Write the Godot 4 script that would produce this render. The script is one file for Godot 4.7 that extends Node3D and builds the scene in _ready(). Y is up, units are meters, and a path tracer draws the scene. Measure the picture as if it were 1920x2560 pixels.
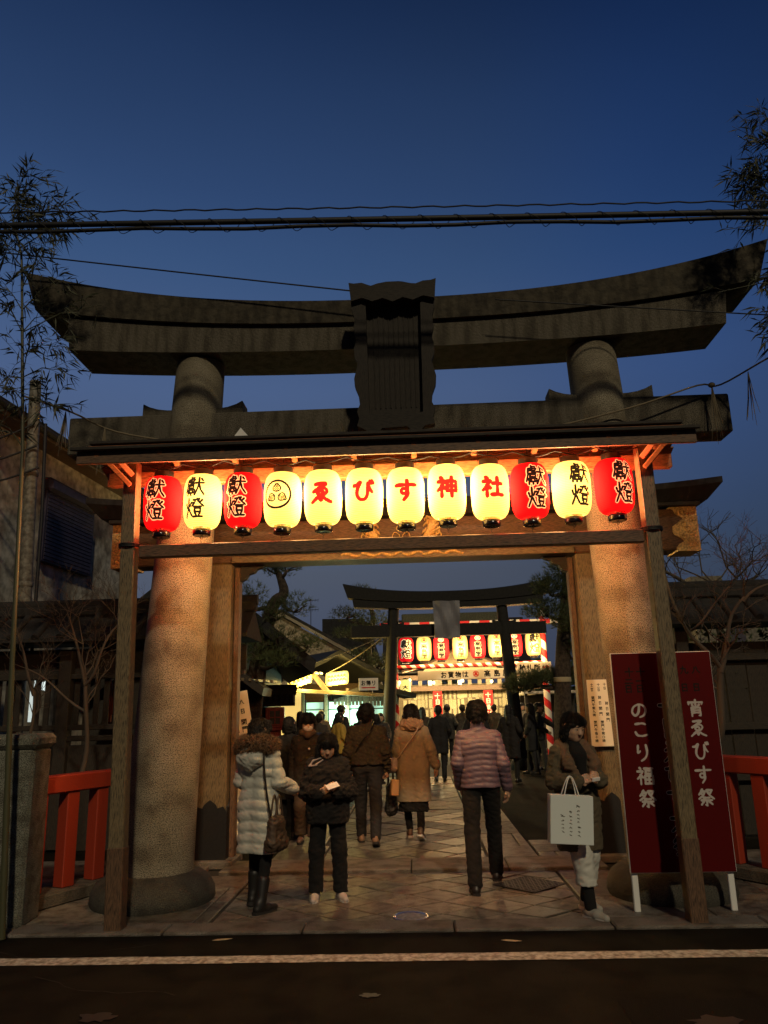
extends Node3D

# ---------------------------------------------------------------- geometry collector
class Geo:
	var v := PackedVector3Array()
	var n := PackedVector3Array()
	var t := PackedVector2Array()
	var c := PackedColorArray()
	var ix := PackedInt32Array()
	var col := Color.WHITE
	func tri(a: Vector3, b: Vector3, d: Vector3) -> void:
		var m := (b - a).cross(d - a).normalized()
		var k := v.size()
		for p in [a, b, d]:
			v.append(p); n.append(m); t.append(Vector2(p.x, p.y)); c.append(col)
		ix.append(k); ix.append(k + 2); ix.append(k + 1)
	func quad(a: Vector3, b: Vector3, d: Vector3, e: Vector3, u0 := Vector2(0, 1), u1 := Vector2(1, 0)) -> void:
		var m := (d - a).cross(e - b).normalized()
		var k := v.size()
		for p in [a, b, d, e]:
			v.append(p); n.append(m); c.append(col)
		t.append(Vector2(u0.x, u0.y)); t.append(Vector2(u1.x, u0.y)); t.append(Vector2(u1.x, u1.y)); t.append(Vector2(u0.x, u1.y))
		for i in [0, 2, 1, 0, 3, 2]:
			ix.append(k + i)
	func box(at: Vector3, size: Vector3, basis := Basis(), bevel := -1.0) -> void:
		var h := size / 2.0
		var b: float = bevel if bevel >= 0.0 else min(0.008, min(h.x, min(h.y, h.z)) * 0.3)
		b = min(b, min(h.x, min(h.y, h.z)) * 0.9)
		var P := func(p: Vector3) -> Vector3: return at + basis * p
		for ax in 3:
			var a1 := (ax + 1) % 3
			var a2 := (ax + 2) % 3
			for s in [-1.0, 1.0]:
				var q := []
				for w in [[-1, -1], [1, -1], [1, 1], [-1, 1]]:
					var p := Vector3()
					p[ax] = s * h[ax]; p[a1] = w[0] * (h[a1] - b); p[a2] = w[1] * (h[a2] - b)
					q.append(P.call(p))
				if s > 0: quad(q[0], q[1], q[2], q[3])
				else: quad(q[3], q[2], q[1], q[0])
			if b > 0.0005:
				for s1 in [-1.0, 1.0]:
					for s2 in [-1.0, 1.0]:
						var q := []
						for w in [[0, -1], [0, 1], [1, 1], [1, -1]]:
							var p := Vector3()
							p[ax] = w[1] * (h[ax] - b)
							p[a1] = s1 * (h[a1] - (b if w[0] == 1 else 0.0)); p[a2] = s2 * (h[a2] - (0.0 if w[0] == 1 else b))
							q.append(P.call(p))
						if s1 * s2 > 0: quad(q[0], q[3], q[2], q[1])
						else: quad(q[0], q[1], q[2], q[3])
		if b > 0.0005:
			for sx in [-1.0, 1.0]:
				for sy in [-1.0, 1.0]:
					for sz in [-1.0, 1.0]:
						var a: Vector3 = P.call(Vector3(sx * h.x, sy * (h.y - b), sz * (h.z - b)))
						var d: Vector3 = P.call(Vector3(sx * (h.x - b), sy * h.y, sz * (h.z - b)))
						var e: Vector3 = P.call(Vector3(sx * (h.x - b), sy * (h.y - b), sz * h.z))
						if sx * sy * sz > 0: tri(a, d, e)
						else: tri(a, e, d)
	func bar(a: Vector3, b: Vector3, w: float, d: float, up := Vector3(0, 0, 1), bevel := -1.0) -> void:
		var y := (b - a).normalized()
		var x := y.cross(up).normalized()
		if x.length() < 0.5: x = y.cross(Vector3(1, 0, 0)).normalized()
		box((a + b) / 2.0, Vector3(w, a.distance_to(b), d), Basis(x, y, x.cross(y)), bevel)
	func tube(path: Array, radii: Array, sides := 8, caps := true) -> void:
		var m := path.size()
		var k := v.size()
		var side := Vector3()
		for i in m:
			var dir: Vector3 = (path[min(i + 1, m - 1)] - path[max(i - 1, 0)]).normalized()
			if i == 0 or side.length() < 0.1:
				side = dir.cross(Vector3(0.13, 0.2, 0.97)).normalized()
				if side.length() < 0.3: side = dir.cross(Vector3(1, 0, 0)).normalized()
			side = (side - dir * side.dot(dir)).normalized()
			var up := dir.cross(side)
			var r: float = radii[min(i, radii.size() - 1)]
			for j in sides + 1:
				var an := TAU * j / sides
				var o := side * cos(an) + up * sin(an)
				v.append(path[i] + o * r); n.append(o); t.append(Vector2(float(j) / sides, float(i) / max(1, m - 1))); c.append(col)
		for i in m - 1:
			for j in sides:
				var a := k + i * (sides + 1) + j
				var b := a + sides + 1
				for w in [a, b, a + 1, a + 1, b, b + 1]:
					ix.append(w)
		if caps:
			for e in [0, m - 1]:
				var dir: Vector3 = (path[1] - path[0]) if e == 0 else (path[m - 1] - path[m - 2])
				dir = -dir.normalized() if e == 0 else dir.normalized()
				var q := v.size()
				v.append(path[e]); n.append(dir); t.append(Vector2(0.5, 0.5)); c.append(col)
				for j in sides + 1:
					v.append(v[k + e * (sides + 1) + j]); n.append(dir); t.append(Vector2(0.5, 0.5)); c.append(col)
				for j in sides:
					if e == 0:
						ix.append(q); ix.append(q + 1 + j); ix.append(q + 2 + j)
					else:
						ix.append(q); ix.append(q + 2 + j); ix.append(q + 1 + j)
	# profile: [radius, height] pairs going up; shift(h) moves the axis
	func lathe(prof: Array, sides: int, at: Vector3, lean := Vector3(), flip := false) -> void:
		var m := prof.size()
		var k := v.size()
		for i in m:
			var p: Vector2 = prof[i]
			var q0: Vector2 = prof[max(i - 1, 0)]
			var q1: Vector2 = prof[min(i + 1, m - 1)]
			var tg := (q1 - q0).normalized()
			for j in sides + 1:
				var an := TAU * j / sides
				var o := Vector3(sin(an), 0, cos(an))
				v.append(at + o * p.x + Vector3(0, p.y, 0) + lean * p.y)
				n.append((o * tg.y - Vector3(0, tg.x, 0)).normalized())
				t.append(Vector2(float(j) / sides, 1.0 - float(i) / (m - 1))); c.append(col)
		for i in m - 1:
			for j in sides:
				var a := k + i * (sides + 1) + j
				var b := a + sides + 1
				for w in [a, b, a + 1, a + 1, b, b + 1]:
					ix.append(w)
	# outline in x,y extruded from z0 to z1 (front = z1), through xf
	func prism(poly: PackedVector2Array, z0: float, z1: float, xf := Transform3D(), smooth_side := false) -> void:
		if Geometry2D.is_polygon_clockwise(poly):
			poly = poly.duplicate(); poly.reverse()
		var tr := Geometry2D.triangulate_polygon(poly)
		var i := 0
		while i < tr.size():
			var a := poly[tr[i]]; var b := poly[tr[i + 1]]; var d := poly[tr[i + 2]]
			if (b - a).cross(d - a) < 0:
				var sw := b; b = d; d = sw
			tri(xf * Vector3(a.x, a.y, z1), xf * Vector3(b.x, b.y, z1), xf * Vector3(d.x, d.y, z1))
			tri(xf * Vector3(a.x, a.y, z0), xf * Vector3(d.x, d.y, z0), xf * Vector3(b.x, b.y, z0))
			i += 3
		for j in poly.size():
			var a := poly[j]; var b := poly[(j + 1) % poly.size()]
			quad(xf * Vector3(a.x, a.y, z0), xf * Vector3(b.x, b.y, z0), xf * Vector3(b.x, b.y, z1), xf * Vector3(a.x, a.y, z1))
	func ball(at: Vector3, r: Vector3, basis := Basis(), rings := 8, sides := 12) -> void:
		var k := v.size()
		for i in rings + 1:
			var la := PI * i / rings - PI / 2
			for j in sides + 1:
				var an := TAU * j / sides
				var o := Vector3(cos(la) * sin(an), sin(la), cos(la) * cos(an))
				v.append(at + basis * (o * r)); n.append((basis * (o / r)).normalized()); t.append(Vector2(float(j) / sides, 1.0 - float(i) / rings)); c.append(col)
		for i in rings:
			for j in sides:
				var a := k + i * (sides + 1) + j
				var b := a + sides + 1
				for w in [a, b, a + 1, a + 1, b, b + 1]:
					ix.append(w)
	func add(g: Geo, xf: Transform3D) -> void:
		var k := v.size()
		for i in g.v.size():
			v.append(xf * g.v[i]); n.append((xf.basis * g.n[i]).normalized())
		t.append_array(g.t); c.append_array(g.c)
		var flip := xf.basis.determinant() < 0
		for i in range(0, g.ix.size(), 3):
			ix.append(k + g.ix[i])
			if flip:
				ix.append(k + g.ix[i + 2]); ix.append(k + g.ix[i + 1])
			else:
				ix.append(k + g.ix[i + 1]); ix.append(k + g.ix[i + 2])
	func mesh() -> ArrayMesh:
		var a := []
		a.resize(Mesh.ARRAY_MAX)
		a[Mesh.ARRAY_VERTEX] = v; a[Mesh.ARRAY_NORMAL] = n; a[Mesh.ARRAY_TEX_UV] = t; a[Mesh.ARRAY_COLOR] = c; a[Mesh.ARRAY_INDEX] = ix
		var m := ArrayMesh.new()
		m.add_surface_from_arrays(Mesh.PRIMITIVE_TRIANGLES, a)
		return m

# ---------------------------------------------------------------- nodes
var taken := {}
func numbered(called: String) -> String:
	if not taken.has(called):
		taken[called] = 0
		return called
	taken[called] += 1
	return "%s_%03d" % [called, taken[called]]
func tag(o: Node, label: String, category := "", group := "", kind := "") -> Node:
	if label: o.set_meta("label", label)
	if category: o.set_meta("category", category)
	if group: o.set_meta("group", group)
	if kind: o.set_meta("kind", kind)
	return o
func put(called: String, g, m: Material, parent: Node = null) -> MeshInstance3D:
	var o := MeshInstance3D.new()
	if parent == null:
		o.name = numbered(called); parent = self
	else:
		var nm := called
		var i := 0
		while parent.has_node(NodePath(nm)):
			i += 1
			nm = "%s_%03d" % [called, i]
		o.name = nm
	o.mesh = g if g is Mesh else g.mesh()
	o.material_override = m
	parent.add_child(o, true)
	return o
func thing(called: String, label: String, category: String, at := Vector3(), turn := 0.0, group := "") -> Node3D:
	var o := Node3D.new()
	o.name = numbered(called)
	add_child(o, true)
	o.position = at; o.rotation.y = turn
	tag(o, label, category, group)
	return o
func struct(called: String, g, m: Material) -> MeshInstance3D:
	var o := put(called, g, m)
	o.set_meta("kind", "structure")
	return o
func copy_of(o: Node3D, label := "", group := "") -> Node3D:
	var r: Node3D = o.duplicate()
	var base := String(o.name)
	if base.length() > 4 and base.substr(base.length() - 3).is_valid_int(): base = base.substr(0, base.length() - 4)
	r.name = numbered(base)
	add_child(r, true)
	if label: r.set_meta("label", label)
	if group: r.set_meta("group", group)
	return r
func lamp(at: Vector3, energy: float, color: Color, size := 0.05, called := "lamp_light") -> OmniLight3D:
	var l := OmniLight3D.new()
	l.name = numbered(called)
	add_child(l, true)
	l.position = at; l.light_energy = energy; l.light_color = color; l.light_size = size
	l.omni_range = 30.0; l.omni_attenuation = 2.0; l.shadow_enabled = true
	return l

# ---------------------------------------------------------------- materials
var texs := {}
func noise_tex(called: String, seed: int, freq: float, octaves: int, stops: Array, size := 256, kind := FastNoiseLite.TYPE_SIMPLEX_SMOOTH, normal := 0.0) -> NoiseTexture2D:
	if texs.has(called): return texs[called]
	var f := FastNoiseLite.new()
	f.seed = seed; f.frequency = freq; f.noise_type = kind; f.fractal_octaves = octaves
	if octaves <= 1: f.fractal_type = FastNoiseLite.FRACTAL_NONE
	var x := NoiseTexture2D.new()
	x.width = size; x.height = size; x.seamless = true; x.generate_mipmaps = false
	if normal > 0.0:
		x.as_normal_map = true; x.bump_strength = normal
	else:
		var g := Gradient.new()
		var offs := PackedFloat32Array(); var cols := PackedColorArray()
		for s in stops:
			offs.append(s[0]); cols.append(s[1])
		g.offsets = offs; g.colors = cols
		x.color_ramp = g
	x.noise = f
	texs[called] = x
	return x
func grey(a: float) -> Color: return Color(a, a, a)
func lin(r: float, g: float, b: float) -> Color: return Color(r, g, b).linear_to_srgb()
func mat(color: Color, rough := 0.8, tex: Texture2D = null, scale := Vector3.ONE, bump: Texture2D = null, depth := 0.0, world := true) -> StandardMaterial3D:
	var m := StandardMaterial3D.new()
	m.albedo_color = color; m.roughness = rough
	if tex:
		m.albedo_texture = tex
	if tex or bump:
		m.uv1_triplanar = true; m.uv1_world_triplanar = world; m.uv1_scale = scale
	if bump:
		m.heightmap_enabled = true; m.heightmap_texture = bump; m.heightmap_scale = depth
	return m
var M := {}
func make_materials() -> void:
	var speck := noise_tex("speck", 3, 0.11, 2, [[0.22, grey(0.3)], [0.4, grey(0.66)], [0.55, grey(0.95)], [0.8, grey(1.0)]], 512)
	var mottle := noise_tex("mottle", 5, 0.012, 5, [[0.2, grey(0.74)], [0.5, grey(0.9)], [0.8, grey(1.0)]], 512)
	var stain := noise_tex("stain", 9, 0.01, 5, [[0.2, Color(0.72, 0.69, 0.66)], [0.45, Color(0.9, 0.89, 0.87)], [0.75, grey(1.0)]], 512)
	var streak := noise_tex("streak", 29, 0.012, 4, [[0.2, Color(0.7, 0.68, 0.65)], [0.45, Color(0.9, 0.89, 0.87)], [0.7, grey(1.0)]], 512)
	var grain := noise_tex("grain", 11, 0.035, 4, [[0.2, grey(0.45)], [0.45, grey(0.8)], [0.6, grey(0.95)], [0.8, grey(0.7)]], 512)
	var fine := noise_tex("fine", 13, 0.25, 2, [[0.1, grey(0.0)], [0.9, grey(1.0)]], 256)
	var rough := noise_tex("rough", 15, 0.06, 4, [[0.1, grey(0.0)], [0.9, grey(1.0)]], 256)
	var cloth := noise_tex("cloth", 17, 0.3, 2, [[0.1, grey(0.78)], [0.9, grey(1.0)]], 256)
	var tar := noise_tex("tar", 19, 0.3, 2, [[0.2, grey(0.55)], [0.6, grey(0.9)], [0.85, grey(1.0)]], 512)
	var S := func(m: StandardMaterial3D, second: Texture2D, sc: float) -> StandardMaterial3D:
		m.detail_enabled = true; m.detail_albedo = second; m.detail_blend_mode = BaseMaterial3D.BLEND_MODE_MUL
		m.detail_uv_layer = BaseMaterial3D.DETAIL_UV_2; m.uv2_triplanar = true; m.uv2_world_triplanar = true; m.uv2_scale = Vector3.ONE * sc
		return m
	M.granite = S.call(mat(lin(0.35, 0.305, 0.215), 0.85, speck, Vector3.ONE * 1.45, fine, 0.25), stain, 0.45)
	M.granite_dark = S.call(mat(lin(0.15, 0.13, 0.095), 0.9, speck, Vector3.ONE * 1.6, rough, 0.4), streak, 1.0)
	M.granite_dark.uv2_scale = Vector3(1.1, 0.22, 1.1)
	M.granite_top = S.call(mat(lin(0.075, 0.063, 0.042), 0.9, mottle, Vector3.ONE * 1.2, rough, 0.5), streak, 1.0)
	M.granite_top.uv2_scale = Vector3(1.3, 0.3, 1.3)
	M.kerb = S.call(mat(lin(0.25, 0.22, 0.19), 0.8, speck, Vector3.ONE * 2.0, fine, 0.2), stain, 0.7)
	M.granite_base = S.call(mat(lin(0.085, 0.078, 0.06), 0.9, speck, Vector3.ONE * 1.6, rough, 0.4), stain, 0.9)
	M.granite_moss = S.call(mat(lin(0.24, 0.24, 0.19), 0.9, speck, Vector3.ONE * 1.6, rough, 0.4), stain, 1.2)
	M.joint = mat(lin(0.03, 0.024, 0.019), 0.95, mottle, Vector3.ONE * 2.0)
	M.asphalt = S.call(mat(lin(0.02, 0.0172, 0.012), 0.72, tar, Vector3.ONE * 3.0, fine, 0.35), mottle, 0.35)
	M.asphalt.metallic_specular = 0.2; M.asphalt.roughness = 0.9
	M.paint = S.call(mat(lin(0.5, 0.5, 0.47), 0.75, mottle, Vector3.ONE * 3.0, fine, 0.15), stain, 2.2)
	M.soil = mat(lin(0.07, 0.055, 0.04), 0.95, mottle, Vector3.ONE * 0.7, rough, 0.8)
	for i in 5:
		var k: float = [0.19, 0.24, 0.29, 0.15, 0.22][i]
		var w: float = [0.9, 0.82, 0.85, 0.88, 0.75][i]
		M["paver%d" % i] = S.call(mat(lin(k, k * (w + 0.08), k * w * 0.92), [0.6, 0.52, 0.66, 0.5, 0.58][i], speck, Vector3.ONE * (1.7 + 0.15 * i), rough, 0.3), stain, 1.3)
	for d in 3:
		var sc := Vector3(7, 7, 7)
		sc[d] = 0.55
		M["wood%d" % d] = mat(lin(0.44, 0.155, 0.055), 0.6, grain, sc, grain, 0.08)
		M["wood_old%d" % d] = mat(lin(0.27, 0.195, 0.1), 0.5, grain, sc, grain, 0.15)
		M["wood_dark%d" % d] = mat(lin(0.036, 0.027, 0.018), 0.75, grain, sc, grain, 0.12)
		M["wood_brown%d" % d] = mat(lin(0.19, 0.1, 0.05), 0.62, grain, sc, grain, 0.1)
	M.black = mat(lin(0.012, 0.011, 0.01), 0.3)
	M.lacquer = mat(lin(0.006, 0.005, 0.005), 0.12)
	M.torii_black = mat(lin(0.016, 0.014, 0.011), 0.85, mottle, Vector3.ONE * 2.0)
	M.iron = mat(lin(0.009, 0.008, 0.008), 0.6, mottle, Vector3.ONE * 4.0)
	M.cable = mat(lin(0.01, 0.01, 0.012), 0.6)
	M.gold = mat(lin(0.85, 0.55, 0.2), 0.4, mottle, Vector3.ONE * 5.0, rough, 0.3)
	M.gold.metallic = 0.3
	M.steel = mat(lin(0.7, 0.7, 0.68), 0.25)
	M.steel.metallic = 1.0
	M.pole = S.call(mat(lin(0.27, 0.25, 0.2), 0.6, mottle, Vector3.ONE * 2.0), stain, 2.0)
	M.vermilion = S.call(mat(lin(0.5, 0.055, 0.018), 0.5, cloth, Vector3.ONE * 1.5), cloth, 2.0)
	M.red_wood = mat(lin(0.42, 0.05, 0.045), 0.55, mottle, Vector3.ONE * 2.0)
	M.plaster = S.call(mat(lin(0.72, 0.67, 0.54), 0.9, mottle, Vector3.ONE * 0.8, fine, 0.2), stain, 0.3)
	M.shutter = mat(lin(0.05, 0.04, 0.07), 0.55, mottle, Vector3.ONE)
	M.slate = S.call(mat(lin(0.022, 0.022, 0.024), 0.9, mottle, Vector3.ONE * 2.0), stain, 1.0)
	M.straw = mat(lin(0.4, 0.33, 0.2), 0.85)
	M.white = mat(lin(0.75, 0.74, 0.7), 0.75)
	M.bag_paper = mat(lin(0.72, 0.76, 0.72), 0.7)
	M.rope = mat(lin(0.2, 0.16, 0.1), 0.9)
	M.bark = S.call(mat(lin(0.11, 0.08, 0.055), 0.95, mottle, Vector3(5, 2, 5), rough, 2.0), stain, 2.0)
	M.twig = mat(lin(0.08, 0.062, 0.045), 0.9)
	M.bamboo = mat(lin(0.06, 0.062, 0.03), 0.5)
	for i in 3:
		var k: float = [1.0, 0.7, 1.35][i]
		var p := mat(lin(0.045 * k, 0.062 * k, 0.02 * k), 0.7)
		p.backlight_enabled = true; p.backlight = Color(0.25, 0.25, 0.12)
		M["pine%d" % i] = p
	var lf := mat(lin(0.06, 0.062, 0.035), 0.65)
	lf.backlight_enabled = true; lf.backlight = Color(0.2, 0.22, 0.12)
	M.leaf = lf
	M.skin = StandardMaterial3D.new()
	M.skin.vertex_color_use_as_albedo = true; M.skin.roughness = 0.55; M.skin.subsurf_scatter_enabled = true; M.skin.subsurf_scatter_strength = 0.08
	var hairg := noise_tex("hairg", 23, 0.05, 3, [[0.2, grey(0.35)], [0.8, grey(1.0)]], 256)
	M.hair = mat(lin(0.009, 0.007, 0.006), 0.6, hairg, Vector3(22, 3, 22), hairg, 0.35)
	M.hair_brown = mat(lin(0.017, 0.01, 0.0065), 0.6, hairg, Vector3(22, 3, 22), hairg, 0.35)
	M.cloth_tex = cloth
func fabric(r: float, g: float, b: float, rough := 0.85, sheen := 0.0) -> StandardMaterial3D:
	var m := mat(lin(r, g, b), rough, M.cloth_tex, Vector3.ONE * 9.0, texs["fine"], 0.05)
	if sheen > 0.0:
		m.rim_enabled = true; m.rim = sheen; m.rim_tint = 0.6
	return m

# ---------------------------------------------------------------- the scene
const LAMP_E := 0.7
const FAR_E := 5.5
const PAPER_PASS := 0.5
var WARM_GLOW := lin(1.0, 0.6, 0.23)
var RED_GLOW := lin(1.0, 0.1, 0.035)
func sky_picture() -> Image:
	var w := 512; var h := 256
	var im := Image.create(w, h, false, Image.FORMAT_RGBF)
	var f := FastNoiseLite.new()
	f.seed = 2; f.frequency = 1.0; f.fractal_octaves = 4
	var stops := [[0.0, Vector3(0.046, 0.058, 0.095)], [5.0, Vector3(0.054, 0.068, 0.112)], [9.5, Vector3(0.074, 0.09, 0.128)], [15.0, Vector3(0.072, 0.104, 0.185)], [23.0, Vector3(0.066, 0.11, 0.229)], [31.5, Vector3(0.036, 0.078, 0.183)], [36.2, Vector3(0.0265, 0.0595, 0.152)], [48.0, Vector3(0.0092, 0.0245, 0.076)], [90.0, Vector3(0.005, 0.013, 0.042)]]
	for y in h:
		var up := 90.0 - 180.0 * (y + 0.5) / h
		var c := Vector3(0.012, 0.014, 0.02)
		if up > 0.0:
			for i in stops.size() - 1:
				if up >= stops[i][0] and up <= stops[i + 1][0]:
					c = (stops[i][1] as Vector3).lerp(stops[i + 1][1], (up - stops[i][0]) / (stops[i + 1][0] - stops[i][0]))
		for x in w:
			var az := wrapf(TAU * (x + 0.5) / w, -PI, PI)      # 0 straight ahead, growing to the right
			var k := 0.64 + 0.42 * cos(minf(PI, 1.9 * absf(wrapf(az + 0.4, -PI, PI))))
			var d := Vector3(sin(az) * cos(deg_to_rad(up)), sin(deg_to_rad(up)), -cos(az) * cos(deg_to_rad(up)))
			var q := c * k * Vector3(1, 1, 1).lerp(Vector3(0.74, 0.94, 1.18), smoothstep(0.05, 0.42, az) * smoothstep(0.0, 12.0, up))
			if up > 0.0:
				# thin grey stratus low in the west
				var n := f.get_noise_3d(d.x * 2.4, d.y * 15.0, d.z * 2.4) * 0.5 + 0.5
				var cl := smoothstep(0.38, 0.75, n) * clampf(1.0 - up / 22.0, 0.0, 1.0) * (0.6 - 0.45 * smoothstep(0.1, 0.45, az))
				q = q.lerp(Vector3(0.066, 0.08, 0.12) * k, cl)
				q *= 1.0 + 0.1 * f.get_noise_3d(d.x * 1.3 + 5.0, d.y * 3.0, d.z * 1.3)
			im.set_pixel(x, y, Color(q.x, q.y, q.z))
	return im
func _ready() -> void:
	var cam := Camera3D.new()
	cam.name = "camera"
	add_child(cam)
	cam.position = Vector3(0, 1.68, 0)
	cam.basis = Basis(Vector3.UP, deg_to_rad(2.139)) * Basis(Vector3.RIGHT, deg_to_rad(14.14)) * Basis(Vector3.BACK, deg_to_rad(-1.379))
	cam.fov = 67.24; cam.keep_aspect = Camera3D.KEEP_HEIGHT; cam.near = 0.05; cam.far = 600.0
	cam.current = true
	var we := WorldEnvironment.new()
	we.name = "world"
	var e := Environment.new()
	e.background_mode = Environment.BG_SKY
	var ps := PanoramaSkyMaterial.new()
	ps.panorama = ImageTexture.create_from_image(sky_picture())
	var sky := Sky.new()
	sky.sky_material = ps
	e.sky = sky
	e.tonemap_mode = Environment.TONE_MAPPER_LINEAR
	e.tonemap_exposure = 1.0
	e.sdfgi_enabled = true; e.ssao_enabled = true; e.ssil_enabled = true
	we.environment = e
	add_child(we)
	var sun := DirectionalLight3D.new()
	sun.name = "last_daylight"
	add_child(sun)
	# from behind the camera, a little to its right
	sun.look_at_from_position(Vector3.ZERO, Vector3(-0.2, -0.58, -0.79))
	sun.light_energy = 0.32; sun.light_color = lin(1.0, 0.84, 0.56); sun.light_angular_distance = 2.5; sun.shadow_enabled = true
	folds.seed = 6; folds.frequency = 1.0; folds.fractal_octaves = 2
	make_materials()
	build_ground()
	build_torii()
	build_gate()
	build_frame()
	build_lanterns()
	build_sides()
	build_signs()
	build_inner()
	build_hall()
	build_left_side()
	build_right_side()
	build_wires()
	build_plants()
	var t0 := Time.get_ticks_msec()
	build_people()
	print("people ms ", Time.get_ticks_msec() - t0)

# ---------------------------------------------------------------- soft bodies: tapered capsules joined by a smooth minimum, meshed as surface nets
# bone: [a, b, radius a, radius b, flatten direction, flatten factor, colour]
func bone(a: Vector3, b: Vector3, ra: float, rb: float, col := Color.WHITE, flat := Vector3(), k := 1.0) -> Array:
	return [a, b, ra, rb, flat, k, col]
var folds := FastNoiseLite.new()
var net_cut := Vector2(-9, 9)      # below and above these heights nothing is filled: straight hems
func net(into: Geo, bones: Array, cell: float, blend := 0.02, quilt := 0.0, quilt_step := 0.08, ripple := 0.0, xf := Transform3D(), zone := Vector2(-9, 9)) -> void:
	var lo := Vector3.ONE * 1e9
	var hi := -lo
	for o in bones:
		var r: float = max(o[2], o[3]) + cell * 2.0
		lo = lo.min(o[0] - Vector3.ONE * r).min(o[1] - Vector3.ONE * r)
		hi = hi.max(o[0] + Vector3.ONE * r).max(o[1] + Vector3.ONE * r)
	var nx := int((hi.x - lo.x) / cell) + 2
	var ny := int((hi.y - lo.y) / cell) + 2
	var nz := int((hi.z - lo.z) / cell) + 2
	var acc := PackedFloat32Array(); acc.resize(nx * ny * nz)
	var best := PackedFloat32Array(); best.resize(nx * ny * nz)
	var who := PackedByteArray(); who.resize(nx * ny * nz)
	var kk := 1.0 / blend
	for bi in bones.size():
		var o: Array = bones[bi]
		var a: Vector3 = o[0]
		var ba: Vector3 = o[1] - a
		var bb: float = max(ba.length_squared(), 1e-8)
		var ra: float = o[2]
		var dr: float = o[3] - ra
		var fl: Vector3 = o[4]
		var fk: float = o[5] - 1.0
		var r: float = max(o[2], o[3]) + max(cell * 1.6, blend * 2.0)
		var mn: Vector3 = ((a.min(o[1]) - Vector3.ONE * r - lo) / cell).floor().max(Vector3.ZERO)
		var mx: Vector3 = ((a.max(o[1]) + Vector3.ONE * r - lo) / cell).ceil().min(Vector3(nx - 1, ny - 1, nz - 1))
		for z in range(int(mn.z), int(mx.z) + 1):
			for y in range(int(mn.y), int(mx.y) + 1):
				var row := (z * ny + y) * nx
				if lo.y + y * cell < net_cut.x or lo.y + y * cell > net_cut.y: continue
				for x in range(int(mn.x), int(mx.x) + 1):
					var p := lo + Vector3(x, y, z) * cell - a
					var h := clampf(p.dot(ba) / bb, 0.0, 1.0)
					p -= ba * h
					if fk != 0.0: p += fl * (p.dot(fl) * fk)
					var d := p.length() - (ra + dr * h)
					if d < blend * 4.0:
						var e := exp(-d * kk)
						acc[row + x] += e
						if e > best[row + x]:
							best[row + x] = e; who[row + x] = bi
	var at := PackedInt32Array(); at.resize(nx * ny * nz); at.fill(-1)
	var pos := PackedVector3Array()
	var cols := PackedColorArray()
	var offs := [0, 1, nx, nx + 1, nx * ny, nx * ny + 1, nx * ny + nx, nx * ny + nx + 1]
	var corner := [Vector3(0, 0, 0), Vector3(1, 0, 0), Vector3(0, 1, 0), Vector3(1, 1, 0), Vector3(0, 0, 1), Vector3(1, 0, 1), Vector3(0, 1, 1), Vector3(1, 1, 1)]
	var edges := [[0, 1], [2, 3], [4, 5], [6, 7], [0, 2], [1, 3], [4, 6], [5, 7], [0, 4], [1, 5], [2, 6], [3, 7]]
	for z in nz - 1:
		for y in ny - 1:
			var row := (z * ny + y) * nx
			for x in nx - 1:
				var i := row + x
				var s0 := acc[i] > 1.0
				if s0 == (acc[i + 1] > 1.0) and s0 == (acc[i + nx] > 1.0) and s0 == (acc[i + nx + 1] > 1.0) and s0 == (acc[i + offs[4]] > 1.0) and s0 == (acc[i + offs[5]] > 1.0) and s0 == (acc[i + offs[6]] > 1.0) and s0 == (acc[i + offs[7]] > 1.0):
					continue
				var sum := Vector3(); var cnt := 0
				for e in edges:
					var f0: float = acc[i + offs[e[0]]]
					var f1: float = acc[i + offs[e[1]]]
					if (f0 > 1.0) != (f1 > 1.0):
						var d0 := log(max(f0, 1e-6)); var d1 := log(max(f1, 1e-6))
						sum += (corner[e[0]] as Vector3).lerp(corner[e[1]], clampf(d0 / (d0 - d1), 0.02, 0.98)); cnt += 1
				at[i] = pos.size()
				pos.append(lo + (Vector3(x, y, z) + sum / cnt) * cell)
				var wi := i; var wb := 0.0
				for k in 8:
					if best[i + offs[k]] > wb:
						wb = best[i + offs[k]]; wi = i + offs[k]
				cols.append(bones[who[wi]][6])
	var idx := PackedInt32Array()
	var step := [1, nx, nx * ny]
	for z in range(1, nz - 1):
		for y in range(1, ny - 1):
			var row := (z * ny + y) * nx
			for x in range(1, nx - 1):
				var i := row + x
				var s0 := acc[i] > 1.0
				for ax in 3:
					if s0 != (acc[i + step[ax]] > 1.0):
						var u: int = step[(ax + 1) % 3]
						var w: int = step[(ax + 2) % 3]
						var q := [at[i - u - w], at[i - w], at[i], at[i - u]]
						if q[0] < 0 or q[1] < 0 or q[2] < 0 or q[3] < 0: continue
						if s0: idx.append_array(PackedInt32Array([q[0], q[1], q[2], q[0], q[2], q[3]]))
						else: idx.append_array(PackedInt32Array([q[0], q[2], q[1], q[0], q[3], q[2]]))
	var nor := net_normals(pos, idx)
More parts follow.
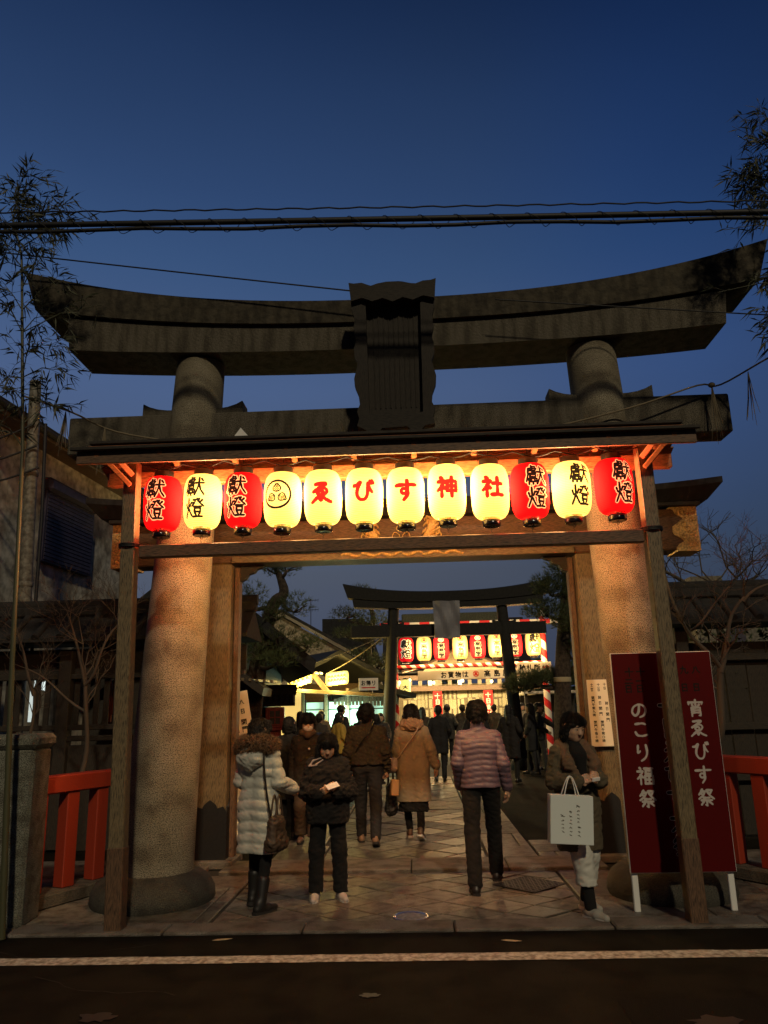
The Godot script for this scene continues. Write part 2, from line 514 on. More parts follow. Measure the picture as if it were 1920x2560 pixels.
	if quilt > 0.0 or ripple > 0.0:
		for i in pos.size():
			var p := pos[i]
			var d := 0.0
			if quilt > 0.0 and p.y > zone.x and p.y < zone.y:
				var ph := absf(sin(PI * (p.y + 0.012 * sin(p.x * 14.0 + p.z * 9.0)) / quilt_step))
				d += quilt * (sqrt(ph) - 0.75)
			if ripple > 0.0:
				var fo := 1.0 - absf(folds.get_noise_3d(p.x * 7.0 + p.y * 5.0, p.y * 13.0 - p.x * 4.0, p.z * 7.0)) * 3.0
				d += ripple * (2.2 * fo + 1.2 * folds.get_noise_3d(p.x * 19.0, p.y * 25.0, p.z * 19.0) - 0.6)
			pos[i] = p + nor[i] * d
		nor = net_normals(pos, idx)
	var k := into.v.size()
	for i in pos.size():
		into.v.append(xf * pos[i]); into.n.append((xf.basis * nor[i]).normalized()); into.t.append(Vector2(pos[i].x, pos[i].y)); into.c.append(cols[i])
	var mirrored := xf.basis.determinant() < 0
	for i in range(0, idx.size(), 3):
		into.ix.append(k + idx[i])
		if mirrored:
			into.ix.append(k + idx[i + 1]); into.ix.append(k + idx[i + 2])
		else:
			into.ix.append(k + idx[i + 2]); into.ix.append(k + idx[i + 1])
func net_normals(pos: PackedVector3Array, idx: PackedInt32Array) -> PackedVector3Array:
	var nor := PackedVector3Array(); nor.resize(pos.size())
	for i in range(0, idx.size(), 3):
		var a := pos[idx[i]]
		var m := (pos[idx[i + 1]] - a).cross(pos[idx[i + 2]] - a)
		nor[idx[i]] += m; nor[idx[i + 1]] += m; nor[idx[i + 2]] += m
	for i in nor.size():
		nor[i] = nor[i].normalized()
	return nor

# ---------------------------------------------------------------- brush lettering: each character is a set of strokes on a 100 x 100 field
var INK := {
	"獻": "28 0 28 14/28 6 48 6/12 16 52 16 47 25/12 16 10 50 2 82/18 28 46 26/30 18 30 34 46 34/18 42 48 42/20 48 20 60 46 60 46 48 20 48/14 68 14 98/14 68 52 68 52 96/26 70 24 80/40 70 42 80/22 84 46 84/33 84 33 98/54 34 98 34/74 6 74 36 66 66 54 94/74 40 82 70 98 94/86 12 93 22",
	"燈": "8 30 13 50/38 24 30 44/23 4 23 40 16 70 4 96/24 54 32 74 40 90/48 12 61 10 54 28 42 42/46 24 52 32/78 6 72 18/92 12 80 26/68 6 80 26 98 42/52 46 88 46/56 54 56 72 84 72 84 54 56 54/58 78 64 90/82 76 76 90/46 95 94 95",
	"神": "20 4 28 12/8 24 40 24 24 50 6 66/24 44 24 98/30 50 40 60/50 24 50 72/50 24 92 24 92 72/50 48 92 48/50 70 92 70/71 4 71 98",
	"社": "20 4 28 12/8 24 40 24 24 50 6 66/24 44 24 98/30 50 40 60/52 36 94 36/73 8 73 90/46 91 99 91",
	"ゑ": "~24 10 70 8 44 28 14 46 40 31 68 32 77 46 64 62 40 62 32 52 46 43 58 50 50 68 26 82 6 98/~22 84 40 74 48 90 60 76 72 86 96 97",
	"び": "~6 24 20 22 36 10 24 40 22 70 36 92 58 92 70 70 73 36 74 14 80 36 92 54/84 2 90 12/94 0 99 10",
	"す": "4 26 96 24/~56 4 56 50 50 66 34 66 28 54 36 44 50 46 58 58 56 76 40 98",
	"お": "12 24 60 20/~34 4 34 84 22 92 10 84 18 70 50 54 76 62 78 82 56 94/72 20 92 34",
	"買": "12 6 88 6 88 26 12 26 12 6/36 6 36 26/62 6 62 26/24 36 24 80 76 80 76 36 24 36/24 50 76 50/24 65 76 65/36 84 12 98/62 84 90 98",
	"物": "16 14 8 34/12 28 44 28/28 4 28 98/6 62 44 54/60 4 50 36 44 46/54 26 94 26 92 70 84 94 76 88/70 28 60 56 46 74/82 28 72 66 54 92",
	"は": "~16 8 10 40 14 92/36 30 94 28/~68 8 68 80 54 92 42 82 52 72 72 78 94 94",
	"髙": "50 0 50 12/8 14 92 14/26 16 26 48/74 16 74 48/26 32 74 32/26 47 74 47/12 57 12 98/12 57 88 57 88 94 80 92/32 68 68 68 68 88 32 88 32 68",
	"島": "46 0 38 10/22 10 22 58/22 10 76 10 76 44/22 26 76 26/22 42 76 42/22 58 94 58 90 90 78 96/44 70 44 90/18 72 18 92 70 92 70 74",
	"屋": "16 6 88 6 88 24 16 24/16 6 14 50 2 96/28 36 92 36/56 36 36 52 82 52/72 44 84 56/54 56 54 94/32 72 82 72/22 94 96 94",
	"納": "22 2 10 20 26 24/34 14 10 46 38 42/30 34 40 50/24 46 24 96/12 62 6 84/34 62 42 80/52 26 52 98/52 26 94 26 94 90 86 92/72 4 72 30 58 62/72 36 88 60",
	"札": "4 28 46 28/26 4 26 98/26 34 4 68/28 40 44 58/62 4 62 84 70 92 94 92 96 74",
	"所": "6 10 44 8/12 24 42 24 42 44 12 44/12 24 12 60 2 96/88 4 62 16/60 16 58 60 48 94/60 42 98 42/80 42 80 98",
	"大": "6 36 94 36/50 4 50 40 34 70 6 96/52 44 68 74 96 96",
	"丸": "10 34 70 34 70 80 78 90 94 88 96 74/44 4 42 50 30 76 6 96/18 50 50 72",
	"帰": "10 12 10 56/28 4 28 50 14 96/44 8 84 8 84 36 44 36/46 22 84 22/38 46 94 46/38 46 38 58/94 46 94 58/46 62 46 90/46 62 86 62 86 88/66 50 66 98",
	"り": "~24 10 20 50 34 42/~70 8 74 50 62 80 38 98",
	"八": "36 20 28 60 6 92/56 12 66 54 96 90",
	"日": "22 8 22 94/22 8 78 8 78 94/22 48 78 48/22 88 78 88",
	"門": "8 4 8 98/8 4 42 4 42 40 8 40/8 22 42 22/58 4 58 40/58 4 94 4 94 92 84 96/58 22 94 22/58 40 94 40",
	"開": "8 4 8 98/8 4 42 4 42 40 8 40/8 22 42 22/58 4 58 40/58 4 94 4 94 92 84 96/58 22 94 22/58 40 94 40/30 56 72 56/22 74 80 74/42 56 40 76 30 94/62 56 62 96",
	"閉": "8 4 8 98/8 4 42 4 42 40 8 40/8 22 42 22/58 4 58 40/58 4 94 4 94 92 84 96/58 22 94 22/58 40 94 40/26 64 78 64/56 50 56 92 48 90/54 66 28 90",
	"午": "30 4 10 38/24 22 84 22/4 54 96 54/50 22 50 98",
	"前": "30 2 38 16/70 2 60 16/4 22 96 22/16 36 16 96/16 36 48 36 48 92 40 92/16 54 48 54/16 70 48 70/64 38 64 76/86 32 86 92 76 92",
	"九": "10 32 66 32 64 78 74 90 94 88 96 72/40 4 38 50 8 96",
	"時": "8 14 8 82/8 14 36 14 36 82/8 46 36 46/8 80 36 80/50 18 92 18/70 4 70 38/44 38 98 38/44 58 98 58/82 42 82 92 70 90/54 68 62 80",
	"終": "22 2 10 20 26 24/34 14 10 46 38 42/30 34 40 50/24 46 24 96/12 62 6 84/34 62 42 80/66 4 48 40/62 20 90 20 76 48 46 70/60 30 94 64/66 66 80 74/58 82 82 94",
	"後": "28 4 8 28/32 26 6 56/20 44 20 98/66 2 48 24 66 28/82 14 46 50 88 44/80 38 92 50/62 52 42 78/56 62 86 62 70 84 40 98/58 70 94 98",
	"十": "4 46 96 46/50 4 50 98", "一": "6 50 94 50", "二": "16 28 84 28/4 80 96 80",
	"〇": "~50 14 80 26 88 50 80 74 50 86 20 74 12 50 20 26 50 14",
	"の": "~54 22 46 66 26 84 10 64 20 34 52 18 82 30 90 56 78 82 54 94",
	"こ": "~22 18 60 14 80 20/~18 66 30 84 58 88 86 82",
	"福": "20 4 26 12/6 24 36 24 22 50 4 66/22 44 22 98/28 50 36 60/46 8 96 8/54 20 54 38 88 38 88 20 54 20/48 50 48 96/48 50 94 50 94 96/48 72 94 72/71 50 71 94/48 94 94 94",
	"祭": "30 4 8 34/22 16 44 16 34 38 6 58/20 26 30 34/56 8 88 8 70 34/58 14 74 40 96 58/34 52 70 52/20 66 84 66/52 66 52 96 44 92/32 74 18 92/66 74 84 90",
	"宵": "50 0 50 10/8 12 8 26/8 14 92 14 88 26/50 24 50 42/28 28 36 40/72 28 62 40/24 46 24 98/24 46 76 46 76 94 68 94/24 62 76 62/24 76 76 76",
	"→": "4 50 90 50/64 28 94 50 64 72",
}
func strokes(ch: String) -> Array:
	var out := []
	if not INK.has(ch): return out
	for s in String(INK[ch]).split("/"):
		var soft := s.begins_with("~")
		var f := s.trim_prefix("~").split_floats(" ")
		var p := []
		for i in range(0, f.size() - 1, 2):
			p.append(Vector2(f[i], f[i + 1]) / 100.0)
		if soft:
			var q := []
			for i in p.size() - 1:
				for k in 6:
					q.append(p[i].cubic_interpolate(p[i + 1], p[max(i - 1, 0)], p[min(i + 2, p.size() - 1)], k / 6.0))
			q.append(p[-1])
			p = q
		out.append(p)
	return out
func dab(im: Image, at: Vector2, r: float, c: Color) -> void:
	var y0 := int(floor(at.y - r))
	for y in range(y0, int(ceil(at.y + r)) + 1):
		var dy := y + 0.5 - at.y
		var w2 := r * r - dy * dy
		if w2 <= 0.0: continue
		var w := sqrt(w2)
		var x0 := int(round(at.x - w)); var x1 := int(round(at.x + w))
		im.fill_rect(Rect2i(x0, y, max(1, x1 - x0), 1), c)
func brush(im: Image, p: Array, at: Vector2, size: Vector2, pen: float, c: Color, taper := 0.3) -> void:
	var total := 0.0
	for i in p.size() - 1: total += ((p[i + 1] - p[i]) * size).length()
	var done := 0.0
	for i in p.size() - 1:
		var a: Vector2 = at + p[i] * size
		var b: Vector2 = at + p[i + 1] * size
		var l := a.distance_to(b)
		var k := int(l / max(0.6, pen * 0.3)) + 1
		for j in k + 1:
			var s = (done + l * j / k) / max(total, 0.01)
			dab(im, a.lerp(b, float(j) / k), pen * (1.05 - taper * s * s + 0.12 * sin(s * 9.0)), c)
		done += l
func write(im: Image, ch: String, at: Vector2, size: Vector2, pen: float, c: Color, taper := 0.3) -> void:
	for p in strokes(ch):
		brush(im, p, at, size, pen, c, taper)
# a column of characters going down, centred on x
func column(im: Image, s: String, x: float, y: float, size: float, pitch: float, pen: float, c: Color, taper := 0.3, wide := 1.0) -> void:
	for i in s.length():
		if s[i] != " ":
			write(im, s[i], Vector2(x - size * wide / 2, y + i * pitch), Vector2(size * wide, size), pen, c, taper)
func sheet(w: int, h: int, c: Color) -> Image:
	var im := Image.create(w, h, false, Image.FORMAT_RGB8)
	im.fill(c)
	return im
func printed(im: Image, rough := 0.7, glow := 0.0) -> StandardMaterial3D:
	var m := StandardMaterial3D.new()
	m.albedo_texture = ImageTexture.create_from_image(im)
	m.roughness = rough; m.metallic_specular = 0.25
	if glow > 0.0:
		m.emission_enabled = true; m.emission = Color.WHITE; m.emission_operator = BaseMaterial3D.EMISSION_OP_MULTIPLY
		m.emission_texture = m.albedo_texture; m.emission_energy_multiplier = glow
	return m

const CX := -0.14
func poly(s: String) -> PackedVector2Array:
	var f := s.split_floats(" ")
	var p := PackedVector2Array()
	for i in range(0, f.size() - 1, 2): p.append(Vector2(f[i], f[i + 1]))
	return p
# a beam along x whose section in (z, y) changes with t = -1..1; corners given by a callable, counted round
func sweep_x(g: Geo, steps: int, section: Callable) -> void:
	var prev := []
	for i in steps + 1:
		var s: Array = section.call(-1.0 + 2.0 * i / steps)
		if i == 0:
			for k in range(1, s.size() - 1): g.tri(s[0], s[k], s[k + 1])
		else:
			for k in s.size():
				var k2 := (k + 1) % s.size()
				g.quad(s[k], s[k2], prev[k2], prev[k])
		if i == steps:
			for k in range(1, s.size() - 1): g.tri(s[0], s[k + 1], s[k])
		prev = s
func torii(root: Node3D, spread: float, spread_top: float, r0: float, r1: float, nuki_y: float, nuki_h: float, nuki_half: float, kas: Dictionary, cx: float, z: float, low: Material, high: Material, top: Material) -> void:
	for s in [-1.0, 1.0]:
		var g := Geo.new()
		var prof := []
		for i in 15:
			var u := i / 14.0
			prof.append(Vector2(lerpf(r0, r1, pow(u, 0.75)), 0.1 + (kas.y - 0.09) * u))
		g.lathe(prof, 40, Vector3(cx + s * spread, 0.0, z), Vector3(-s * (spread - spread_top) / kas.y, 0, 0))
		put("pillar", g, low, root)
		var b := Geo.new()
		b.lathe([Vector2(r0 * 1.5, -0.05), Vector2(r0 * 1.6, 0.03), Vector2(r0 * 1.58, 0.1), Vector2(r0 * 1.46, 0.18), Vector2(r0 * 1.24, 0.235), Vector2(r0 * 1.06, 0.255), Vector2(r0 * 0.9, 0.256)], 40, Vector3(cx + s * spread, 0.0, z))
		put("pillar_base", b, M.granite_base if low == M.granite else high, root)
		for w in [-1.0, 1.0]:
			var k := Geo.new()
			var xx: float = cx + s * lerpf(spread, spread_top, nuki_y / kas.y)
			var r: float = lerpf(r0, r1, pow(nuki_y / kas.y, 0.75))
			var p := PackedVector2Array()
			var ln: float = kas.wedge
			for q in [[0.0, 0.0], [ln, 0.0], [ln * 0.99, ln * 0.62], [ln * 0.97, ln * 0.64], [ln * 0.78, ln * 0.5], [ln * 0.5, ln * 0.38], [ln * 0.2, ln * 0.32], [0.0, ln * 0.31]]:
				p.append(Vector2(xx + w * (r * 0.8 + q[0]), nuki_y + nuki_h / 2 - 0.012 + q[1] * 0.75))
			k.prism(p, z - nuki_h * 0.28, z + nuki_h * 0.28)
			put("wedge", k, high, root)
	var n := Geo.new()
	n.box(Vector3(cx - 0.01, nuki_y, z), Vector3(nuki_half * 2, nuki_h, nuki_h * 0.78), Basis(), 0.012)
	put("tie_beam", n, high, root)
	var up := func(t: float, a: float) -> float: return a * pow(absf(t), 2.4)
	var sh := Geo.new()
	sweep_x(sh, 28, func(t: float) -> Array:
		var x: float = cx + t * kas.lower
		var y0: float = kas.y + up.call(t * kas.lower / kas.half, kas.rise * 0.34)
		var y1: float = kas.mid + up.call(t * kas.lower / kas.half, kas.rise * 0.6)
		return [Vector3(x, y0, z - kas.d * 0.46), Vector3(x, y0, z + kas.d * 0.46), Vector3(x + t * 0.04, y1, z + kas.d * 0.47), Vector3(x + t * 0.04, y1, z - kas.d * 0.47)])
	put("lower_lintel", sh, high, root)
	var ka := Geo.new()
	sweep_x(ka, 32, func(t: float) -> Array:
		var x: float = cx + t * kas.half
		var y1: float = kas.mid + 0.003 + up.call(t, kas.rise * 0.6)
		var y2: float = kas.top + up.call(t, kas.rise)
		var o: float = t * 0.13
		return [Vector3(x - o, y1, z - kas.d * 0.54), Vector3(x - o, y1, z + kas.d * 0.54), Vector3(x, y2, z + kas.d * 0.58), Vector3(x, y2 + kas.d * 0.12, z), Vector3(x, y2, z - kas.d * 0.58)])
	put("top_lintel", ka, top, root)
func build_torii() -> void:
	var root := thing("torii_gate", "large grey granite torii gate spanning the shrine entrance", "torii gate")
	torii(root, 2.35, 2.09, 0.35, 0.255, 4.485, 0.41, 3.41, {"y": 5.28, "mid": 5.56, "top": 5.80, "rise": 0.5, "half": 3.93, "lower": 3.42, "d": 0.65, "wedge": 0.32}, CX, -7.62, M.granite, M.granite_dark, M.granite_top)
	# carved name plaque, leaning forward between the two beams
	var pl := thing("shrine_plaque", "tall dark carved wooden plaque hung at the middle of the granite torii", "plaque", Vector3(-0.12, 4.3, -7.12))
	pl.rotation.x = 0.12
	var g := Geo.new()
	g.box(Vector3(0, 0.72, -0.02), Vector3(0.62, 1.3, 0.06), Basis(), 0.01)
	put("board", g, M.wood_dark1, pl)
	for s in [-1.0, 1.0]:
		var f := Geo.new()
		f.prism(poly("0.26 0.12 0.36 0.1 0.38 0.17 0.35 0.24 0.36 0.33 0.395 0.42 0.4 0.5 0.375 0.6 0.36 0.66 0.39 0.72 0.395 0.8 0.37 0.9 0.395 1.0 0.38 1.1 0.41 1.22 0.425 1.43 0.27 1.36") if s > 0 else poly("-0.26 0.12 -0.36 0.1 -0.38 0.17 -0.35 0.24 -0.36 0.33 -0.395 0.42 -0.4 0.5 -0.375 0.6 -0.36 0.66 -0.39 0.72 -0.395 0.8 -0.37 0.9 -0.395 1.0 -0.38 1.1 -0.41 1.22 -0.425 1.43 -0.27 1.36"), 0.0, 0.11)
		put("side_carving", f, M.wood_dark1, pl)
	var t := Geo.new()
	t.prism(poly("-0.43 1.46 -0.38 1.45 -0.3 1.455 -0.24 1.43 -0.21 1.42 -0.15 1.44 -0.06 1.455 0.06 1.455 0.1 1.45 0.18 1.43 0.23 1.425 0.3 1.45 0.38 1.455 0.43 1.47 0.41 1.27 0.3 1.3 0.2 1.26 0.1 1.29 0 1.25 -0.1 1.29 -0.2 1.26 -0.3 1.3 -0.41 1.27"), -0.02, 0.16)
	put("top_carving", t, M.wood_dark0, pl)
	var b := Geo.new()
	b.prism(poly("-0.38 0.02 -0.3 -0.02 -0.26 -0.06 -0.18 -0.06 -0.14 -0.01 0.1 0.0 0.15 -0.05 0.23 -0.05 0.27 0 0.37 0.02 0.34 0.15 0.2 0.13 0.1 0.16 0 0.12 -0.1 0.16 -0.2 0.13 -0.34 0.15"), -0.02, 0.14)
	put("bottom_carving", b, M.wood_dark0, pl)
	for i in 9:
		var r := Geo.new()
		r.box(Vector3(-0.2 + i * 0.05, 0.74, 0.012), Vector3(0.012, 1.05, 0.012))
		put("flute", r, M.wood_dark1, pl)

# ---------------------------------------------------------------- lantern frame
const POLE_L := -2.47
const POLE_R := 2.1
const FZ := -6.65
func build_frame() -> void:
	var root := thing("lantern_rack", "open timber frame with a thin plank roof carrying the row of twelve lanterns", "frame")
	for s in [[POLE_L, -2.545, "inner"], [POLE_R, 2.075, "inner"]]:
		var g := Geo.new()
		g.bar(Vector3(s[0], 0.0, FZ), Vector3(s[1], 3.9, FZ), 0.125, 0.125)
		put("post", g, M.wood_old1, root)
		var f := Geo.new()
		f.bar(Vector3(s[0], 0.0, FZ), Vector3(lerpf(s[0], s[1], 0.16), 0.62, FZ), 0.137, 0.137)
		put("post_sleeve", f, M.wood_brown1, root)
		var br := Geo.new()
		var o: float = -1.0 if s[0] < 0 else 1.0
		br.bar(Vector3(s[1] - o * 0.02, 3.66, FZ + 0.09), Vector3(s[1] + o * 0.14, 3.84, FZ + 0.24), 0.045, 0.06)
		put("bracket", br, M.wood0, root)
		var br2 := Geo.new()
		br2.bar(Vector3(s[1] - o * 0.03, 3.76, FZ + 0.08), Vector3(s[1] + o * 0.1, 3.92, FZ + 0.34), 0.05, 0.05)
		put("bracket", br2, M.wood0, root)
		var wi := Geo.new()
		for k in 3:
			wi.lathe([Vector2(0.094, 3.1 + k * 0.012), Vector2(0.1, 3.106 + k * 0.012), Vector2(0.094, 3.112 + k * 0.012)], 12, Vector3(lerpf(s[0], s[1], 0.79), 0, FZ))
		put("tie_wire", wi, M.iron, root)
	var b := Geo.new()
	b.box(Vector3(-0.215, 3.062, FZ), Vector3(4.44, 0.115, 0.08))
	put("lower_rail", b, M.wood_brown0, root)
	var pu := Geo.new()
	pu.box(Vector3(-0.22, 3.79, -6.83), Vector3(5.2, 0.13, 0.09))
	put("back_purlin", pu, M.wood0, root)
	for z in [-6.32, -7.02]:
		var f := Geo.new()
		f.box(Vector3(-0.24, 3.86, z), Vector3(5.36, 0.14, 0.035))
		put("fascia", f, M.wood_brown0 if z > -6.5 else M.wood0, root)
	for i in 10:
		var r := Geo.new()
		var x := -2.74 + i * 0.555
		r.bar(Vector3(x, 3.865, -6.3), Vector3(x, 3.965, -6.67), 0.045, 0.05, Vector3(1, 0, 0))
		r.bar(Vector3(x, 3.965, -6.67), Vector3(x, 3.865, -7.04), 0.045, 0.05, Vector3(1, 0, 0))
		put("rafter", r, M.wood0, root)
	for side in 2:
		for k in 3:
			var p := Geo.new()
			var u0 := k / 3.0
			var u1 := (k + 1) / 3.0
			var z0 := -6.265 if side == 0 else -7.08
			var a := Vector3(0, 3.875, z0).lerp(Vector3(0, 4.02, -6.67), u0)
			var c := Vector3(0, 3.875, z0).lerp(Vector3(0, 4.02, -6.67), u1 + 0.04)
			var dir := c - a
			p.box(Vector3(-0.25, (a.y + c.y) / 2 + 0.03 + k * 0.012, (a.z + c.z) / 2), Vector3(5.38 + 0.04 * sin(k * 5.0 + side), 0.018, dir.length()), Basis(Vector3(1, 0, 0), atan2(-dir.y, dir.z)))
			put("roof_plank", p, M.wood0, root)
			if k == 0:
				var ed := Geo.new()
				ed.box(Vector3(-0.25, 3.915, z0 - (0.004 if side == 1 else -0.004)), Vector3(5.42, 0.03, 0.03))
				put("eave_edge", ed, M.wood_dark0, root)
	var rd := Geo.new()
	rd.box(Vector3(-0.25, 4.095, -6.67), Vector3(5.4, 0.03, 0.14))
	put("ridge_board", rd, M.wood_dark0, root)
	# sagging twisted lamp cord above the lanterns
	var cord := Geo.new()
	var pts := []
	for i in 12 * 8 + 1:
		var u := i / 8.0
		pts.append(Vector3(-2.43 + 4.46 * u / 12.0, 3.86 - 0.04 * absf(sin(PI * u)) - 0.01 * sin(u * 2.1), -6.60 + 0.012 * sin(u * 7.0)))
	cord.tube(pts, [0.006], 6)
	put("lamp_cord", cord, M.cable, root)

# ---------------------------------------------------------------- paper lanterns
func barrel(h: float, r: float, rc: float, ribs: int, amp: float) -> Geo:
	var g := Geo.new()
	var prof := []
	var m := ribs * 2
	for i in m + 1:
		var t := -1.0 + 2.0 * i / m
		var k := pow(maxf(0.0, 1.0 - pow(absf(t), 3.4)), 1.0 / 2.3)
		var rr := rc + (r - rc) * k * (1.0 - 0.035 * (1.0 - t) * 0.5)
		prof.append(Vector2(rr + (amp if i % 2 == 0 else -amp) * k, h * (t + 1.0) / 2.0))
	g.lathe(prof, 48, Vector3())
	return g
func paper(kind: String) -> StandardMaterial3D:
	var w := 768; var h := 360
	var red := kind.begins_with("red")
	var ground := lin(0.7, 0.008, 0.012) if red else lin(0.92, 0.82, 0.3)
	var im := sheet(w, h, ground)
	var rng := RandomNumberGenerator.new()
	rng.seed = hash(kind)
	for y in range(0, h, 11):       # bamboo hoops under the paper
		im.fill_rect(Rect2i(0, y, w, 2), ground.darkened(0.3))
	for x in range(0, w, 96):       # paper seams
		im.fill_rect(Rect2i(x, 0, 2, h), ground.darkened(0.1))
	for i in 60:
		var x := rng.randi() % w; var y := rng.randi() % h
		im.fill_rect(Rect2i(x, y, 8 + rng.randi() % 40, 2), ground.darkened(0.05))
	var ink := lin(0.01, 0.008, 0.006)
	var scarlet := lin(0.7, 0.012, 0.012)
	var cream := lin(0.9, 0.75, 0.4)
	var s := 116.0
	if kind.ends_with("offering"):
		for pass_i in (2 if red else 1):
			var first := red and pass_i == 0
			for j in 2:
				write(im, "獻燈"[j], Vector2(w / 2.0 - 68, 34 + j * 146), Vector2(136, 132), 13.0 if first else 6.8, cream if first else ink, 0.2)
	elif kind == "crest":
		var c := Vector2(w / 2.0, 170)
		for i in 140:
			dab(im, c + Vector2(cos(TAU * i / 140), sin(TAU * i / 140)) * 92, 7.5, ink)
		for k in 3:       # three veined leaves
			var a := -PI / 2 + TAU * k / 3
			var d := Vector2(cos(a), sin(a)); var q := Vector2(-d.y, d.x)
			for side in [-1.0, 1.0]:
				var p := []
				for i in 9:
					var u := i / 8.0
					p.append(c + d * (16 + 58 * u) + q * side * 27 * sin(PI * pow(u, 0.7)))
				for i in 8:
					for j in 8: dab(im, p[i].lerp(p[i + 1], j / 8.0), 4.2, ink)
				for v in 4:
					var b: Vector2 = c + d * (24 + 11 * v)
					var e: Vector2 = b + d * 16 + q * side * (19 - 3 * v)
					for j in 24: dab(im, b.lerp(e, j / 24.0), 2.6, ink)
	else:
		write(im, kind, Vector2(w / 2.0 - s / 2 - 12, 104), Vector2(s + 24, s + 20), 12.5, scarlet, 0.15)
	var m := StandardMaterial3D.new()
	m.albedo_texture = ImageTexture.create_from_image(im)
	m.roughness = 0.8; m.metallic_specular = 0.12
	m.backlight_enabled = true; m.backlight = Color(1, 1, 1).linear_to_srgb() * PAPER_PASS
	m.emission_enabled = true; m.emission_operator = BaseMaterial3D.EMISSION_OP_MULTIPLY
	m.emission = Color.WHITE; m.emission_texture = m.albedo_texture; m.emission_energy_multiplier = 0.45 if red else 0.42
	return m
func build_lanterns() -> void:
	var kinds := ["red_offering", "pale_offering", "red_offering", "crest", "ゑ", "び", "す", "神", "社", "red_offering", "pale_offering", "red_offering"]
	var xs := [-2.25, -1.885, -1.515, -1.16, -0.79, -0.425, -0.05, 0.318, 0.7, 1.055, 1.42, 1.8]
	var turn := [-0.18, -0.22, -0.2, -0.17, 0.02, 0.0, 0.03, -0.02, 0.05, 0.25, 0.3, 0.32]
	var says := ["red paper lantern beside the left pole, leftmost of the twelve in the row", "pale paper lantern with two large black characters between two red ones on the left", "red paper lantern next to the pale one with the round leaf crest", "pale paper lantern with a black ring crest of three leaves", "pale paper lantern with one looped red character, just right of the crest lantern", "pale paper lantern whose red character び has two small ticks at its upper right", "pale paper lantern with the red character す at the middle of the row", "bright pale paper lantern with boxy red 神, right of the middle lantern", "pale paper lantern with red 社, last of the red lettered run", "red paper lantern next to the pale one with the red character 社", "pale paper lantern with two large black characters between two red ones on the right", "red paper lantern beside the right pole, rightmost of the twelve in the row"]
	var body := barrel(0.485, 0.168, 0.085, 32, 0.003).mesh()
	var mats := {}
	var cap := Geo.new()
	cap.lathe([Vector2(0.0, 0.0), Vector2(0.086, 0.0), Vector2(0.09, 0.006), Vector2(0.086, 0.066), Vector2(0.07, 0.07), Vector2(0.068, 0.03), Vector2(0.0, 0.03)], 32, Vector3())
	var low := Geo.new()
	low.lathe([Vector2(0.0, 0.004), Vector2(0.066, 0.0), Vector2(0.077, 0.004), Vector2(0.08, 0.012), Vector2(0.08, 0.082), Vector2(0.0, 0.084)], 32, Vector3())
	var wire := Geo.new()
	var arc := []
	for i in 13: arc.append(Vector3(cos(PI * i / 12) * 0.1, sin(PI * i / 12) * 0.07, 0))
	wire.tube(arc, [0.003], 5)
	wire.tube([Vector3(0, 0.07, 0), Vector3(0, 0.13, 0.0)], [0.004], 5)
	var hook := Geo.new()
	var ring := []
	for i in 15: ring.append(Vector3(cos(TAU * i / 14) * 0.013, sin(TAU * i / 14) * 0.013 - 0.02, 0))
	hook.tube(ring, [0.0028], 5)
	hook.tube([Vector3(0, -0.033, 0), Vector3(0.006, -0.05, 0), Vector3(-0.004, -0.065, 0)], [0.0025], 5)
	var capm := cap.mesh(); var lowm := low.mesh(); var wirem := wire.mesh(); var hookm := hook.mesh()
	for i in 12:
		var k: String = kinds[i]
		if not mats.has(k): mats[k] = paper(k)
		var y := 3.262 + (0.012 if i in [7, 11] else (-0.006 if i % 3 == 0 else 0.0))
		var o := thing("paper_lantern", says[i], "lantern", Vector3(xs[i], y, FZ), PI + turn[i], "lanterns along the timber frame")
		o.rotation.z = 0.012 * sin(i * 2.7); o.rotation.x = 0.008 * cos(i * 3.9)
		var b := put("paper_shade", body, mats[k], o)
		var c := put("top_cap", capm, M.black, o); c.position.y = 0.474
		var l := put("bottom_cap", lowm, M.lacquer, o); l.position.y = -0.072
		var w := put("wire_handle", wirem, M.iron, o); w.position.y = 0.525
		var h := put("hook", hookm, M.iron, o); h.position.y = -0.064
		var red := k.begins_with("red")
		lamp(Vector3(xs[i] + (0.045 if i in [0, 1] else (0.05 if i == 3 else (-0.05 if i > 8 else 0.0))), y + 0.27, FZ + 0.01), (LAMP_E * 0.85 if red else LAMP_E) * (1.5 if i in [1, 7, 10] else 1.0), RED_GLOW if red else WARM_GLOW, 0.035, "lantern_bulb")

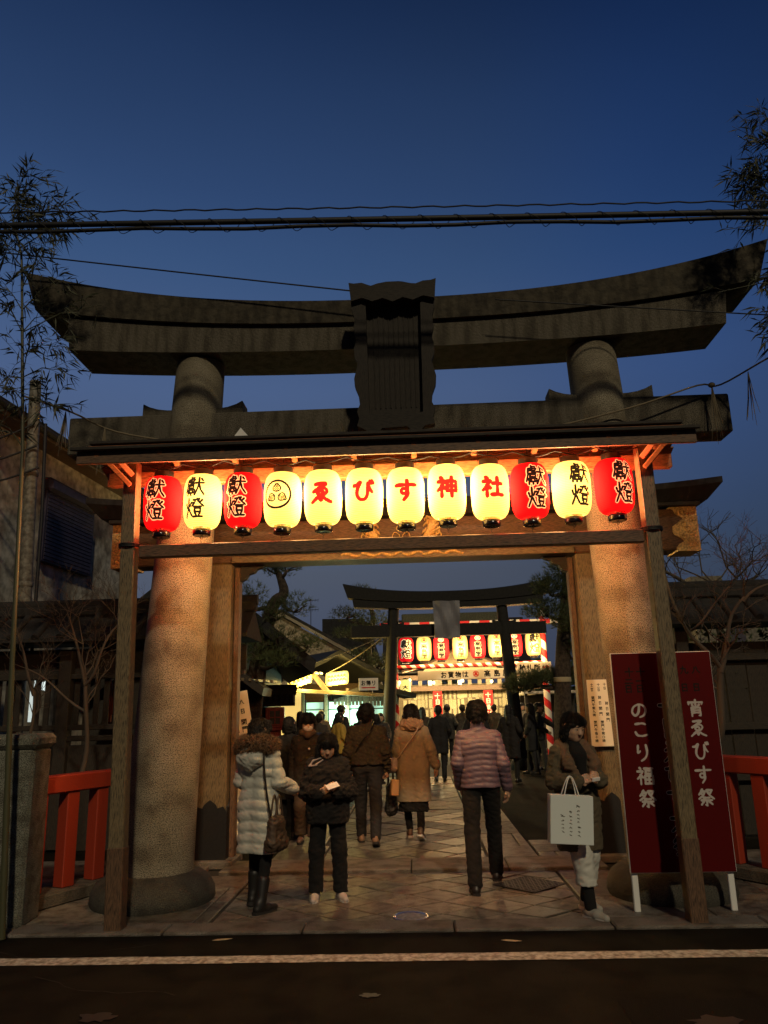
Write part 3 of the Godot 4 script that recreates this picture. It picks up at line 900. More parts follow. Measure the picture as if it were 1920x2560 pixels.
# ---------------------------------------------------------------- wooden gate behind the torii
func build_gate() -> void:
	var root := thing("wooden_gate", "weathered timber shrine gate with gold capped lintel standing behind the stone torii", "gate")
	for x in [-2.375, 2.1]:
		var s := 1.0 if x < 0 else -1.0
		var g := Geo.new()
		g.box(Vector3(x, 1.72, -9.28), Vector3(0.35, 3.36, 0.34), Basis(), 0.02)
		put("post", g, M.wood_old1, root)
		var j := Geo.new()
		j.box(Vector3(x + s * 0.215, 1.72, -9.32), Vector3(0.06, 3.3, 0.16), Basis(), 0.008)
		put("jamb", j, M.wood_brown1, root)
		var sh := Geo.new()
		for f in 4:
			var p := PackedVector2Array([Vector2(-0.19, 0.0), Vector2(0.19, 0.0), Vector2(0.19, 0.5)])
			for q in [[0.15, 0.56], [0.1, 0.545], [0.085, 0.54], [0.07, 0.575], [0.03, 0.61], [0.0, 0.63], [-0.03, 0.61], [-0.07, 0.575], [-0.085, 0.54], [-0.1, 0.545], [-0.15, 0.56], [-0.19, 0.5]]:
				p.append(Vector2(q[0], q[1]))
			sh.prism(p, 0.176, 0.192, Transform3D(Basis(Vector3.UP, f * PI / 2), Vector3(x, 0.07, -9.28)))
		put("iron_shoe", sh, M.iron, root)
		var pb := Geo.new()
		pb.box(Vector3(x, 0.03, -9.28), Vector3(0.56, 0.09, 0.56), Basis(), 0.015)
		put("plinth", pb, M.kerb, root)
		var co := Geo.new()
		co.prism(poly("0 0 0.3 0 0.26 -0.03 0.2 -0.05 0.17 -0.09 0.1 -0.11 0.06 -0.17 0 -0.2") if s > 0 else poly("0 0 -0.3 0 -0.26 -0.03 -0.2 -0.05 -0.17 -0.09 -0.1 -0.11 -0.06 -0.17 0 -0.2"), -0.05, 0.05, Transform3D(Basis(), Vector3(x + s * 0.243, 3.4, -9.34)))
		put("corner_bracket", co, M.wood_dark0, root)
	var l := Geo.new()
	l.box(Vector3(CX, 3.645, -9.28), Vector3(6.9, 0.5, 0.36), Basis(), 0.015)
	put("lintel", l, M.wood_brown0, root)
	var lb := Geo.new()
	lb.box(Vector3(-0.14, 3.43, -9.08), Vector3(4.1, 0.075, 0.045), Basis(), 0.006)
	put("lintel_bead", lb, M.wood_old0, root)
	for s in [-1.0, 1.0]:
		var g := Geo.new()
		var p := PackedVector2Array()
		for q in [[0.0, 0.0], [0.0, 0.54], [0.32, 0.54], [0.27, 0.5], [0.25, 0.45], [0.2, 0.42], [0.17, 0.4], [0.22, 0.36], [0.3, 0.3], [0.305, 0.24], [0.29, 0.2], [0.22, 0.16], [0.18, 0.12], [0.24, 0.09], [0.28, 0.04], [0.27, 0.0]]:
			p.append(Vector2(CX + s * (3.54 - q[0]), 3.375 + q[1]))
		g.prism(p, -9.475, -9.085)
		for i in 9:      # raised scrollwork on the cap
			var c := Vector2(CX + s * (3.46 - 0.05 * (i % 3)), 3.45 + 0.05 * i)
			var a := []
			for k in 9: a.append(Vector3(c.x + cos(k * 0.8 + i) * 0.04 * (1 - k * 0.07), c.y + sin(k * 0.8 + i) * 0.04 * (1 - k * 0.07), -9.083))
			g.tube(a, [0.008], 5)
		put("gold_cap", g, M.gold, root)
	# capped roof over the lintel, tips turned up
	var rf := Geo.new()
	sweep_x(rf, 24, func(t: float) -> Array:
		var x: float = CX + t * 3.78
		var e := 0.14 * pow(absf(t), 3.0)
		var o := t * 0.14
		return [Vector3(x - o, 3.91 + e * 0.4, -9.6), Vector3(x - o, 3.91 + e * 0.4, -8.95), Vector3(x, 3.99 + e, -8.8), Vector3(x, 4.06 + e, -8.8), Vector3(x, 4.16 + e, -9.28), Vector3(x, 4.06 + e, -9.76), Vector3(x, 3.99 + e, -9.76)])
	put("cap_roof", rf, M.slate, root)
	for i in 2:
		var m := Geo.new()
		m.box(Vector3(CX, 3.925 + 0.0 * i, -8.98 - 0.6 * i), Vector3(7.1, 0.05, 0.05))
		put("eave_moulding", m, M.wood_dark0, root)
	# gilded crest with waves at the middle of the lintel
	var cr := Geo.new()
	cr.lathe([Vector2(0.0, 0.03), Vector2(0.15, 0.03), Vector2(0.165, 0.02), Vector2(0.178, 0.034), Vector2(0.19, 0.02), Vector2(0.19, 0.0)], 32, Vector3())
	var disc := Geo.new()
	disc.add(cr, Transform3D(Basis(Vector3(1, 0, 0), Vector3(0, 0, -1), Vector3(0, 1, 0)) * Basis(), Vector3(-0.14, 3.69, -9.1)))
	for k in 3:
		var a := PI / 2 + TAU * k / 3
		var d := Vector2(cos(a), sin(a)); var q := Vector2(-d.y, d.x)
		for side in [-1.0, 1.0]:
			var p := []
			for i in 8:
				var u := i / 7.0
				var w: Vector2 = d * (0.025 + 0.105 * u) + q * side * 0.055 * sin(PI * pow(u, 0.7))
				p.append(Vector3(-0.14 + w.x, 3.69 + w.y, -9.066))
			disc.tube(p, [0.006], 5)
	put("crest", disc, M.gold, root)
	for s in [-1.0, 1.0]:
		for i in 7:
			var w := Geo.new()
			for j in 4:
				var base := Vector2(0.19 + 0.03 * i, -0.16 + 0.04 * i)
				var p := []
				var ln := 0.38 - 0.06 * j + 0.05 * (i % 2)
				var an := 0.0 + 0.17 * i + 0.2 * j
				for k in 12:
					var u := k / 11.0
					var cur := an + (0.0 if u < 0.55 else (u - 0.55) * 7.5)
					var q: Vector2 = base if p.is_empty() else Vector2(p[-1].x, p[-1].y)
					if not p.is_empty(): q += Vector2(cos(cur), sin(cur)) * ln / 11.0
					p.append(Vector3(q.x, q.y, 0.02 + 0.01 * sin(u * 6.0)))
				var sh := []
				for k in 12: sh.append(0.021 - 0.0012 * k)
				var pw := []
				for v in p: pw.append(Vector3(-0.14 + s * v.x, 3.69 + v.y, -9.1 + v.z))
				w.tube(pw, sh, 6)
			put("gold_wave", w, M.gold, root)
	for i in 6:
		var w := Geo.new()
		var p := []
		for k in 15:
			var u := k / 14.0
			p.append(Vector3(-0.87 + i * 0.245 + u * 0.25, 3.445 + 0.016 * sin(u * TAU * 1.0 + i), -9.055))
		w.tube(p, [0.01, 0.014, 0.018, 0.02, 0.022, 0.024, 0.024, 0.024, 0.022, 0.02, 0.018, 0.016, 0.014, 0.012, 0.008], 6)
		put("gold_ripple", w, M.gold, root)

# ---------------------------------------------------------------- ground
func sheet_at(y: float, x0: float, x1: float, z0: float, z1: float) -> Geo:
	var g := Geo.new()
	g.quad(Vector3(x0, y, z1), Vector3(x1, y, z1), Vector3(x1, y, z0), Vector3(x0, y, z0))
	return g
func stones(host: Node3D, called: String, outlines: Array, y: float, thick: float, gap: float, seed: int) -> void:
	var rng := RandomNumberGenerator.new()
	rng.seed = seed
	for o in outlines:
		var cut := Geometry2D.offset_polygon(o, -gap, Geometry2D.JOIN_MITER)
		for p: PackedVector2Array in cut:
			if p.size() < 3: continue
			var area := 0.0
			for i in p.size(): area += p[i].cross(p[(i + 1) % p.size()])
			if absf(area) < 0.012: continue
			if Geometry2D.is_polygon_clockwise(p): p.reverse()
			var inner := Geometry2D.offset_polygon(p, -0.007, Geometry2D.JOIN_MITER)
			if inner.size() != 1 or inner[0].size() != p.size(): inner = [p]
			var q: PackedVector2Array = inner[0]
			if Geometry2D.is_polygon_clockwise(q): q.reverse()
			# match the starting corner
			var best := 0
			for i in q.size():
				if q[i].distance_to(p[0]) < q[best].distance_to(p[0]): best = i
			var g := Geo.new()
			var top := y + rng.randf_range(-0.0025, 0.0025)
			var tilt := Vector2(rng.randf_range(-1, 1), rng.randf_range(-1, 1)) * 0.004
			var h := func(w: Vector2, d: float) -> Vector3: return Vector3(w.x, top - d + tilt.dot(w - p[0]), -w.y)
			var tr := Geometry2D.triangulate_polygon(q)
			for i in range(0, tr.size(), 3):
				var a := q[tr[i]]; var b := q[tr[i + 1]]; var c := q[tr[i + 2]]
				if (b - a).cross(c - a) < 0:
					var sw := b; b = c; c = sw
				g.tri(h.call(a, 0.0), h.call(b, 0.0), h.call(c, 0.0))
			for i in p.size():
				var a := p[i]; var b := p[(i + 1) % p.size()]
				var a2 := q[(best + i) % q.size()]; var b2 := q[(best + i + 1) % q.size()]
				g.quad(h.call(a, 0.006), h.call(b, 0.006), h.call(b2, 0.0), h.call(a2, 0.0))
				g.quad(h.call(a, thick), h.call(b, thick), h.call(b, 0.006), h.call(a, 0.006))
			put(called, g, M["paver%d" % (rng.randi() % 5)], host)
# polygons use (x, -z) so that they read as seen from above
func diamonds(x0: float, x1: float, z0: float, z1: float, a: float, b: float, seed: int) -> Array:
	var rng := RandomNumberGenerator.new()
	rng.seed = seed
	var rect := PackedVector2Array([Vector2(x0, -z1), Vector2(x1, -z1), Vector2(x1, -z0), Vector2(x0, -z0)])
	var out := []
	var n := int((x1 - x0) / a) + 3
	var m := int((z1 - z0) / b) + 3
	var jig := {}
	var node := func(i: int, j: int) -> Vector2:
		var k := Vector2i(i, j)
		if not jig.has(k): jig[k] = Vector2(rng.randf_range(-1, 1) * a, rng.randf_range(-1, 1) * b) * 0.07
		return Vector2(x0 + (i - 1) * a / 2, -z1 + (j - 1) * b / 2) + jig[k]
	for j in range(0, 2 * m):
		for i in range(0, 2 * n):
			if (i + j) % 2 == 0: continue
			var d := PackedVector2Array([node.call(i - 1, j), node.call(i, j - 1), node.call(i + 1, j), node.call(i, j + 1)])
			for c in Geometry2D.intersect_polygons(d, rect): out.append(c)
	return out
func rows(x0: float, x1: float, z0: float, z1: float, w: float, d: float, seed: int) -> Array:
	var rng := RandomNumberGenerator.new()
	rng.seed = seed
	var out := []
	var z := z1
	while z > z0 + 0.05:
		var dz: float = min(d * rng.randf_range(0.8, 1.2), z - z0)
		var x := x0 - rng.randf() * w * 0.5
		while x < x1:
			var dx := w * rng.randf_range(0.7, 1.3)
			var a: float = max(x, x0)
			var b: float = min(x + dx, x1)
			if b - a > 0.08: out.append(PackedVector2Array([Vector2(a, -z), Vector2(b, -z), Vector2(b, -(z - dz)), Vector2(a, -(z - dz))]))
			x += dx
		z -= dz
	return out
func build_ground() -> void:
	struct("ground", sheet_at(-0.06, -150, 150, -260, 40), M.soil)
	struct("road", sheet_at(-0.012, -60, 60, -6.62, 30), M.asphalt)
	var line := Geo.new()
	var rng := RandomNumberGenerator.new()
	rng.seed = 4
	var x := -14.0
	while x < 14.0:       # worn paint edge
		var w := 0.35 + rng.randf() * 0.3
		var e0 := rng.randf_range(-0.006, 0.006); var e1 := rng.randf_range(-0.006, 0.006)
		line.quad(Vector3(x, -0.008, -5.835 + e0), Vector3(x + w, -0.008, -5.835 + e1), Vector3(x + w, -0.008, -6.0 - e0), Vector3(x, -0.008, -6.0 + e1))
		x += w
	struct("road_line", line, M.paint)
	# road wear: a filled trench, cracks and dark oil marks
	var pm := mat(lin(0.0125, 0.0112, 0.0095), 0.9, texs["tar"], Vector3.ONE * 2.2, texs["fine"], 0.4)
	pm.metallic_specular = 0.2
	struct("road_patch", sheet_at(-0.008, 1.1, 3.4, -5.1, -4.2), pm)
	var ck := Geo.new()
	for q in [[-2.6, -5.6, 0.1, 14], [2.2, -5.75, 0.1, 12], [-3.4, -6.3, 0.05, 20]]:
		var a := Vector3(q[0], -0.0065, q[1])
		var an: float = q[2]
		for k in int(q[3]):
			an += rng.randf_range(-0.5, 0.5) + (float(q[2]) - an) * 0.2
			var b := a + Vector3(cos(an), 0, sin(an)) * rng.randf_range(0.05, 0.11)
			var sd := Vector3(-sin(an), 0, cos(an)) * rng.randf_range(0.001, 0.003)
			ck.quad(a + sd, b + sd, b - sd, a - sd)
			a = b
	struct("road_cracks", ck, M.joint)
	for q in [[1.55, -4.75, 0.16], [1.75, -4.62, 0.09], [-1.9, -4.9, 0.12], [-0.35, -5.2, 0.07]]:
		var sp := Geo.new()
		var rim := PackedVector2Array()
		for k in 22: rim.append(Vector2(cos(TAU * k / 22), sin(TAU * k / 22) * 0.6) * float(q[2]) * rng.randf_range(0.6, 1.15))
		sp.prism(rim, 0.0, 0.0012, Transform3D(Basis(Vector3(1, 0, 0), -PI / 2), Vector3(q[0], -0.0075, q[1])))
		struct("road_stain", sp, mat(lin(0.011, 0.01, 0.009), 0.5))
	var kb := struct("kerb", sheet_at(-0.03, -30, 30, -6.85, -6.5), M.joint)
	x = -8.0
	while x < 8.0:
		var w := 1.05 + rng.randf() * 0.25
		var g := Geo.new()
		g.box(Vector3(x + w / 2, -0.05 + rng.randf_range(0, 0.003), -6.665), Vector3(w - 0.012, 0.12, 0.28), Basis(), 0.012)
		put("kerb_stone", g, M.kerb, kb)
		x += w
	var pv := struct("forecourt", sheet_at(-0.02, -12, 12, -8.72, -6.81), M.joint)
	stones(pv, "paving_stone", diamonds(-1.75, 1.35, -8.66, -6.82, 0.54, 0.42, 21), 0.0, 0.03, 0.008, 31)
	stones(pv, "paving_stone", rows(-5.2, -1.77, -8.66, -6.82, 0.9, 0.62, 22), 0.0, 0.03, 0.005, 32)
	stones(pv, "paving_stone", rows(1.37, 4.6, -8.66, -6.82, 0.8, 0.62, 23), 0.0, 0.03, 0.005, 33)
	var st := struct("threshold", sheet_at(-0.02, -12, 12, -9.5, -8.66), M.joint)
	for i in 4:
		var g := Geo.new()
		g.box(Vector3(-1.66 + i * 1.02, -0.01, -9.0), Vector3(1.01, 0.075, 0.6), Basis(), 0.01)
		put("sill_stone", g, M.kerb, st)
	for s in [-1.0, 1.0]:
		var g := Geo.new()
		g.box(Vector3(CX + s * 3.4, -0.012, -9.05), Vector3(2.4, 0.09, 0.75), Basis(), 0.01)
		put("sill_stone", g, M.kerb, st)
	var pt := struct("approach_path", sheet_at(-0.025, -1.75, 1.3, -27.0, -9.3), M.joint)
	stones(pt, "paving_stone", diamonds(-1.15, 0.72, -13.6, -9.32, 0.62, 0.58, 24), 0.0, 0.03, 0.009, 34)
	stones(pt, "paving_stone", diamonds(-1.15, 0.72, -19.6, -13.6, 0.94, 0.86, 25), 0.0, 0.03, 0.008, 35)
	stones(pt, "paving_stone", rows(-1.75, -1.17, -19.6, -9.32, 0.6, 0.9, 26), 0.0, 0.03, 0.006, 36)
	stones(pt, "paving_stone", rows(0.74, 1.3, -19.6, -9.32, 0.6, 0.9, 27), 0.0, 0.03, 0.006, 37)
	struct("inner_asphalt", sheet_at(-0.03, -14, 14, -27.0, -9.4), M.asphalt)
	var sl := struct("side_paving", sheet_at(-0.026, 1.3, 2.9, -10.6, -9.4), M.joint)
	stones(sl, "paving_stone", rows(1.32, 2.9, -10.5, -9.42, 0.5, 0.36, 28), 0.0, 0.02, 0.005, 38)
	struct("gravel_yard", sheet_at(-0.02, -16, 18, -60.0, -26.9), mat(lin(0.2, 0.17, 0.12), 0.95, texs["mottle"], Vector3.ONE * 1.5, texs["rough"], 1.0))
	# inset metal fittings
	var mh := thing("survey_cap", "small oval polished metal cap set in the paving just behind the kerb", "ground cap", Vector3(-0.12, 0.0, -6.93))
	var g := Geo.new()
	g.lathe([Vector2(0.15, 0.0), Vector2(0.148, 0.008), Vector2(0.135, 0.01), Vector2(0.125, 0.005)], 32, Vector3())
	put("rim", g, M.steel, mh)
	var g2 := Geo.new()
	g2.lathe([Vector2(0.125, 0.004), Vector2(0.0, 0.0045)], 32, Vector3())
	put("plate", g2, mat(lin(0.25, 0.27, 0.3), 0.25, texs["mottle"], Vector3.ONE * 4.0), mh)
	var gr := thing("manhole_cover", "diamond plate iron cover lying among the paving stones on the right", "cover", Vector3(1.0, 0.002, -8.02), 0.78)
	var g3 := Geo.new()
	g3.box(Vector3(0, 0, 0), Vector3(0.5, 0.016, 0.5), Basis(), 0.004)
	put("plate", g3, M.iron, gr)
	var g4 := Geo.new()
	for i in 11:
		for j in 11:
			g4.box(Vector3(-0.22 + i * 0.044, 0.009, -0.22 + j * 0.044), Vector3(0.026, 0.006, 0.01), Basis(Vector3.UP, PI / 4 if (i + j) % 2 else -PI / 4), 0.002)
	var st2 := put("tread_studs", g4, M.iron, gr)
	st2.set_meta("kind", "stuff")
	for q in [[-1.55, -6.4, 0.3], [0.62, -6.28, -0.2]]:
		var lf := Geo.new()
		lf.prism(poly("-0.07 0 -0.03 0.02 0.03 0.015 0.08 0.0 0.03 -0.02 -0.03 -0.016"), 0.0, 0.002, Transform3D(Basis(Vector3(1, 0, 0), -PI / 2).rotated(Vector3.UP, q[2]), Vector3(q[0], -0.01, q[1])))
		tag(put("fallen_leaf", lf, M.straw), "pale fallen leaf lying on the asphalt left of the middle" if q[0] < 0 else "pale fallen leaf lying on the asphalt right of the middle", "leaf", "fallen leaves on the road")

# ---------------------------------------------------------------- railings, posts, walls at both sides
func railing(at: Vector3, to: Vector3, label: String) -> void:
	var d := to - at
	var root := thing("bridge_railing", label, "railing", at, atan2(-d.z, d.x), "vermilion railings")
	var ln := d.length()
	var r := Geo.new()
	r.box(Vector3(ln / 2, 1.04, 0), Vector3(ln, 0.16, 0.17), Basis(), 0.012)
	put("handrail", r, M.vermilion, root)
	var n := int((ln - 0.3) / 0.36) + 1
	for i in n:
		var b := Geo.new()
		b.box(Vector3(0.25 + i * 0.36, 0.54, 0), Vector3(0.14, 0.84, 0.13), Basis(), 0.008)
		put("baluster", b, M.vermilion, root)
	var k := Geo.new()
	k.box(Vector3(ln / 2, 0.06, 0), Vector3(ln + 0.1, 0.12, 0.3), Basis(), 0.015)
	put("base_stone", k, M.granite_dark, root)
func build_sides() -> void:
	railing(Vector3(-3.62, 0, -7.12), Vector3(-2.86, 0, -8.75), "vermilion bridge railing between the stone post and the left torii pillar")
	railing(Vector3(2.72, 0, -8.75), Vector3(3.9, 0, -7.0), "vermilion bridge railing behind the red festival sign on the right")
	railing(Vector3(-6.5, 0, -6.98), Vector3(-3.62, 0, -6.98), "vermilion bridge railing running off to the left of the stone post")
	var sp := thing("stone_post", "squat mossy granite post with a capped top at the left edge", "stone post", Vector3(-3.5, 0, -6.92), 0.08)
	var g := Geo.new()
	g.box(Vector3(0, 0.69, 0), Vector3(0.4, 1.42, 0.4), Basis(), 0.03)
	put("shaft", g, M.granite_moss, sp)
	var c := Geo.new()
	c.box(Vector3(0, 1.455, 0), Vector3(0.46, 0.12, 0.46), Basis(), 0.035)
	put("cap", c, M.granite_moss, sp)
	# low roofed fence with slats, left
	var f := thing("slatted_fence", "dark timber fence with a tiled coping and slatted openings behind the left railing", "fence")
	var wall := Geo.new()
	wall.box(Vector3(-5.5, 0.62, -10.5), Vector3(6.4, 1.3, 0.14))
	put("base_boards", wall, M.wood_dark1, f)
	for y in [1.36, 1.5, 2.16]:
		var r := Geo.new()
		r.box(Vector3(-5.5, y, -10.42), Vector3(6.4, 0.07, 0.12))
		put("rail", r, M.wood_dark0, f)
	for i in 46:
		if i in [3, 9, 16, 24]: continue
		var s := Geo.new()
		s.box(Vector3(-8.5 + i * 0.135, 1.83, -10.47), Vector3(0.075, 0.62, 0.03))
		put("slat", s, M.wood_dark1, f)
	for x in [-8.4, -6.6, -4.72, -2.85]:
		var p := Geo.new()
		p.box(Vector3(x, 1.25, -10.42), Vector3(0.17, 2.5, 0.17))
		put("post", p, M.wood_dark1, f)
	var up := Geo.new()
	up.box(Vector3(-5.5, 2.36, -10.5), Vector3(6.4, 0.34, 0.06))
	put("frieze_board", up, M.wood_dark0, f)
	tiled_roof(f, Vector3(-5.5, 2.6, -10.5), 6.6, 0.95, 0.4, 20)
	# warm and white light of a yard beyond, showing between the slats
	var pane_n := 0
	for q in [[-5.56, 2.1, 0.07, 0.13], [-5.48, 2.08, 0.06, 0.12], [-5.41, 2.08, 0.06, 0.14], [-5.18, 2.05, 0.06, 0.34], [-5.62, 1.8, 0.05, 0.45]]:
		var l := Geo.new()
		l.box(Vector3(q[0], q[1], -11.3), Vector3(q[2], q[3], 0.03))
		var m := mat(lin(0.8, 0.85, 0.85), 0.5)
		m.emission_enabled = true; m.emission = lin(0.8, 0.9, 0.85); m.emission_energy_multiplier = 0.7
		tag(put("window_light", l, m), "small lit window pane, %s of five glimpsed through the left slatted fence" % ["second from left", "third from left", "fourth from left", "rightmost and tallest", "leftmost, greenish"][pane_n], "window", "lit panes behind the slatted fence")
		pane_n += 1
	for q in [[-4.35, 1.85], [-4.27, 1.95]]:
		var b := Geo.new()
		b.prism(poly("-0.04 -0.3 0.04 -0.3 0.055 0.1 0.0 0.3 -0.03 0.12"), -0.02, 0.02, Transform3D(Basis(), Vector3(q[0], q[1], -11.0)))
		var m := mat(lin(0.6, 0.12, 0.03), 0.7)
		tag(put("banner_strip", b, m), ("longer" if q[0] < -4.3 else "shorter") + " orange cloth strip glimpsed between the left fence slats", "banner", "orange strips behind the slatted fence")
	# right: dark boarded wall with tiled coping
	var w := thing("boarded_wall", "dark boarded wall with a tiled coping behind the right railing", "wall")
	for i in 22:
		var b := Geo.new()
		b.box(Vector3(2.75 + i * 0.29, 1.2, -10.6 + 0.006 * (i % 2)), Vector3(0.282, 2.4, 0.05))
		put("board", b, M.wood_dark1, w)
	for y in [0.7, 1.32, 2.2]:
		var r := Geo.new()
		r.box(Vector3(5.9, y, -10.52), Vector3(6.4, 0.09, 0.08))
		put("rail", r, M.wood_dark0, w)
	for x in [3.5, 5.2, 6.9]:
		var p := Geo.new()
		p.box(Vector3(x, 1.3, -10.5), Vector3(0.16, 2.6, 0.16))
		put("post", p, M.wood_dark1, w)
	tiled_roof(w, Vector3(5.9, 2.62, -10.6), 6.6, 0.95, 0.4, 20)
func tiled_roof(root: Node3D, at: Vector3, length: float, width: float, rise: float, n: int, called := "roof_tile", m: Material = null) -> void:
	# courses of round cover tiles over two slopes, with a ridge
	if m == null: m = M.slate
	var base := Geo.new()
	base.prism(PackedVector2Array([Vector2(-width / 2, 0), Vector2(width / 2, 0), Vector2(width / 2, 0.05), Vector2(0, rise), Vector2(-width / 2, 0.05)]), -length / 2, length / 2, Transform3D(Basis(Vector3.UP, PI / 2), at))
	put("roof_bed", base, m, root)
	var tile := Geo.new()
	var d := Vector3(0, rise - 0.05, -width / 2)
	for s in [1.0, -1.0]:
		var t0 := Vector3(0, 0.055, width / 2 + 0.02) * Vector3(1, 1, s)
		var t1 := t0 + d * Vector3(1, 1, s)
		tile.tube([t0, t0.lerp(t1, 0.5), t1], [0.05, 0.048, 0.046], 8)
	var tm := tile.mesh()
	for i in n:
		var o := put(called, tm, m, root)
		o.position = at + Vector3(-length / 2 + (i + 0.5) * length / n, 0, 0)
	var rg := Geo.new()
	rg.box(at + Vector3(0, rise + 0.05, 0), Vector3(length + 0.05, 0.14, 0.16), Basis(), 0.02)
	rg.tube([at + Vector3(-length / 2 - 0.04, rise + 0.14, 0), at + Vector3(length / 2 + 0.04, rise + 0.14, 0)], [0.075], 10)
	put("ridge", rg, m, root)

# ---------------------------------------------------------------- signs
func board(root: Node3D, called: String, w: float, h: float, d: float, face: Material, edge: Material, at: Vector3) -> void:
	var b := Geo.new()
	b.box(at, Vector3(w, h, d), Basis(), 0.003)
	put(called, b, edge, root)
	var f := Geo.new()
	var z := d / 2 + 0.002
	f.quad(at + Vector3(-w / 2 + 0.004, -h / 2 + 0.004, z), at + Vector3(w / 2 - 0.004, -h / 2 + 0.004, z), at + Vector3(w / 2 - 0.004, h / 2 - 0.004, z), at + Vector3(-w / 2 + 0.004, h / 2 - 0.004, z))
	put("printed_face", f, face, root)
func build_signs() -> void:
	var ink := lin(0.012, 0.01, 0.009)
	# tall red festival sign
	var im := sheet(500, 1040, lin(0.085, 0.002, 0.002))
	var u := 500.0 / 632.0
	var py := func(y: float) -> float: return (y - 345.0) * 1040.0 / 1410.0
	var px := func(x: float, y: float) -> float: return (x - 583.0 - (y - 345.0) * 0.1078) * u
	var pale := lin(0.5, 0.46, 0.42)
	var small := [["十二日", 700.0], ["十一日", 772.0]]
	for c in small:
		write(im, c[0][0], Vector2(px.call(c[1] - 26, 445), py.call(442)), Vector2(44, 44), 3.0, ink)
		write(im, c[0][1], Vector2(px.call(c[1] - 26, 510), py.call(510)), Vector2(42, 34), 3.0, ink)
		write(im, c[0][2], Vector2(px.call(c[1] - 26, 560), py.call(558)), Vector2(42, 40), 3.0, ink)
	for c in [["九日", 1050.0], ["八日", 1125.0]]:
		write(im, c[0][0], Vector2(px.call(c[1] - 26, 445), py.call(440)), Vector2(42, 40), 3.0, ink)
		write(im, c[0][1], Vector2(px.call(c[1] - 20, 560), py.call(558)), Vector2(40, 40), 3.0, ink)
	var cy := [720.0, 850.0, 1000.0, 1150.0, 1295.0]
	for i in 5:
		write(im, "のこり福祭"[i], Vector2(px.call(720 + (cy[i] - 720) * 0.1078 - 5, cy[i]), py.call(cy[i] - 50)), Vector2(84, 82), 5.6, pale)
		write(im, "宵ゑびす祭"[i], Vector2(px.call(1082 + (cy[i] - 720) * 0.1078 - 5, cy[i]), py.call(cy[i] - 50)), Vector2(80, 80), 5.4, pale)
	for pass_i in 2:
		for i in 7:
			var y := 700.0 + i * 148.0
			write(im, "十日ゑびす大祭"[i], Vector2(px.call(890 + (y - 690) * 0.1078, y), py.call(y - 62)), Vector2(104, 98), 9.5 if pass_i == 0 else 6.5, pale if pass_i == 0 else ink)
	var rs := thing("festival_sign", "tall red festival signboard with white and black brush characters on white legs", "sign", Vector3(2.125, 0, -6.95))
	board(rs, "panel", 0.86, 1.78, 0.03, printed(im, 0.55), M.white, Vector3(0, 1.19, 0))
	for x in [-0.39, 0.39]:
		var l := Geo.new()
		l.box(Vector3(x, 0.55, -0.035), Vector3(0.05, 1.1, 0.035))
		put("leg", l, M.white, rs)
	# opening hours on the right gate post
	im = sheet(300, 600, lin(0.82, 0.76, 0.6))
	column(im, "十二日", 40, 30, 26, 24, 2.0, ink)
	column(im, "開門午前九時", 42, 150, 28, 31, 2.0, ink)
	column(im, "閉門午後十時", 46, 372, 28, 33, 2.0, ink)
	column(im, "十一日", 104, 30, 26, 24, 2.0, ink)
	column(im, "終日開門", 106, 146, 30, 50, 2.0, ink)
	column(im, "閉門午前〇時", 112, 372, 28, 33, 2.0, ink)
	column(im, "十日", 162, 28, 26, 36, 2.0, ink)
	column(im, "終日開門", 168, 200, 30, 50, 2.0, ink)
	column(im, "九日", 226, 28, 26, 36, 2.0, ink)
	column(im, "開門午前九時", 226, 150, 28, 31, 2.0, ink)
	column(im, "終日開門", 236, 372, 30, 52, 2.0, ink)
	var hb := thing("hours_notice", "pale notice board of opening hours fixed to the right gate post", "notice", Vector3(2.1, 1.55, -9.06))
	board(hb, "panel", 0.36, 0.73, 0.025, printed(im), M.white, Vector3())
	# leaning white board on the left
	im = sheet(360, 860, lin(0.75, 0.68, 0.54))
	column(im, "八日", 318, 50, 30, 56, 2.4, ink)
	column(im, "開門午前九時", 316, 170, 34, 44, 2.4, ink)
	column(im, "九日", 264, 50, 30, 56, 2.4, ink)
	column(im, "開門午前九時", 262, 170, 34, 44, 2.4, ink)
	column(im, "閉門", 258, 470, 34, 54, 2.4, ink)
	column(im, "午前〇時", 250, 620, 36, 50, 2.4, ink)
	column(im, "閉門午前〇時", 310, 480, 34, 50, 2.4, ink)
	var lb := thing("leaning_notice", "tall pale notice board leaning behind the left gate post", "notice", Vector3(-2.2, 0.1, -9.85), 0.12)
	lb.rotation.z = 0.17
	board(lb, "panel", 0.72, 1.72, 0.03, printed(im), M.white, Vector3(0, 0.92, 0))
	# paper streamer on the rope and a small way-home sign
	im = sheet(160, 96, lin(0.75, 0.7, 0.6))
	for i in 3: write(im, "お帰り"[i], Vector2(18 + i * 44, 20), Vector2(38, 38), 3.0, ink)
	brush(im, [Vector2(0, 0), Vector2(1, 0)], Vector2(24, 76), Vector2(110, 1), 4.0, lin(0.6, 0.02, 0.02), 0.0)
	var wb := thing("way_sign", "small white wooden sign hung beside the left leg of the inner torii", "sign", Vector3(-1.32, 2.26, -21.2))
	board(wb, "panel", 0.52, 0.32, 0.03, printed(im), M.white, Vector3())

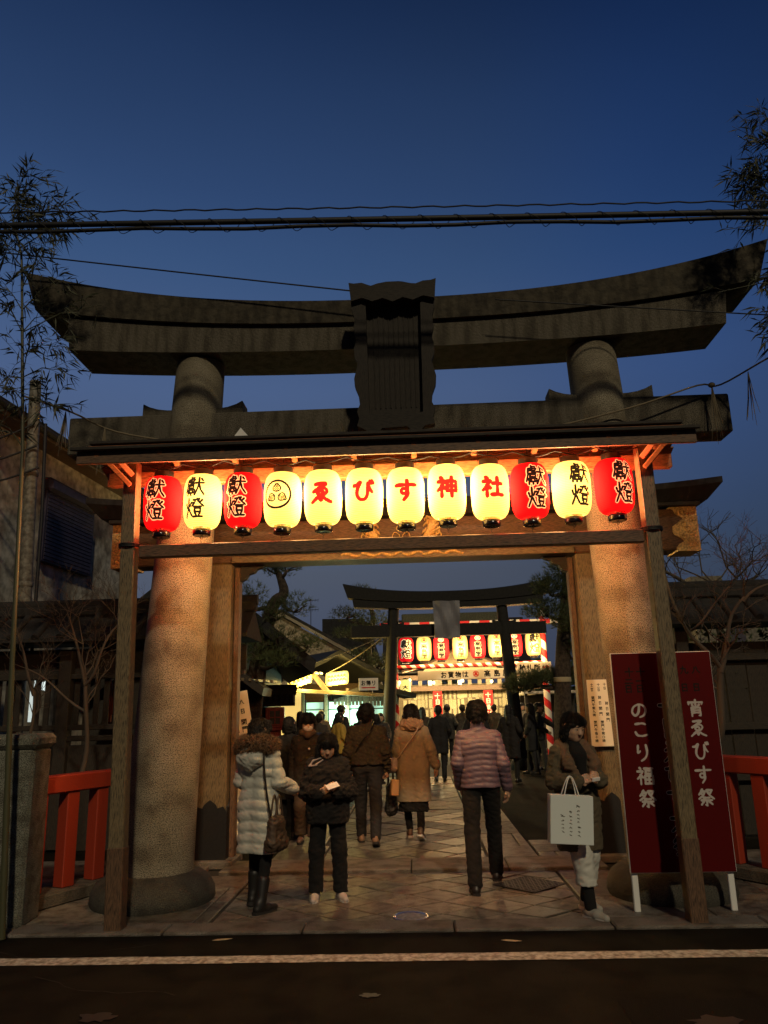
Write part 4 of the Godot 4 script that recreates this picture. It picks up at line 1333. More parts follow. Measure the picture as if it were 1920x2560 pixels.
# ---------------------------------------------------------------- the second torii and the festival frame beyond it
func striped(w: int, h: int, n: int) -> StandardMaterial3D:
	var im := sheet(w, h, lin(0.75, 0.68, 0.55))
	for y in h:
		for k in n + 2:
			var x0 := int((k * 1.0 / n - 1.0 + float(y) / h * 1.0) * w)
			im.fill_rect(Rect2i(x0, y, int(w * 0.5 / n), 1), lin(0.6, 0.03, 0.03))
	return printed(im, 0.6)
func build_inner() -> void:
	var root := thing("inner_torii", "dark weathered torii farther up the path with its plaque wrapped in cloth", "torii gate")
	torii(root, 1.79, 1.5, 0.19, 0.15, 3.68, 0.33, 2.68, {"y": 4.28, "mid": 4.45, "top": 4.72, "rise": 0.28, "half": 2.9, "lower": 2.6, "d": 0.42, "wedge": 0.2}, 0.9, -21.5, M.torii_black, M.torii_black, M.torii_black)
	var cl := thing("wrapped_plaque", "grey sheet wrapped round the plaque of the inner torii", "cloth cover", Vector3(0.85, 3.42, -21.22), 0.05)
	var g := Geo.new()
	var fold := func(i: int, j: int) -> Vector3:
		var u := i / 12.0; var v := j / 12.0
		return Vector3((u - 0.5) * (0.68 + 0.06 * v), v * 1.02 + 0.02 * sin(u * 9.0) * (1 - v), 0.1 + 0.03 * sin(u * 11.0 + v * 5.0) + 0.02 * sin(v * 8.0 - u * 4.0))
	for i in 12:
		for j in 12: g.quad(fold.call(i, j), fold.call(i + 1, j), fold.call(i + 1, j + 1), fold.call(i, j + 1))
	g.box(Vector3(0, 0.52, 0.0), Vector3(0.68, 1.0, 0.12), Basis(), 0.02)
	put("sheet", g, mat(lin(0.2, 0.19, 0.2), 0.6), cl)
	# red and white frame with lanterns
	var fr := thing("festival_arch", "red and white striped festival frame standing beyond the inner torii", "frame")
	var st := striped(64, 256, 1)
	for x in [-0.68, 3.88]:
		var p := Geo.new()
		for k in 9:
			p.lathe([Vector2(0.1, 0.0), Vector2(0.1, 0.5)], 12, Vector3(x, k * 0.5, -24))
		put("striped_pole", p, st, fr)
	var tb := Geo.new()
	tb.box(Vector3(1.6, 4.08, -24), Vector3(5.3, 0.12, 0.5), Basis(), 0.01)
	put("roof_board", tb, M.wood_dark0, fr)
	for i in 18:
		var b := Geo.new()
		b.box(Vector3(-0.95 + i * 0.305, 4.08, -23.73), Vector3(0.3, 0.13, 0.03), Basis(), 0.005)
		put("edge_block", b, mat(lin(0.6, 0.02, 0.03), 0.6) if i % 2 == 0 else M.white, fr)
	var cb := Geo.new()
	cb.tube([Vector3(-0.68, 2.8, -23.9), Vector3(3.88, 2.84, -23.9)], [0.065], 10)
	var cm := striped(64, 64, 1)
	cm.uv1_scale = Vector3(1, 16, 1)
	put("striped_bar", cb, cm, fr)
	var rail := Geo.new()
	rail.box(Vector3(1.6, 3.82, -24), Vector3(4.6, 0.08, 0.08))
	put("hanging_rail", rail, M.wood_brown0, fr)
	var ink := lin(0.012, 0.01, 0.009)
	var im := sheet(900, 84, lin(0.75, 0.7, 0.6))
	for i in 4: write(im, "お買物は"[i], Vector2(210 + i * 66, 16), Vector2(54, 54), 4.4, ink)
	for i in 60: dab(im, Vector2(532, 42) + Vector2(cos(TAU * i / 60), sin(TAU * i / 60)) * 25, 3, lin(0.6, 0.02, 0.02))
	write(im, "髙", Vector2(514, 24), Vector2(36, 36), 3.0, lin(0.6, 0.02, 0.02))
	for i in 3: write(im, "髙島屋"[i], Vector2(606 + i * 86, 14), Vector2(60, 58), 4.6, ink)
	var bn := thing("shop_banner", "long white banner board with black lettering and a round red mark under the far lanterns", "banner", Vector3(1.49, 2.55, -23.7), 0.0)
	bn.rotation.z = 0.012
	board(bn, "panel", 2.95, 0.275, 0.03, printed(im), M.white, Vector3())
	im = sheet(330, 104, lin(0.62, 0.55, 0.42))
	for i in 3: write(im, "納札所"[i], Vector2(20 + i * 72, 22), Vector2(60, 60), 4.6, ink)
	write(im, "→", Vector2(246, 20), Vector2(66, 64), 6.0, lin(0.6, 0.02, 0.02), 0.0)
	var nb := thing("arrow_sign", "pale sign with a red arrow pointing right, right end of the festival frame", "sign", Vector3(3.5, 2.7, -23.66))
	board(nb, "panel", 1.02, 0.3, 0.03, printed(im), M.white, Vector3())
	# eight larger lanterns
	var body := barrel(0.72, 0.235, 0.12, 30, 0.002).mesh()
	var cap := Geo.new()
	cap.lathe([Vector2(0.0, 0.0), Vector2(0.12, 0.0), Vector2(0.125, 0.07), Vector2(0.0, 0.075)], 24, Vector3())
	var capm := cap.mesh()
	var xs := [-0.32, 0.23, 0.76, 1.34, 1.88, 2.43, 3.0, 3.57]
	var where := ["at the left end", "second from the left", "third from left, half under the wrapped plaque", "fourth from left, right of the wrapped plaque", "fifth from left, mid span", "sixth from left, beside the torii leg", "half hidden by the inner torii leg", "at the right end by the striped pole"]
	var mats := []
	for k in 4:
		var red := k % 2 == 0
		var w := 512; var h := 320
		var ground := lin(0.66, 0.006, 0.012) if red else lin(0.85, 0.76, 0.2)
		im = sheet(w, h, ground)
		for y in range(0, h, 11): im.fill_rect(Rect2i(0, y, w, 2), ground.darkened(0.12))
		var cream := lin(0.85, 0.75, 0.45)
		if k < 2:
			for j in 2:
				if red: write(im, "獻燈"[j], Vector2(196, 34 + j * 128), Vector2(120, 112), 12.0, cream, 0.2)
				write(im, "獻燈"[j], Vector2(196, 34 + j * 128), Vector2(120, 112), 6.5, ink, 0.2)
		else:
			for i in 50: dab(im, Vector2(256, 52) + Vector2(cos(TAU * i / 50), sin(TAU * i / 50)) * 30, 4, lin(0.6, 0.02, 0.02) if not red else cream)
			write(im, "髙", Vector2(234, 30), Vector2(44, 44), 3.4, lin(0.6, 0.02, 0.02) if not red else cream)
			for j in 3:
				if red: write(im, "髙島屋"[j], Vector2(220, 104 + j * 66), Vector2(72, 60), 8.0, cream, 0.2)
				write(im, "髙島屋"[j], Vector2(220, 104 + j * 66), Vector2(72, 60), 4.6, ink, 0.2)
		var m := printed(im, 0.7, 0.85 if red else 0.75)
		mats.append(m)
	for i in 8:
		var red := i % 2 == 0
		var o := thing("festival_lantern", ("red" if red else "pale yellow") + " festival lantern " + where[i] + " of the far frame", "lantern", Vector3(xs[i], 2.98 + 0.012 * i, -24), PI + 0.1 * sin(i * 3.0), "lanterns of the far festival frame")
		put("paper_shade", body, mats[(0 if red else 1) if i in [0, 7] else (2 if red else 3)], o)
		var c := put("top_cap", capm, M.black, o); c.position.y = 0.71
		var l := put("bottom_cap", capm, M.black, o); l.position.y = -0.06
		if i % 2 == 1: lamp(Vector3(xs[i], 3.3, -23.6), FAR_E * 0.6, WARM_GLOW, 0.2, "festival_lantern_light")
	# ropes from the inner torii to the shop roof
	for q in [[Vector3(-1.0, 3.5, -21.3), Vector3(-3.3, 2.68, -20.6), "upper straw rope stretched from the inner torii to the shop roof"], [Vector3(-0.95, 3.48, -21.3), Vector3(-2.5, 2.6, -21.8), "lower straw rope stretched from the inner torii to the shop roof"]]:
		var r := Geo.new()
		var p := []
		for i in 9: p.append((q[0] as Vector3).lerp(q[1], i / 8.0) - Vector3(0, 0.06 * sin(PI * i / 8.0), 0))
		r.tube(p, [0.012], 6)
		tag(put("straw_rope", r, M.rope), q[2], "rope")
func glow(r: float, g: float, b: float, e: float) -> StandardMaterial3D:
	var m := mat(lin(r, g, b), 0.6)
	m.emission_enabled = true; m.emission = lin(r, g, b); m.emission_energy_multiplier = e
	return m
func build_hall() -> void:
	var root := thing("shrine_hall", "lit wooden shrine hall papered with votive slips at the end of the path", "shrine hall")
	var f := Geo.new()
	f.box(Vector3(1.8, 0.4, -33.5), Vector3(6.4, 0.9, 4.0))
	put("plinth", f, M.granite_dark, root)
	for x in [-0.9, 0.75, 2.85, 4.5]:
		var p := Geo.new()
		p.box(Vector3(x, 1.6, -32.0), Vector3(0.2, 2.6, 0.2))
		put("pillar", p, M.wood_old1, root)
	var w := Geo.new()
	w.box(Vector3(1.8, 1.55, -32.6), Vector3(6.0, 1.9, 0.08))
	put("wall", w, M.wood_old1, root)
	var rng := RandomNumberGenerator.new()
	rng.seed = 77
	var s := Geo.new()
	var x := -0.55
	while x < 4.6:
		for k in 4:
			var h := rng.randf_range(0.28, 0.42)
			if rng.randf() < 0.1: continue
			s.box(Vector3(x + rng.randf_range(-0.02, 0.02), 2.1 - k * 0.36 - rng.randf_range(0, 0.05), -32.53), Vector3(rng.randf_range(0.08, 0.16), h, 0.01), Basis(Vector3(0, 0, 1), rng.randf_range(-0.03, 0.03)), 0.0)
		x += rng.randf_range(0.13, 0.19)
	var slips := put("paper_slips", s, mat(lin(0.78, 0.68, 0.42), 0.85, texs["speck"], Vector3.ONE * 0.9), root)
	slips.set_meta("kind", "stuff")
	for y in [2.32, 2.75]:
		var b := Geo.new()
		b.box(Vector3(1.8, y, -31.9), Vector3(6.2, 0.2, 0.18))
		put("beam", b, M.wood_brown0, root)
	for i in 14:
		var t := Geo.new()
		t.box(Vector3(-0.7 + i * 0.4, 2.54, -31.95), Vector3(0.16, 0.2, 0.04))
		put("frieze_panel", t, M.white if i % 3 == 0 else M.wood_old0, root)
	var ga := Geo.new()
	ga.prism(poly("-1.5 0 1.5 0 1.3 0.28 0.7 0.62 0.2 0.82 0 0.86 -0.2 0.82 -0.7 0.62 -1.3 0.28"), -0.1, 0.1, Transform3D(Basis(), Vector3(1.7, 2.9, -30.9)))
	put("gable", ga, M.wood_old0, root)
	var gr := Geo.new()
	for sgn in [-1.0, 1.0]:
		var p := []
		for i in 9:
			var u := i / 8.0
			p.append(Vector3(1.7 + sgn * 2.3 * u, 3.95 - 1.25 * pow(u, 0.8) + 0.25 * u * u, -30.7))
		for i in 8: gr.bar(p[i], p[i + 1], 0.1, 0.7, Vector3(0, 0, 1))
	put("gable_roof", gr, M.wood_brown0, root)
	var rf := Geo.new()
	rf.prism(poly("-2.6 0 2.6 0 2.3 0.2 1.2 0.9 0.25 2.0 0.2 2.3 -0.2 2.3 -0.25 2.0 -1.2 0.9 -2.3 0.2"), -3.0, 3.0, Transform3D(Basis(Vector3.UP, PI / 2), Vector3(1.6, 2.95, -33.6)))
	put("roof", rf, M.slate, root)
	var rg := Geo.new()
	rg.box(Vector3(1.6, 5.3, -33.6), Vector3(4.4, 0.42, 0.5), Basis(), 0.04)
	put("ridge", rg, mat(lin(0.1, 0.1, 0.06), 0.8, texs["mottle"], Vector3.ONE * 2.0), root)
	for q in [[0.78, "left"], [2.8, "right"]]:
		var im := sheet(64, 256, lin(0.5, 0.02, 0.02))
		for i in 5: write(im, "十日ゑびす"[i], Vector2(12, 14 + i * 48), Vector2(40, 40), 3.0, lin(0.7, 0.5, 0.4))
		var bn := thing("hanging_banner", "red cloth banner with pale characters hung at the %s pillar of the shrine hall" % q[1], "banner", Vector3(q[0], 1.55, -31.8), 0.0, "banners on the shrine hall")
		board(bn, "cloth", 0.36, 1.3, 0.02, printed(im, 0.8), M.red_wood, Vector3())
	var n := 0
	for q in [[-0.3, 2.62, -30.4], [0.62, 2.5, -30.2], [1.72, 2.55, -30.2], [2.82, 2.5, -30.2], [3.9, 2.55, -30.4], [1.15, 2.72, -27.5], [-0.62, 2.45, -27.0]]:
		var b := thing("hanging_bulb", ["bare glowing bulb at the far left eave of the shrine hall", "bare glowing bulb above the left hall banner", "bare glowing bulb over the centre of the shrine hall", "bare glowing bulb above the right hall banner", "bare glowing bulb at the far right eave of the shrine hall", "bare glowing bulb hanging just above the long banner board", "bare glowing bulb beside the left striped pole"][n], "bulb", Vector3(q[0], q[1], q[2]), 0.0, "bulbs before the shrine hall")
		var g := Geo.new()
		g.ball(Vector3(), Vector3(0.055, 0.07, 0.055))
		put("bulb", g, glow(1.0, 0.82, 0.45, 2.5), b)
		var c := Geo.new()
		c.lathe([Vector2(0.0, 0.12), Vector2(0.03, 0.12), Vector2(0.03, 0.06), Vector2(0.0, 0.06)], 10, Vector3())
		put("socket", c, M.black, b)
		lamp(Vector3(q[0], q[1], q[2]), FAR_E * (1.0 if n < 5 else 0.35), lin(1.0, 0.74, 0.34), 0.06, "bulb_light")
		n += 1
	var im2 := sheet(256, 192, lin(0.85, 0.72, 0.22))
	for i in 2: write(im2, "大丸"[i], Vector2(104, 70 + i * 52), Vector2(48, 44), 4.0, lin(0.02, 0.015, 0.01))
	var dl := thing("side_lantern", "small lone yellow lantern with two black characters left of the shrine hall", "lantern", Vector3(-0.46, 2.02, -29.5), PI)
	put("paper_shade", barrel(0.6, 0.2, 0.1, 20, 0.002), printed(im2, 0.7, 0.8), dl)
	for y in [-0.05, 0.6]:
		var c := Geo.new()
		c.lathe([Vector2(0.0, 0.0), Vector2(0.1, 0.0), Vector2(0.1, 0.05), Vector2(0.0, 0.05)], 16, Vector3(0, y, 0))
		put("cap", c, M.black, dl)
	# low dark outbuilding right of the path
	var ob := thing("open_shed", "low dark open shed with a pale roof edge behind the right striped pole", "shed", Vector3(4.75, 0, -28.5))
	var g1 := Geo.new()
	g1.box(Vector3(0, 1.0, -1.0), Vector3(2.0, 1.9, 0.1))
	put("back_wall", g1, M.wood_dark1, ob)
	var g2 := Geo.new()
	g2.box(Vector3(0, 2.02, -0.3), Vector3(2.1, 0.09, 1.8))
	put("roof", g2, M.plaster, ob)
	for xx in [-0.95, 0.95]:
		var p := Geo.new()
		p.box(Vector3(xx, 1.0, 0.4), Vector3(0.1, 2.0, 0.1))
		put("post", p, M.wood_dark1, ob)
	var kb := Geo.new()
	kb.box(Vector3(0, 0.05, 0.7), Vector3(2.1, 0.12, 0.15))
	put("sill", kb, M.kerb, ob)
func slope_roof(root: Node3D, called: String, at: Vector3, length: float, half: float, rise: float, turn: float, m: Material, thick := 0.12) -> void:
	var g := Geo.new()
	var p := PackedVector2Array()
	for i in 9:
		var u := -1.0 + i / 4.0
		p.append(Vector2(u * half, rise * (1 - pow(absf(u), 0.85))))
	for i in 9:
		var u := 1.0 - i / 4.0
		p.append(Vector2(u * half * 0.98, rise * (1 - pow(absf(u), 0.85)) - thick))
	g.prism(p, -length / 2, length / 2, Transform3D(Basis(Vector3.UP, turn), at))
	put(called, g, m, root)
func build_left_side() -> void:
	# shop with lit windows and lantern rows
	var sh := thing("amulet_shop", "shrine shop with deep eaves, lit greenish windows and glowing lantern rows, left of the path", "shop")
	var w := Geo.new()
	w.box(Vector3(-3.6, 1.2, -24.6), Vector3(4.4, 2.4, 0.1))
	put("wall", w, M.wood_brown1, sh)
	var pane := glow(0.55, 0.85, 0.66, 0.55)
	var i := 0
	for x in [-2.95, -2.3, -1.72, -1.2]:
		var p := Geo.new()
		p.box(Vector3(x, 1.35, -22.6), Vector3(0.5, 0.95, 0.02), Basis(), 0.0)
		var pn := put("window", p, pane, sh)
		var f := Geo.new()
		for s in [-1.0, 1.0]: f.box(Vector3(x + s * 0.27, 1.35, -22.57), Vector3(0.05, 1.1, 0.06))
		f.box(Vector3(x, 1.62, -22.57), Vector3(0.5, 0.03, 0.04))
		put("window_frame", f, M.wood_dark1, pn)
		i += 1
	var wp := Geo.new()
	wp.box(Vector3(-3.75, 1.55, -22.9), Vector3(0.85, 1.3, 0.03))
	put("lit_window", wp, glow(1.0, 0.68, 0.2, 0.8), sh)
	for x in [-4.2, -3.28, -2.62, -2.0, -1.45, -0.95]:
		var p := Geo.new()
		p.box(Vector3(x, 1.1, -22.45), Vector3(0.09, 2.2, 0.09))
		put("post", p, M.wood_old1, sh)
	var cn := Geo.new()
	cn.box(Vector3(-2.1, 0.45, -22.3), Vector3(2.6, 0.85, 0.4))
	put("counter", cn, M.wood_brown0, sh)
	var ea := Geo.new()
	ea.bar(Vector3(-4.1, 2.2, -21.9), Vector3(-0.7, 1.95, -22.1), 0.1, 0.9, Vector3(0, 0, 1))
	put("eave", ea, M.wood_old0, sh)
	var tk := Geo.new()
	for k in 16: tk.box(Vector3(-2.3 + k * 0.1, 1.86 - 0.004 * k, -21.95), Vector3(0.085, 0.24, 0.015), Basis(), 0.0)
	var slips := put("hanging_tags", tk, mat(lin(0.5, 0.46, 0.36), 0.8, texs["speck"], Vector3.ONE * 1.5), sh)
	slips.set_meta("kind", "stuff")
	slope_roof(sh, "roof", Vector3(-3.0, 2.5, -23.4), 3.6, 1.7, 0.75, 0.5, M.slate)
	for k in 14:
		var r := Geo.new()
		r.box(Vector3(-4.15 + k * 0.115, 2.72 - k * 0.009, -21.6), Vector3(0.045, 0.05, 0.5))
		put("rafter", r, M.white, sh)
	var gb := Geo.new()
	gb.bar(Vector3(-2.9, 2.62, -21.7), Vector3(-2.45, 2.05, -21.6), 0.14, 0.08)
	put("barge_board", gb, M.wood_brown1, sh)
	slope_roof(sh, "lower_roof", Vector3(-1.4, 2.0, -23.2), 2.4, 1.2, 0.35, 0.15, M.slate)
	# rows of small lanterns under the eaves
	var im := sheet(128, 96, lin(0.9, 0.75, 0.2))
	column(im, "大丸", 64, 22, 22, 26, 2.2, lin(0.03, 0.02, 0.01))
	var lm := printed(im, 0.7, 1.15)
	var body := barrel(0.36, 0.11, 0.06, 14, 0.001).mesh()
	var n := 0
	for k in 11:
		var a := Vector3(-3.5 + 0.12 * k, 2.2 + 0.035 * k, -21.75 + 0.02 * k) if k < 5 else Vector3(-2.45 + 0.085 * (k - 5), 2.26 + 0.008 * (k - 5), -21.9)
		var o := thing("eave_lantern", "small glowing yellow lantern, %s in the %s row under the shop eaves" % [["first", "second", "third", "fourth", "fifth", "sixth"][k if k < 5 else k - 5], "left" if k < 5 else "right"], "lantern", a, PI, "left lantern row of the shop" if k < 5 else "right lantern row of the shop")
		put("paper_shade", body, lm, o)
	lamp(Vector3(-3.1, 2.3, -21.4), FAR_E * 0.9, Color(1.0, 0.85, 0.45), 0.2, "eave_lantern_light")
	lamp(Vector3(-2.2, 2.3, -21.5), FAR_E * 0.9, Color(1.0, 0.85, 0.45), 0.2, "eave_lantern_light")
	lamp(Vector3(-2.1, 1.4, -22.0), FAR_E * 0.6, Color(0.8, 1.0, 0.88), 0.2, "shop_window_light")
	# red votive lantern house
	var rb := thing("red_lantern_house", "small red wooden lantern house with a grey tiled roof left of the path", "lantern house", Vector3(-3.08, 0, -17.0), 0.15)
	var b := Geo.new()
	b.box(Vector3(0, 1.5, 0), Vector3(0.4, 0.42, 0.4), Basis(), 0.01)
	put("body", b, M.red_wood, rb)
	var fr := Geo.new()
	for s in [-1.0, 1.0]:
		fr.box(Vector3(s * 0.12, 1.5, 0.215), Vector3(0.03, 0.32, 0.03)); fr.box(Vector3(0, 1.5 + s * 0.15, 0.215), Vector3(0.27, 0.03, 0.03))
	fr.box(Vector3(0, 1.5, 0.215), Vector3(0.02, 0.3, 0.02)); fr.box(Vector3(0, 1.5, 0.213), Vector3(0.24, 0.02, 0.02))
	put("window_frame", fr, M.red_wood, rb)
	var gl := Geo.new()
	gl.box(Vector3(0, 1.5, 0.203), Vector3(0.24, 0.3, 0.01), Basis(), 0.0)
	put("window", gl, mat(lin(0.05, 0.04, 0.04), 0.2), rb)
	var ps := Geo.new()
	ps.box(Vector3(0, 0.64, 0), Vector3(0.26, 1.3, 0.26), Basis(), 0.01)
	ps.box(Vector3(0, 1.26, 0), Vector3(0.52, 0.06, 0.52), Basis(), 0.01)
	put("pedestal", ps, M.red_wood, rb)
	tiled_roof(rb, Vector3(0, 1.73, 0), 0.85, 0.8, 0.24, 7)
	# lit booth at the far left, seen past the leaning notice
	var bo := thing("vending_booth", "bright bluish lit booth front glimpsed beside the leaning notice board", "booth", Vector3(-3.66, 0, -16.2), 0.5)
	var v := Geo.new()
	v.box(Vector3(0, 0.9, -0.2), Vector3(0.5, 1.8, 0.4))
	put("body", v, M.black, bo)
	var v2 := Geo.new()
	v2.box(Vector3(0, 1.25, 0.01), Vector3(0.4, 0.85, 0.015), Basis(), 0.0)
	put("lit_window", v2, glow(0.45, 0.85, 1.0, 0.75), bo)
	for y in [1.05, 1.32]:
		var v3 := Geo.new()
		v3.box(Vector3(0, y, 0.022), Vector3(0.4, 0.02, 0.01), Basis(), 0.0)
		put("shelf", v3, M.black, bo)
	# white gabled house beyond the shop
	var ho := thing("gabled_house", "cream plastered house with a pale bargeboard and tv aerial behind the shop", "house")
	var hw := Geo.new()
	hw.prism(poly("-8.6 0 -2.6 0 -2.6 3.7 -5.9 5.6 -8.6 3.9"), -40.0, -34.0)
	put("wall", hw, mat(lin(0.34, 0.29, 0.2), 0.9, texs["mottle"], Vector3.ONE), ho)
	var bb := Geo.new()
	bb.bar(Vector3(-5.9, 5.75, -33.85), Vector3(-2.2, 3.6, -33.85), 0.16, 0.1)
	bb.bar(Vector3(-5.9, 5.75, -33.85), Vector3(-9.0, 3.9, -33.85), 0.16, 0.1)
	put("barge_board", bb, M.white, ho)
	var hr := Geo.new()
	hr.bar(Vector3(-5.9, 5.87, -36.9), Vector3(-2.0, 3.62, -36.9), 0.12, 6.6)
	hr.bar(Vector3(-5.9, 5.87, -36.9), Vector3(-9.3, 3.8, -36.9), 0.12, 6.6)
	put("roof", hr, M.slate, ho)
	for q in [[-3.5, 2.5], [-2.95, 2.4]]:
		var wi := Geo.new()
		wi.box(Vector3(q[0], q[1], -33.97), Vector3(0.5, 0.9, 0.06))
		put("window", wi, M.pole, ho)
	var h2 := thing("dark_roofed_house", "dark tiled house roof peak between the cream house and the inner torii", "house")
	var rr := Geo.new()
	rr.prism(poly("-4.9 0 -1.9 0 -1.9 3.6 -2.7 6.15 -4.9 6.2"), -46.0, -40.5)
	put("roof", rr, M.slate, h2)
	aerial(Vector3(-4.7, 5.1, -34.6), 1.35, "thin television aerial on the roof of the cream house")
	# black roofed hall at the left with carved gable
	var lh := thing("dark_hall", "unlit hall with a heavy black roof and carved gable on the left of the path", "hall")
	var lw := Geo.new()
	lw.box(Vector3(-5.0, 1.5, -17.0), Vector3(3.4, 3.0, 4.0))
	put("wall", lw, M.wood_dark1, lh)
	slope_roof(lh, "roof", Vector3(-4.85, 2.55, -16.8), 5.4, 2.35, 2.1, 0.25, M.slate, 0.25)
	slope_roof(lh, "porch_roof", Vector3(-4.35, 2.05, -14.6), 1.8, 1.55, 1.25, 0.1, M.wood_dark0, 0.14)
	for s in [-1.0, 1.0]:
		var gb2 := Geo.new()
		gb2.bar(Vector3(-3.72, 3.3, -13.6), Vector3(-3.72 + s * 0.42, 2.72, -13.6), 0.09, 0.06)
		put("barge_board", gb2, M.wood_old1, lh)
	var pd := Geo.new()
	pd.prism(poly("0 0.25 0.05 0.12 0.12 0.02 0.06 -0.1 0 -0.22 -0.06 -0.1 -0.12 0.02 -0.05 0.12"), 0, 0.05, Transform3D(Basis(), Vector3(-3.72, 3.0, -13.58)))
	put("gable_pendant", pd, M.gold, lh)
	for k in 12:
		var r := Geo.new()
		r.box(Vector3(-4.0 + k * 0.13, 2.28 - k * 0.012, -14.0), Vector3(0.05, 0.05, 0.4))
		put("rafter", r, M.wood_old0, lh)
	# plastered house at the far left with a shutter
	var lb := thing("plastered_house", "beige plastered house with a dark rolled shutter rising over the left fence", "house")
	lb.position = Vector3(-6.5, 0, -13.9); lb.rotation.y = -0.07
	var wl := Geo.new()
	wl.box(Vector3(-1.8, 3.15, 0), Vector3(3.6, 6.3, 5.6))
	put("wall", wl, M.plaster, lb)
	var so := Geo.new()
	so.box(Vector3(-1.65, 6.3, 0.1), Vector3(4.1, 0.09, 6.1))
	put("soffit", so, M.wood_brown2, lb)
	var ro := Geo.new()
	ro.box(Vector3(-1.65, 6.42, 0.1), Vector3(4.16, 0.14, 6.2), Basis(), 0.03)
	put("roof", ro, M.slate, lb)
	var gt := Geo.new()
	gt.tube([Vector3(0.44, 6.36, 3.2), Vector3(0.44, 6.32, -3.0)], [0.06], 10)
	put("gutter", gt, M.wood_dark2, lb)
	var su := Geo.new()
	su.box(Vector3(0.04, 4.98, 0.08), Vector3(0.12, 1.42, 1.78), Basis(), 0.01)
	var sm := put("window_shutter", su, M.shutter, lb)
	var sb := Geo.new()
	sb.box(Vector3(0.08, 5.66, 0.08), Vector3(0.24, 0.26, 1.86), Basis(), 0.06)
	put("shutter_box", sb, M.shutter, sm)
	for k in 18:
		var sl := Geo.new()
		sl.box(Vector3(0.105, 4.34 + k * 0.07, 0.08), Vector3(0.016, 0.06, 1.68), Basis(), 0.006)
		put("slat", sl, M.shutter, sm)
	var bd := Geo.new()
	bd.box(Vector3(0.01, 3.35, 0), Vector3(0.06, 0.07, 5.6))
	put("band", bd, M.plaster, lb)
	# steel pole in front of it
	var up := thing("utility_pole", "slim grey steel pole with black cables standing by the plastered house", "utility pole")
	var pg := Geo.new()
	pg.tube([Vector3(-5.64, 0, -11.0), Vector3(-5.69, 3.05, -11.0), Vector3(-5.84, 6.75, -11.0)], [0.1, 0.097, 0.085], 16)
	put("shaft", pg, M.pole, up)
	for y in [3.5, 5.2]:
		var bn := Geo.new()
		bn.lathe([Vector2(0.1, 0), Vector2(0.108, 0.01), Vector2(0.108, 0.06), Vector2(0.1, 0.07)], 16, Vector3(-5.69 - (y - 3.05) * 0.04, y, -11.0))
		put("steel_band", bn, M.pole, up)
	for k in 3:
		var cb := Geo.new()
		var p := []
		for j in 13:
			var u := j / 12.0
			p.append(Vector3(-5.75 + 0.07 * k, 6.0 - 0.35 * k, -10.9).lerp(Vector3(-8.2, 6.4 - 0.25 * k, -10.2), u) - Vector3(0, 0.6 * sin(PI * u), 0))
		cb.tube(p, [0.017], 6)
		put("cable", cb, M.cable, up)
	var dc := Geo.new()
	dc.tube([Vector3(-5.57, 6.0, -10.9), Vector3(-5.5, 4.5, -10.9), Vector3(-5.47, 2.2, -10.9)], [0.026], 8)
	put("down_cable", dc, M.cable, up)
func aerial(at: Vector3, h: float, label: String) -> void:
	var a := thing("television_aerial", label, "aerial", at)
	var g := Geo.new()
	g.tube([Vector3(), Vector3(0, h, 0)], [0.016], 6)
	put("mast", g, M.cable, a)
	for k in 2:
		var b := Geo.new()
		var y := h * (0.95 - 0.32 * k)
		b.tube([Vector3(-0.34, y, 0), Vector3(0.34, y + 0.02, 0)], [0.012], 5)
		for j in 6: b.tube([Vector3(-0.32 + j * 0.13, y - 0.07, 0.08), Vector3(-0.32 + j * 0.13, y + 0.08, -0.08)], [0.008], 4)
		put("crossbar", b, M.cable, a)
func build_right_side() -> void:
	var h := thing("rooftop_house", "plain flat topped house with a roof railing far off on the right", "house")
	var hm := mat(lin(0.2, 0.18, 0.14), 0.9, texs["mottle"], Vector3.ONE)
	var w := Geo.new()
	w.box(Vector3(9.4, 2.6, -26.0), Vector3(1.0, 5.8, 2.0))
	put("stair_tower", w, hm, h)
	var w2 := Geo.new()
	w2.box(Vector3(9.8, 2.4, -27.0), Vector3(3.6, 5.0, 2.0))
	put("wall", w2, hm, h)
	for q in [[9.1, 3.6, -25.98, 0.5], [8.6, 3.4, -25.98, 0.5], [10.4, 3.7, -25.98, 0.8], [10.4, 1.8, -25.98, 0.8]]:
		var wi := Geo.new()
		wi.box(Vector3(q[0], q[1], q[2]), Vector3(q[3], 0.9, 0.08))
		put("window", wi, M.shutter, h)
	for k in 5:
		var r := Geo.new()
		r.box(Vector3(9.95 + k * 0.2, 5.15, -25.95), Vector3(0.025, 0.5, 0.025))
		put("baluster", r, M.cable, h)
	var rr := Geo.new()
	rr.box(Vector3(10.35, 5.4, -25.95), Vector3(1.0, 0.03, 0.03))
	put("rail", rr, M.cable, h)
	aerial(Vector3(9.5, 5.5, -25.6), 1.25, "television aerial with three arms above the far house on the right")

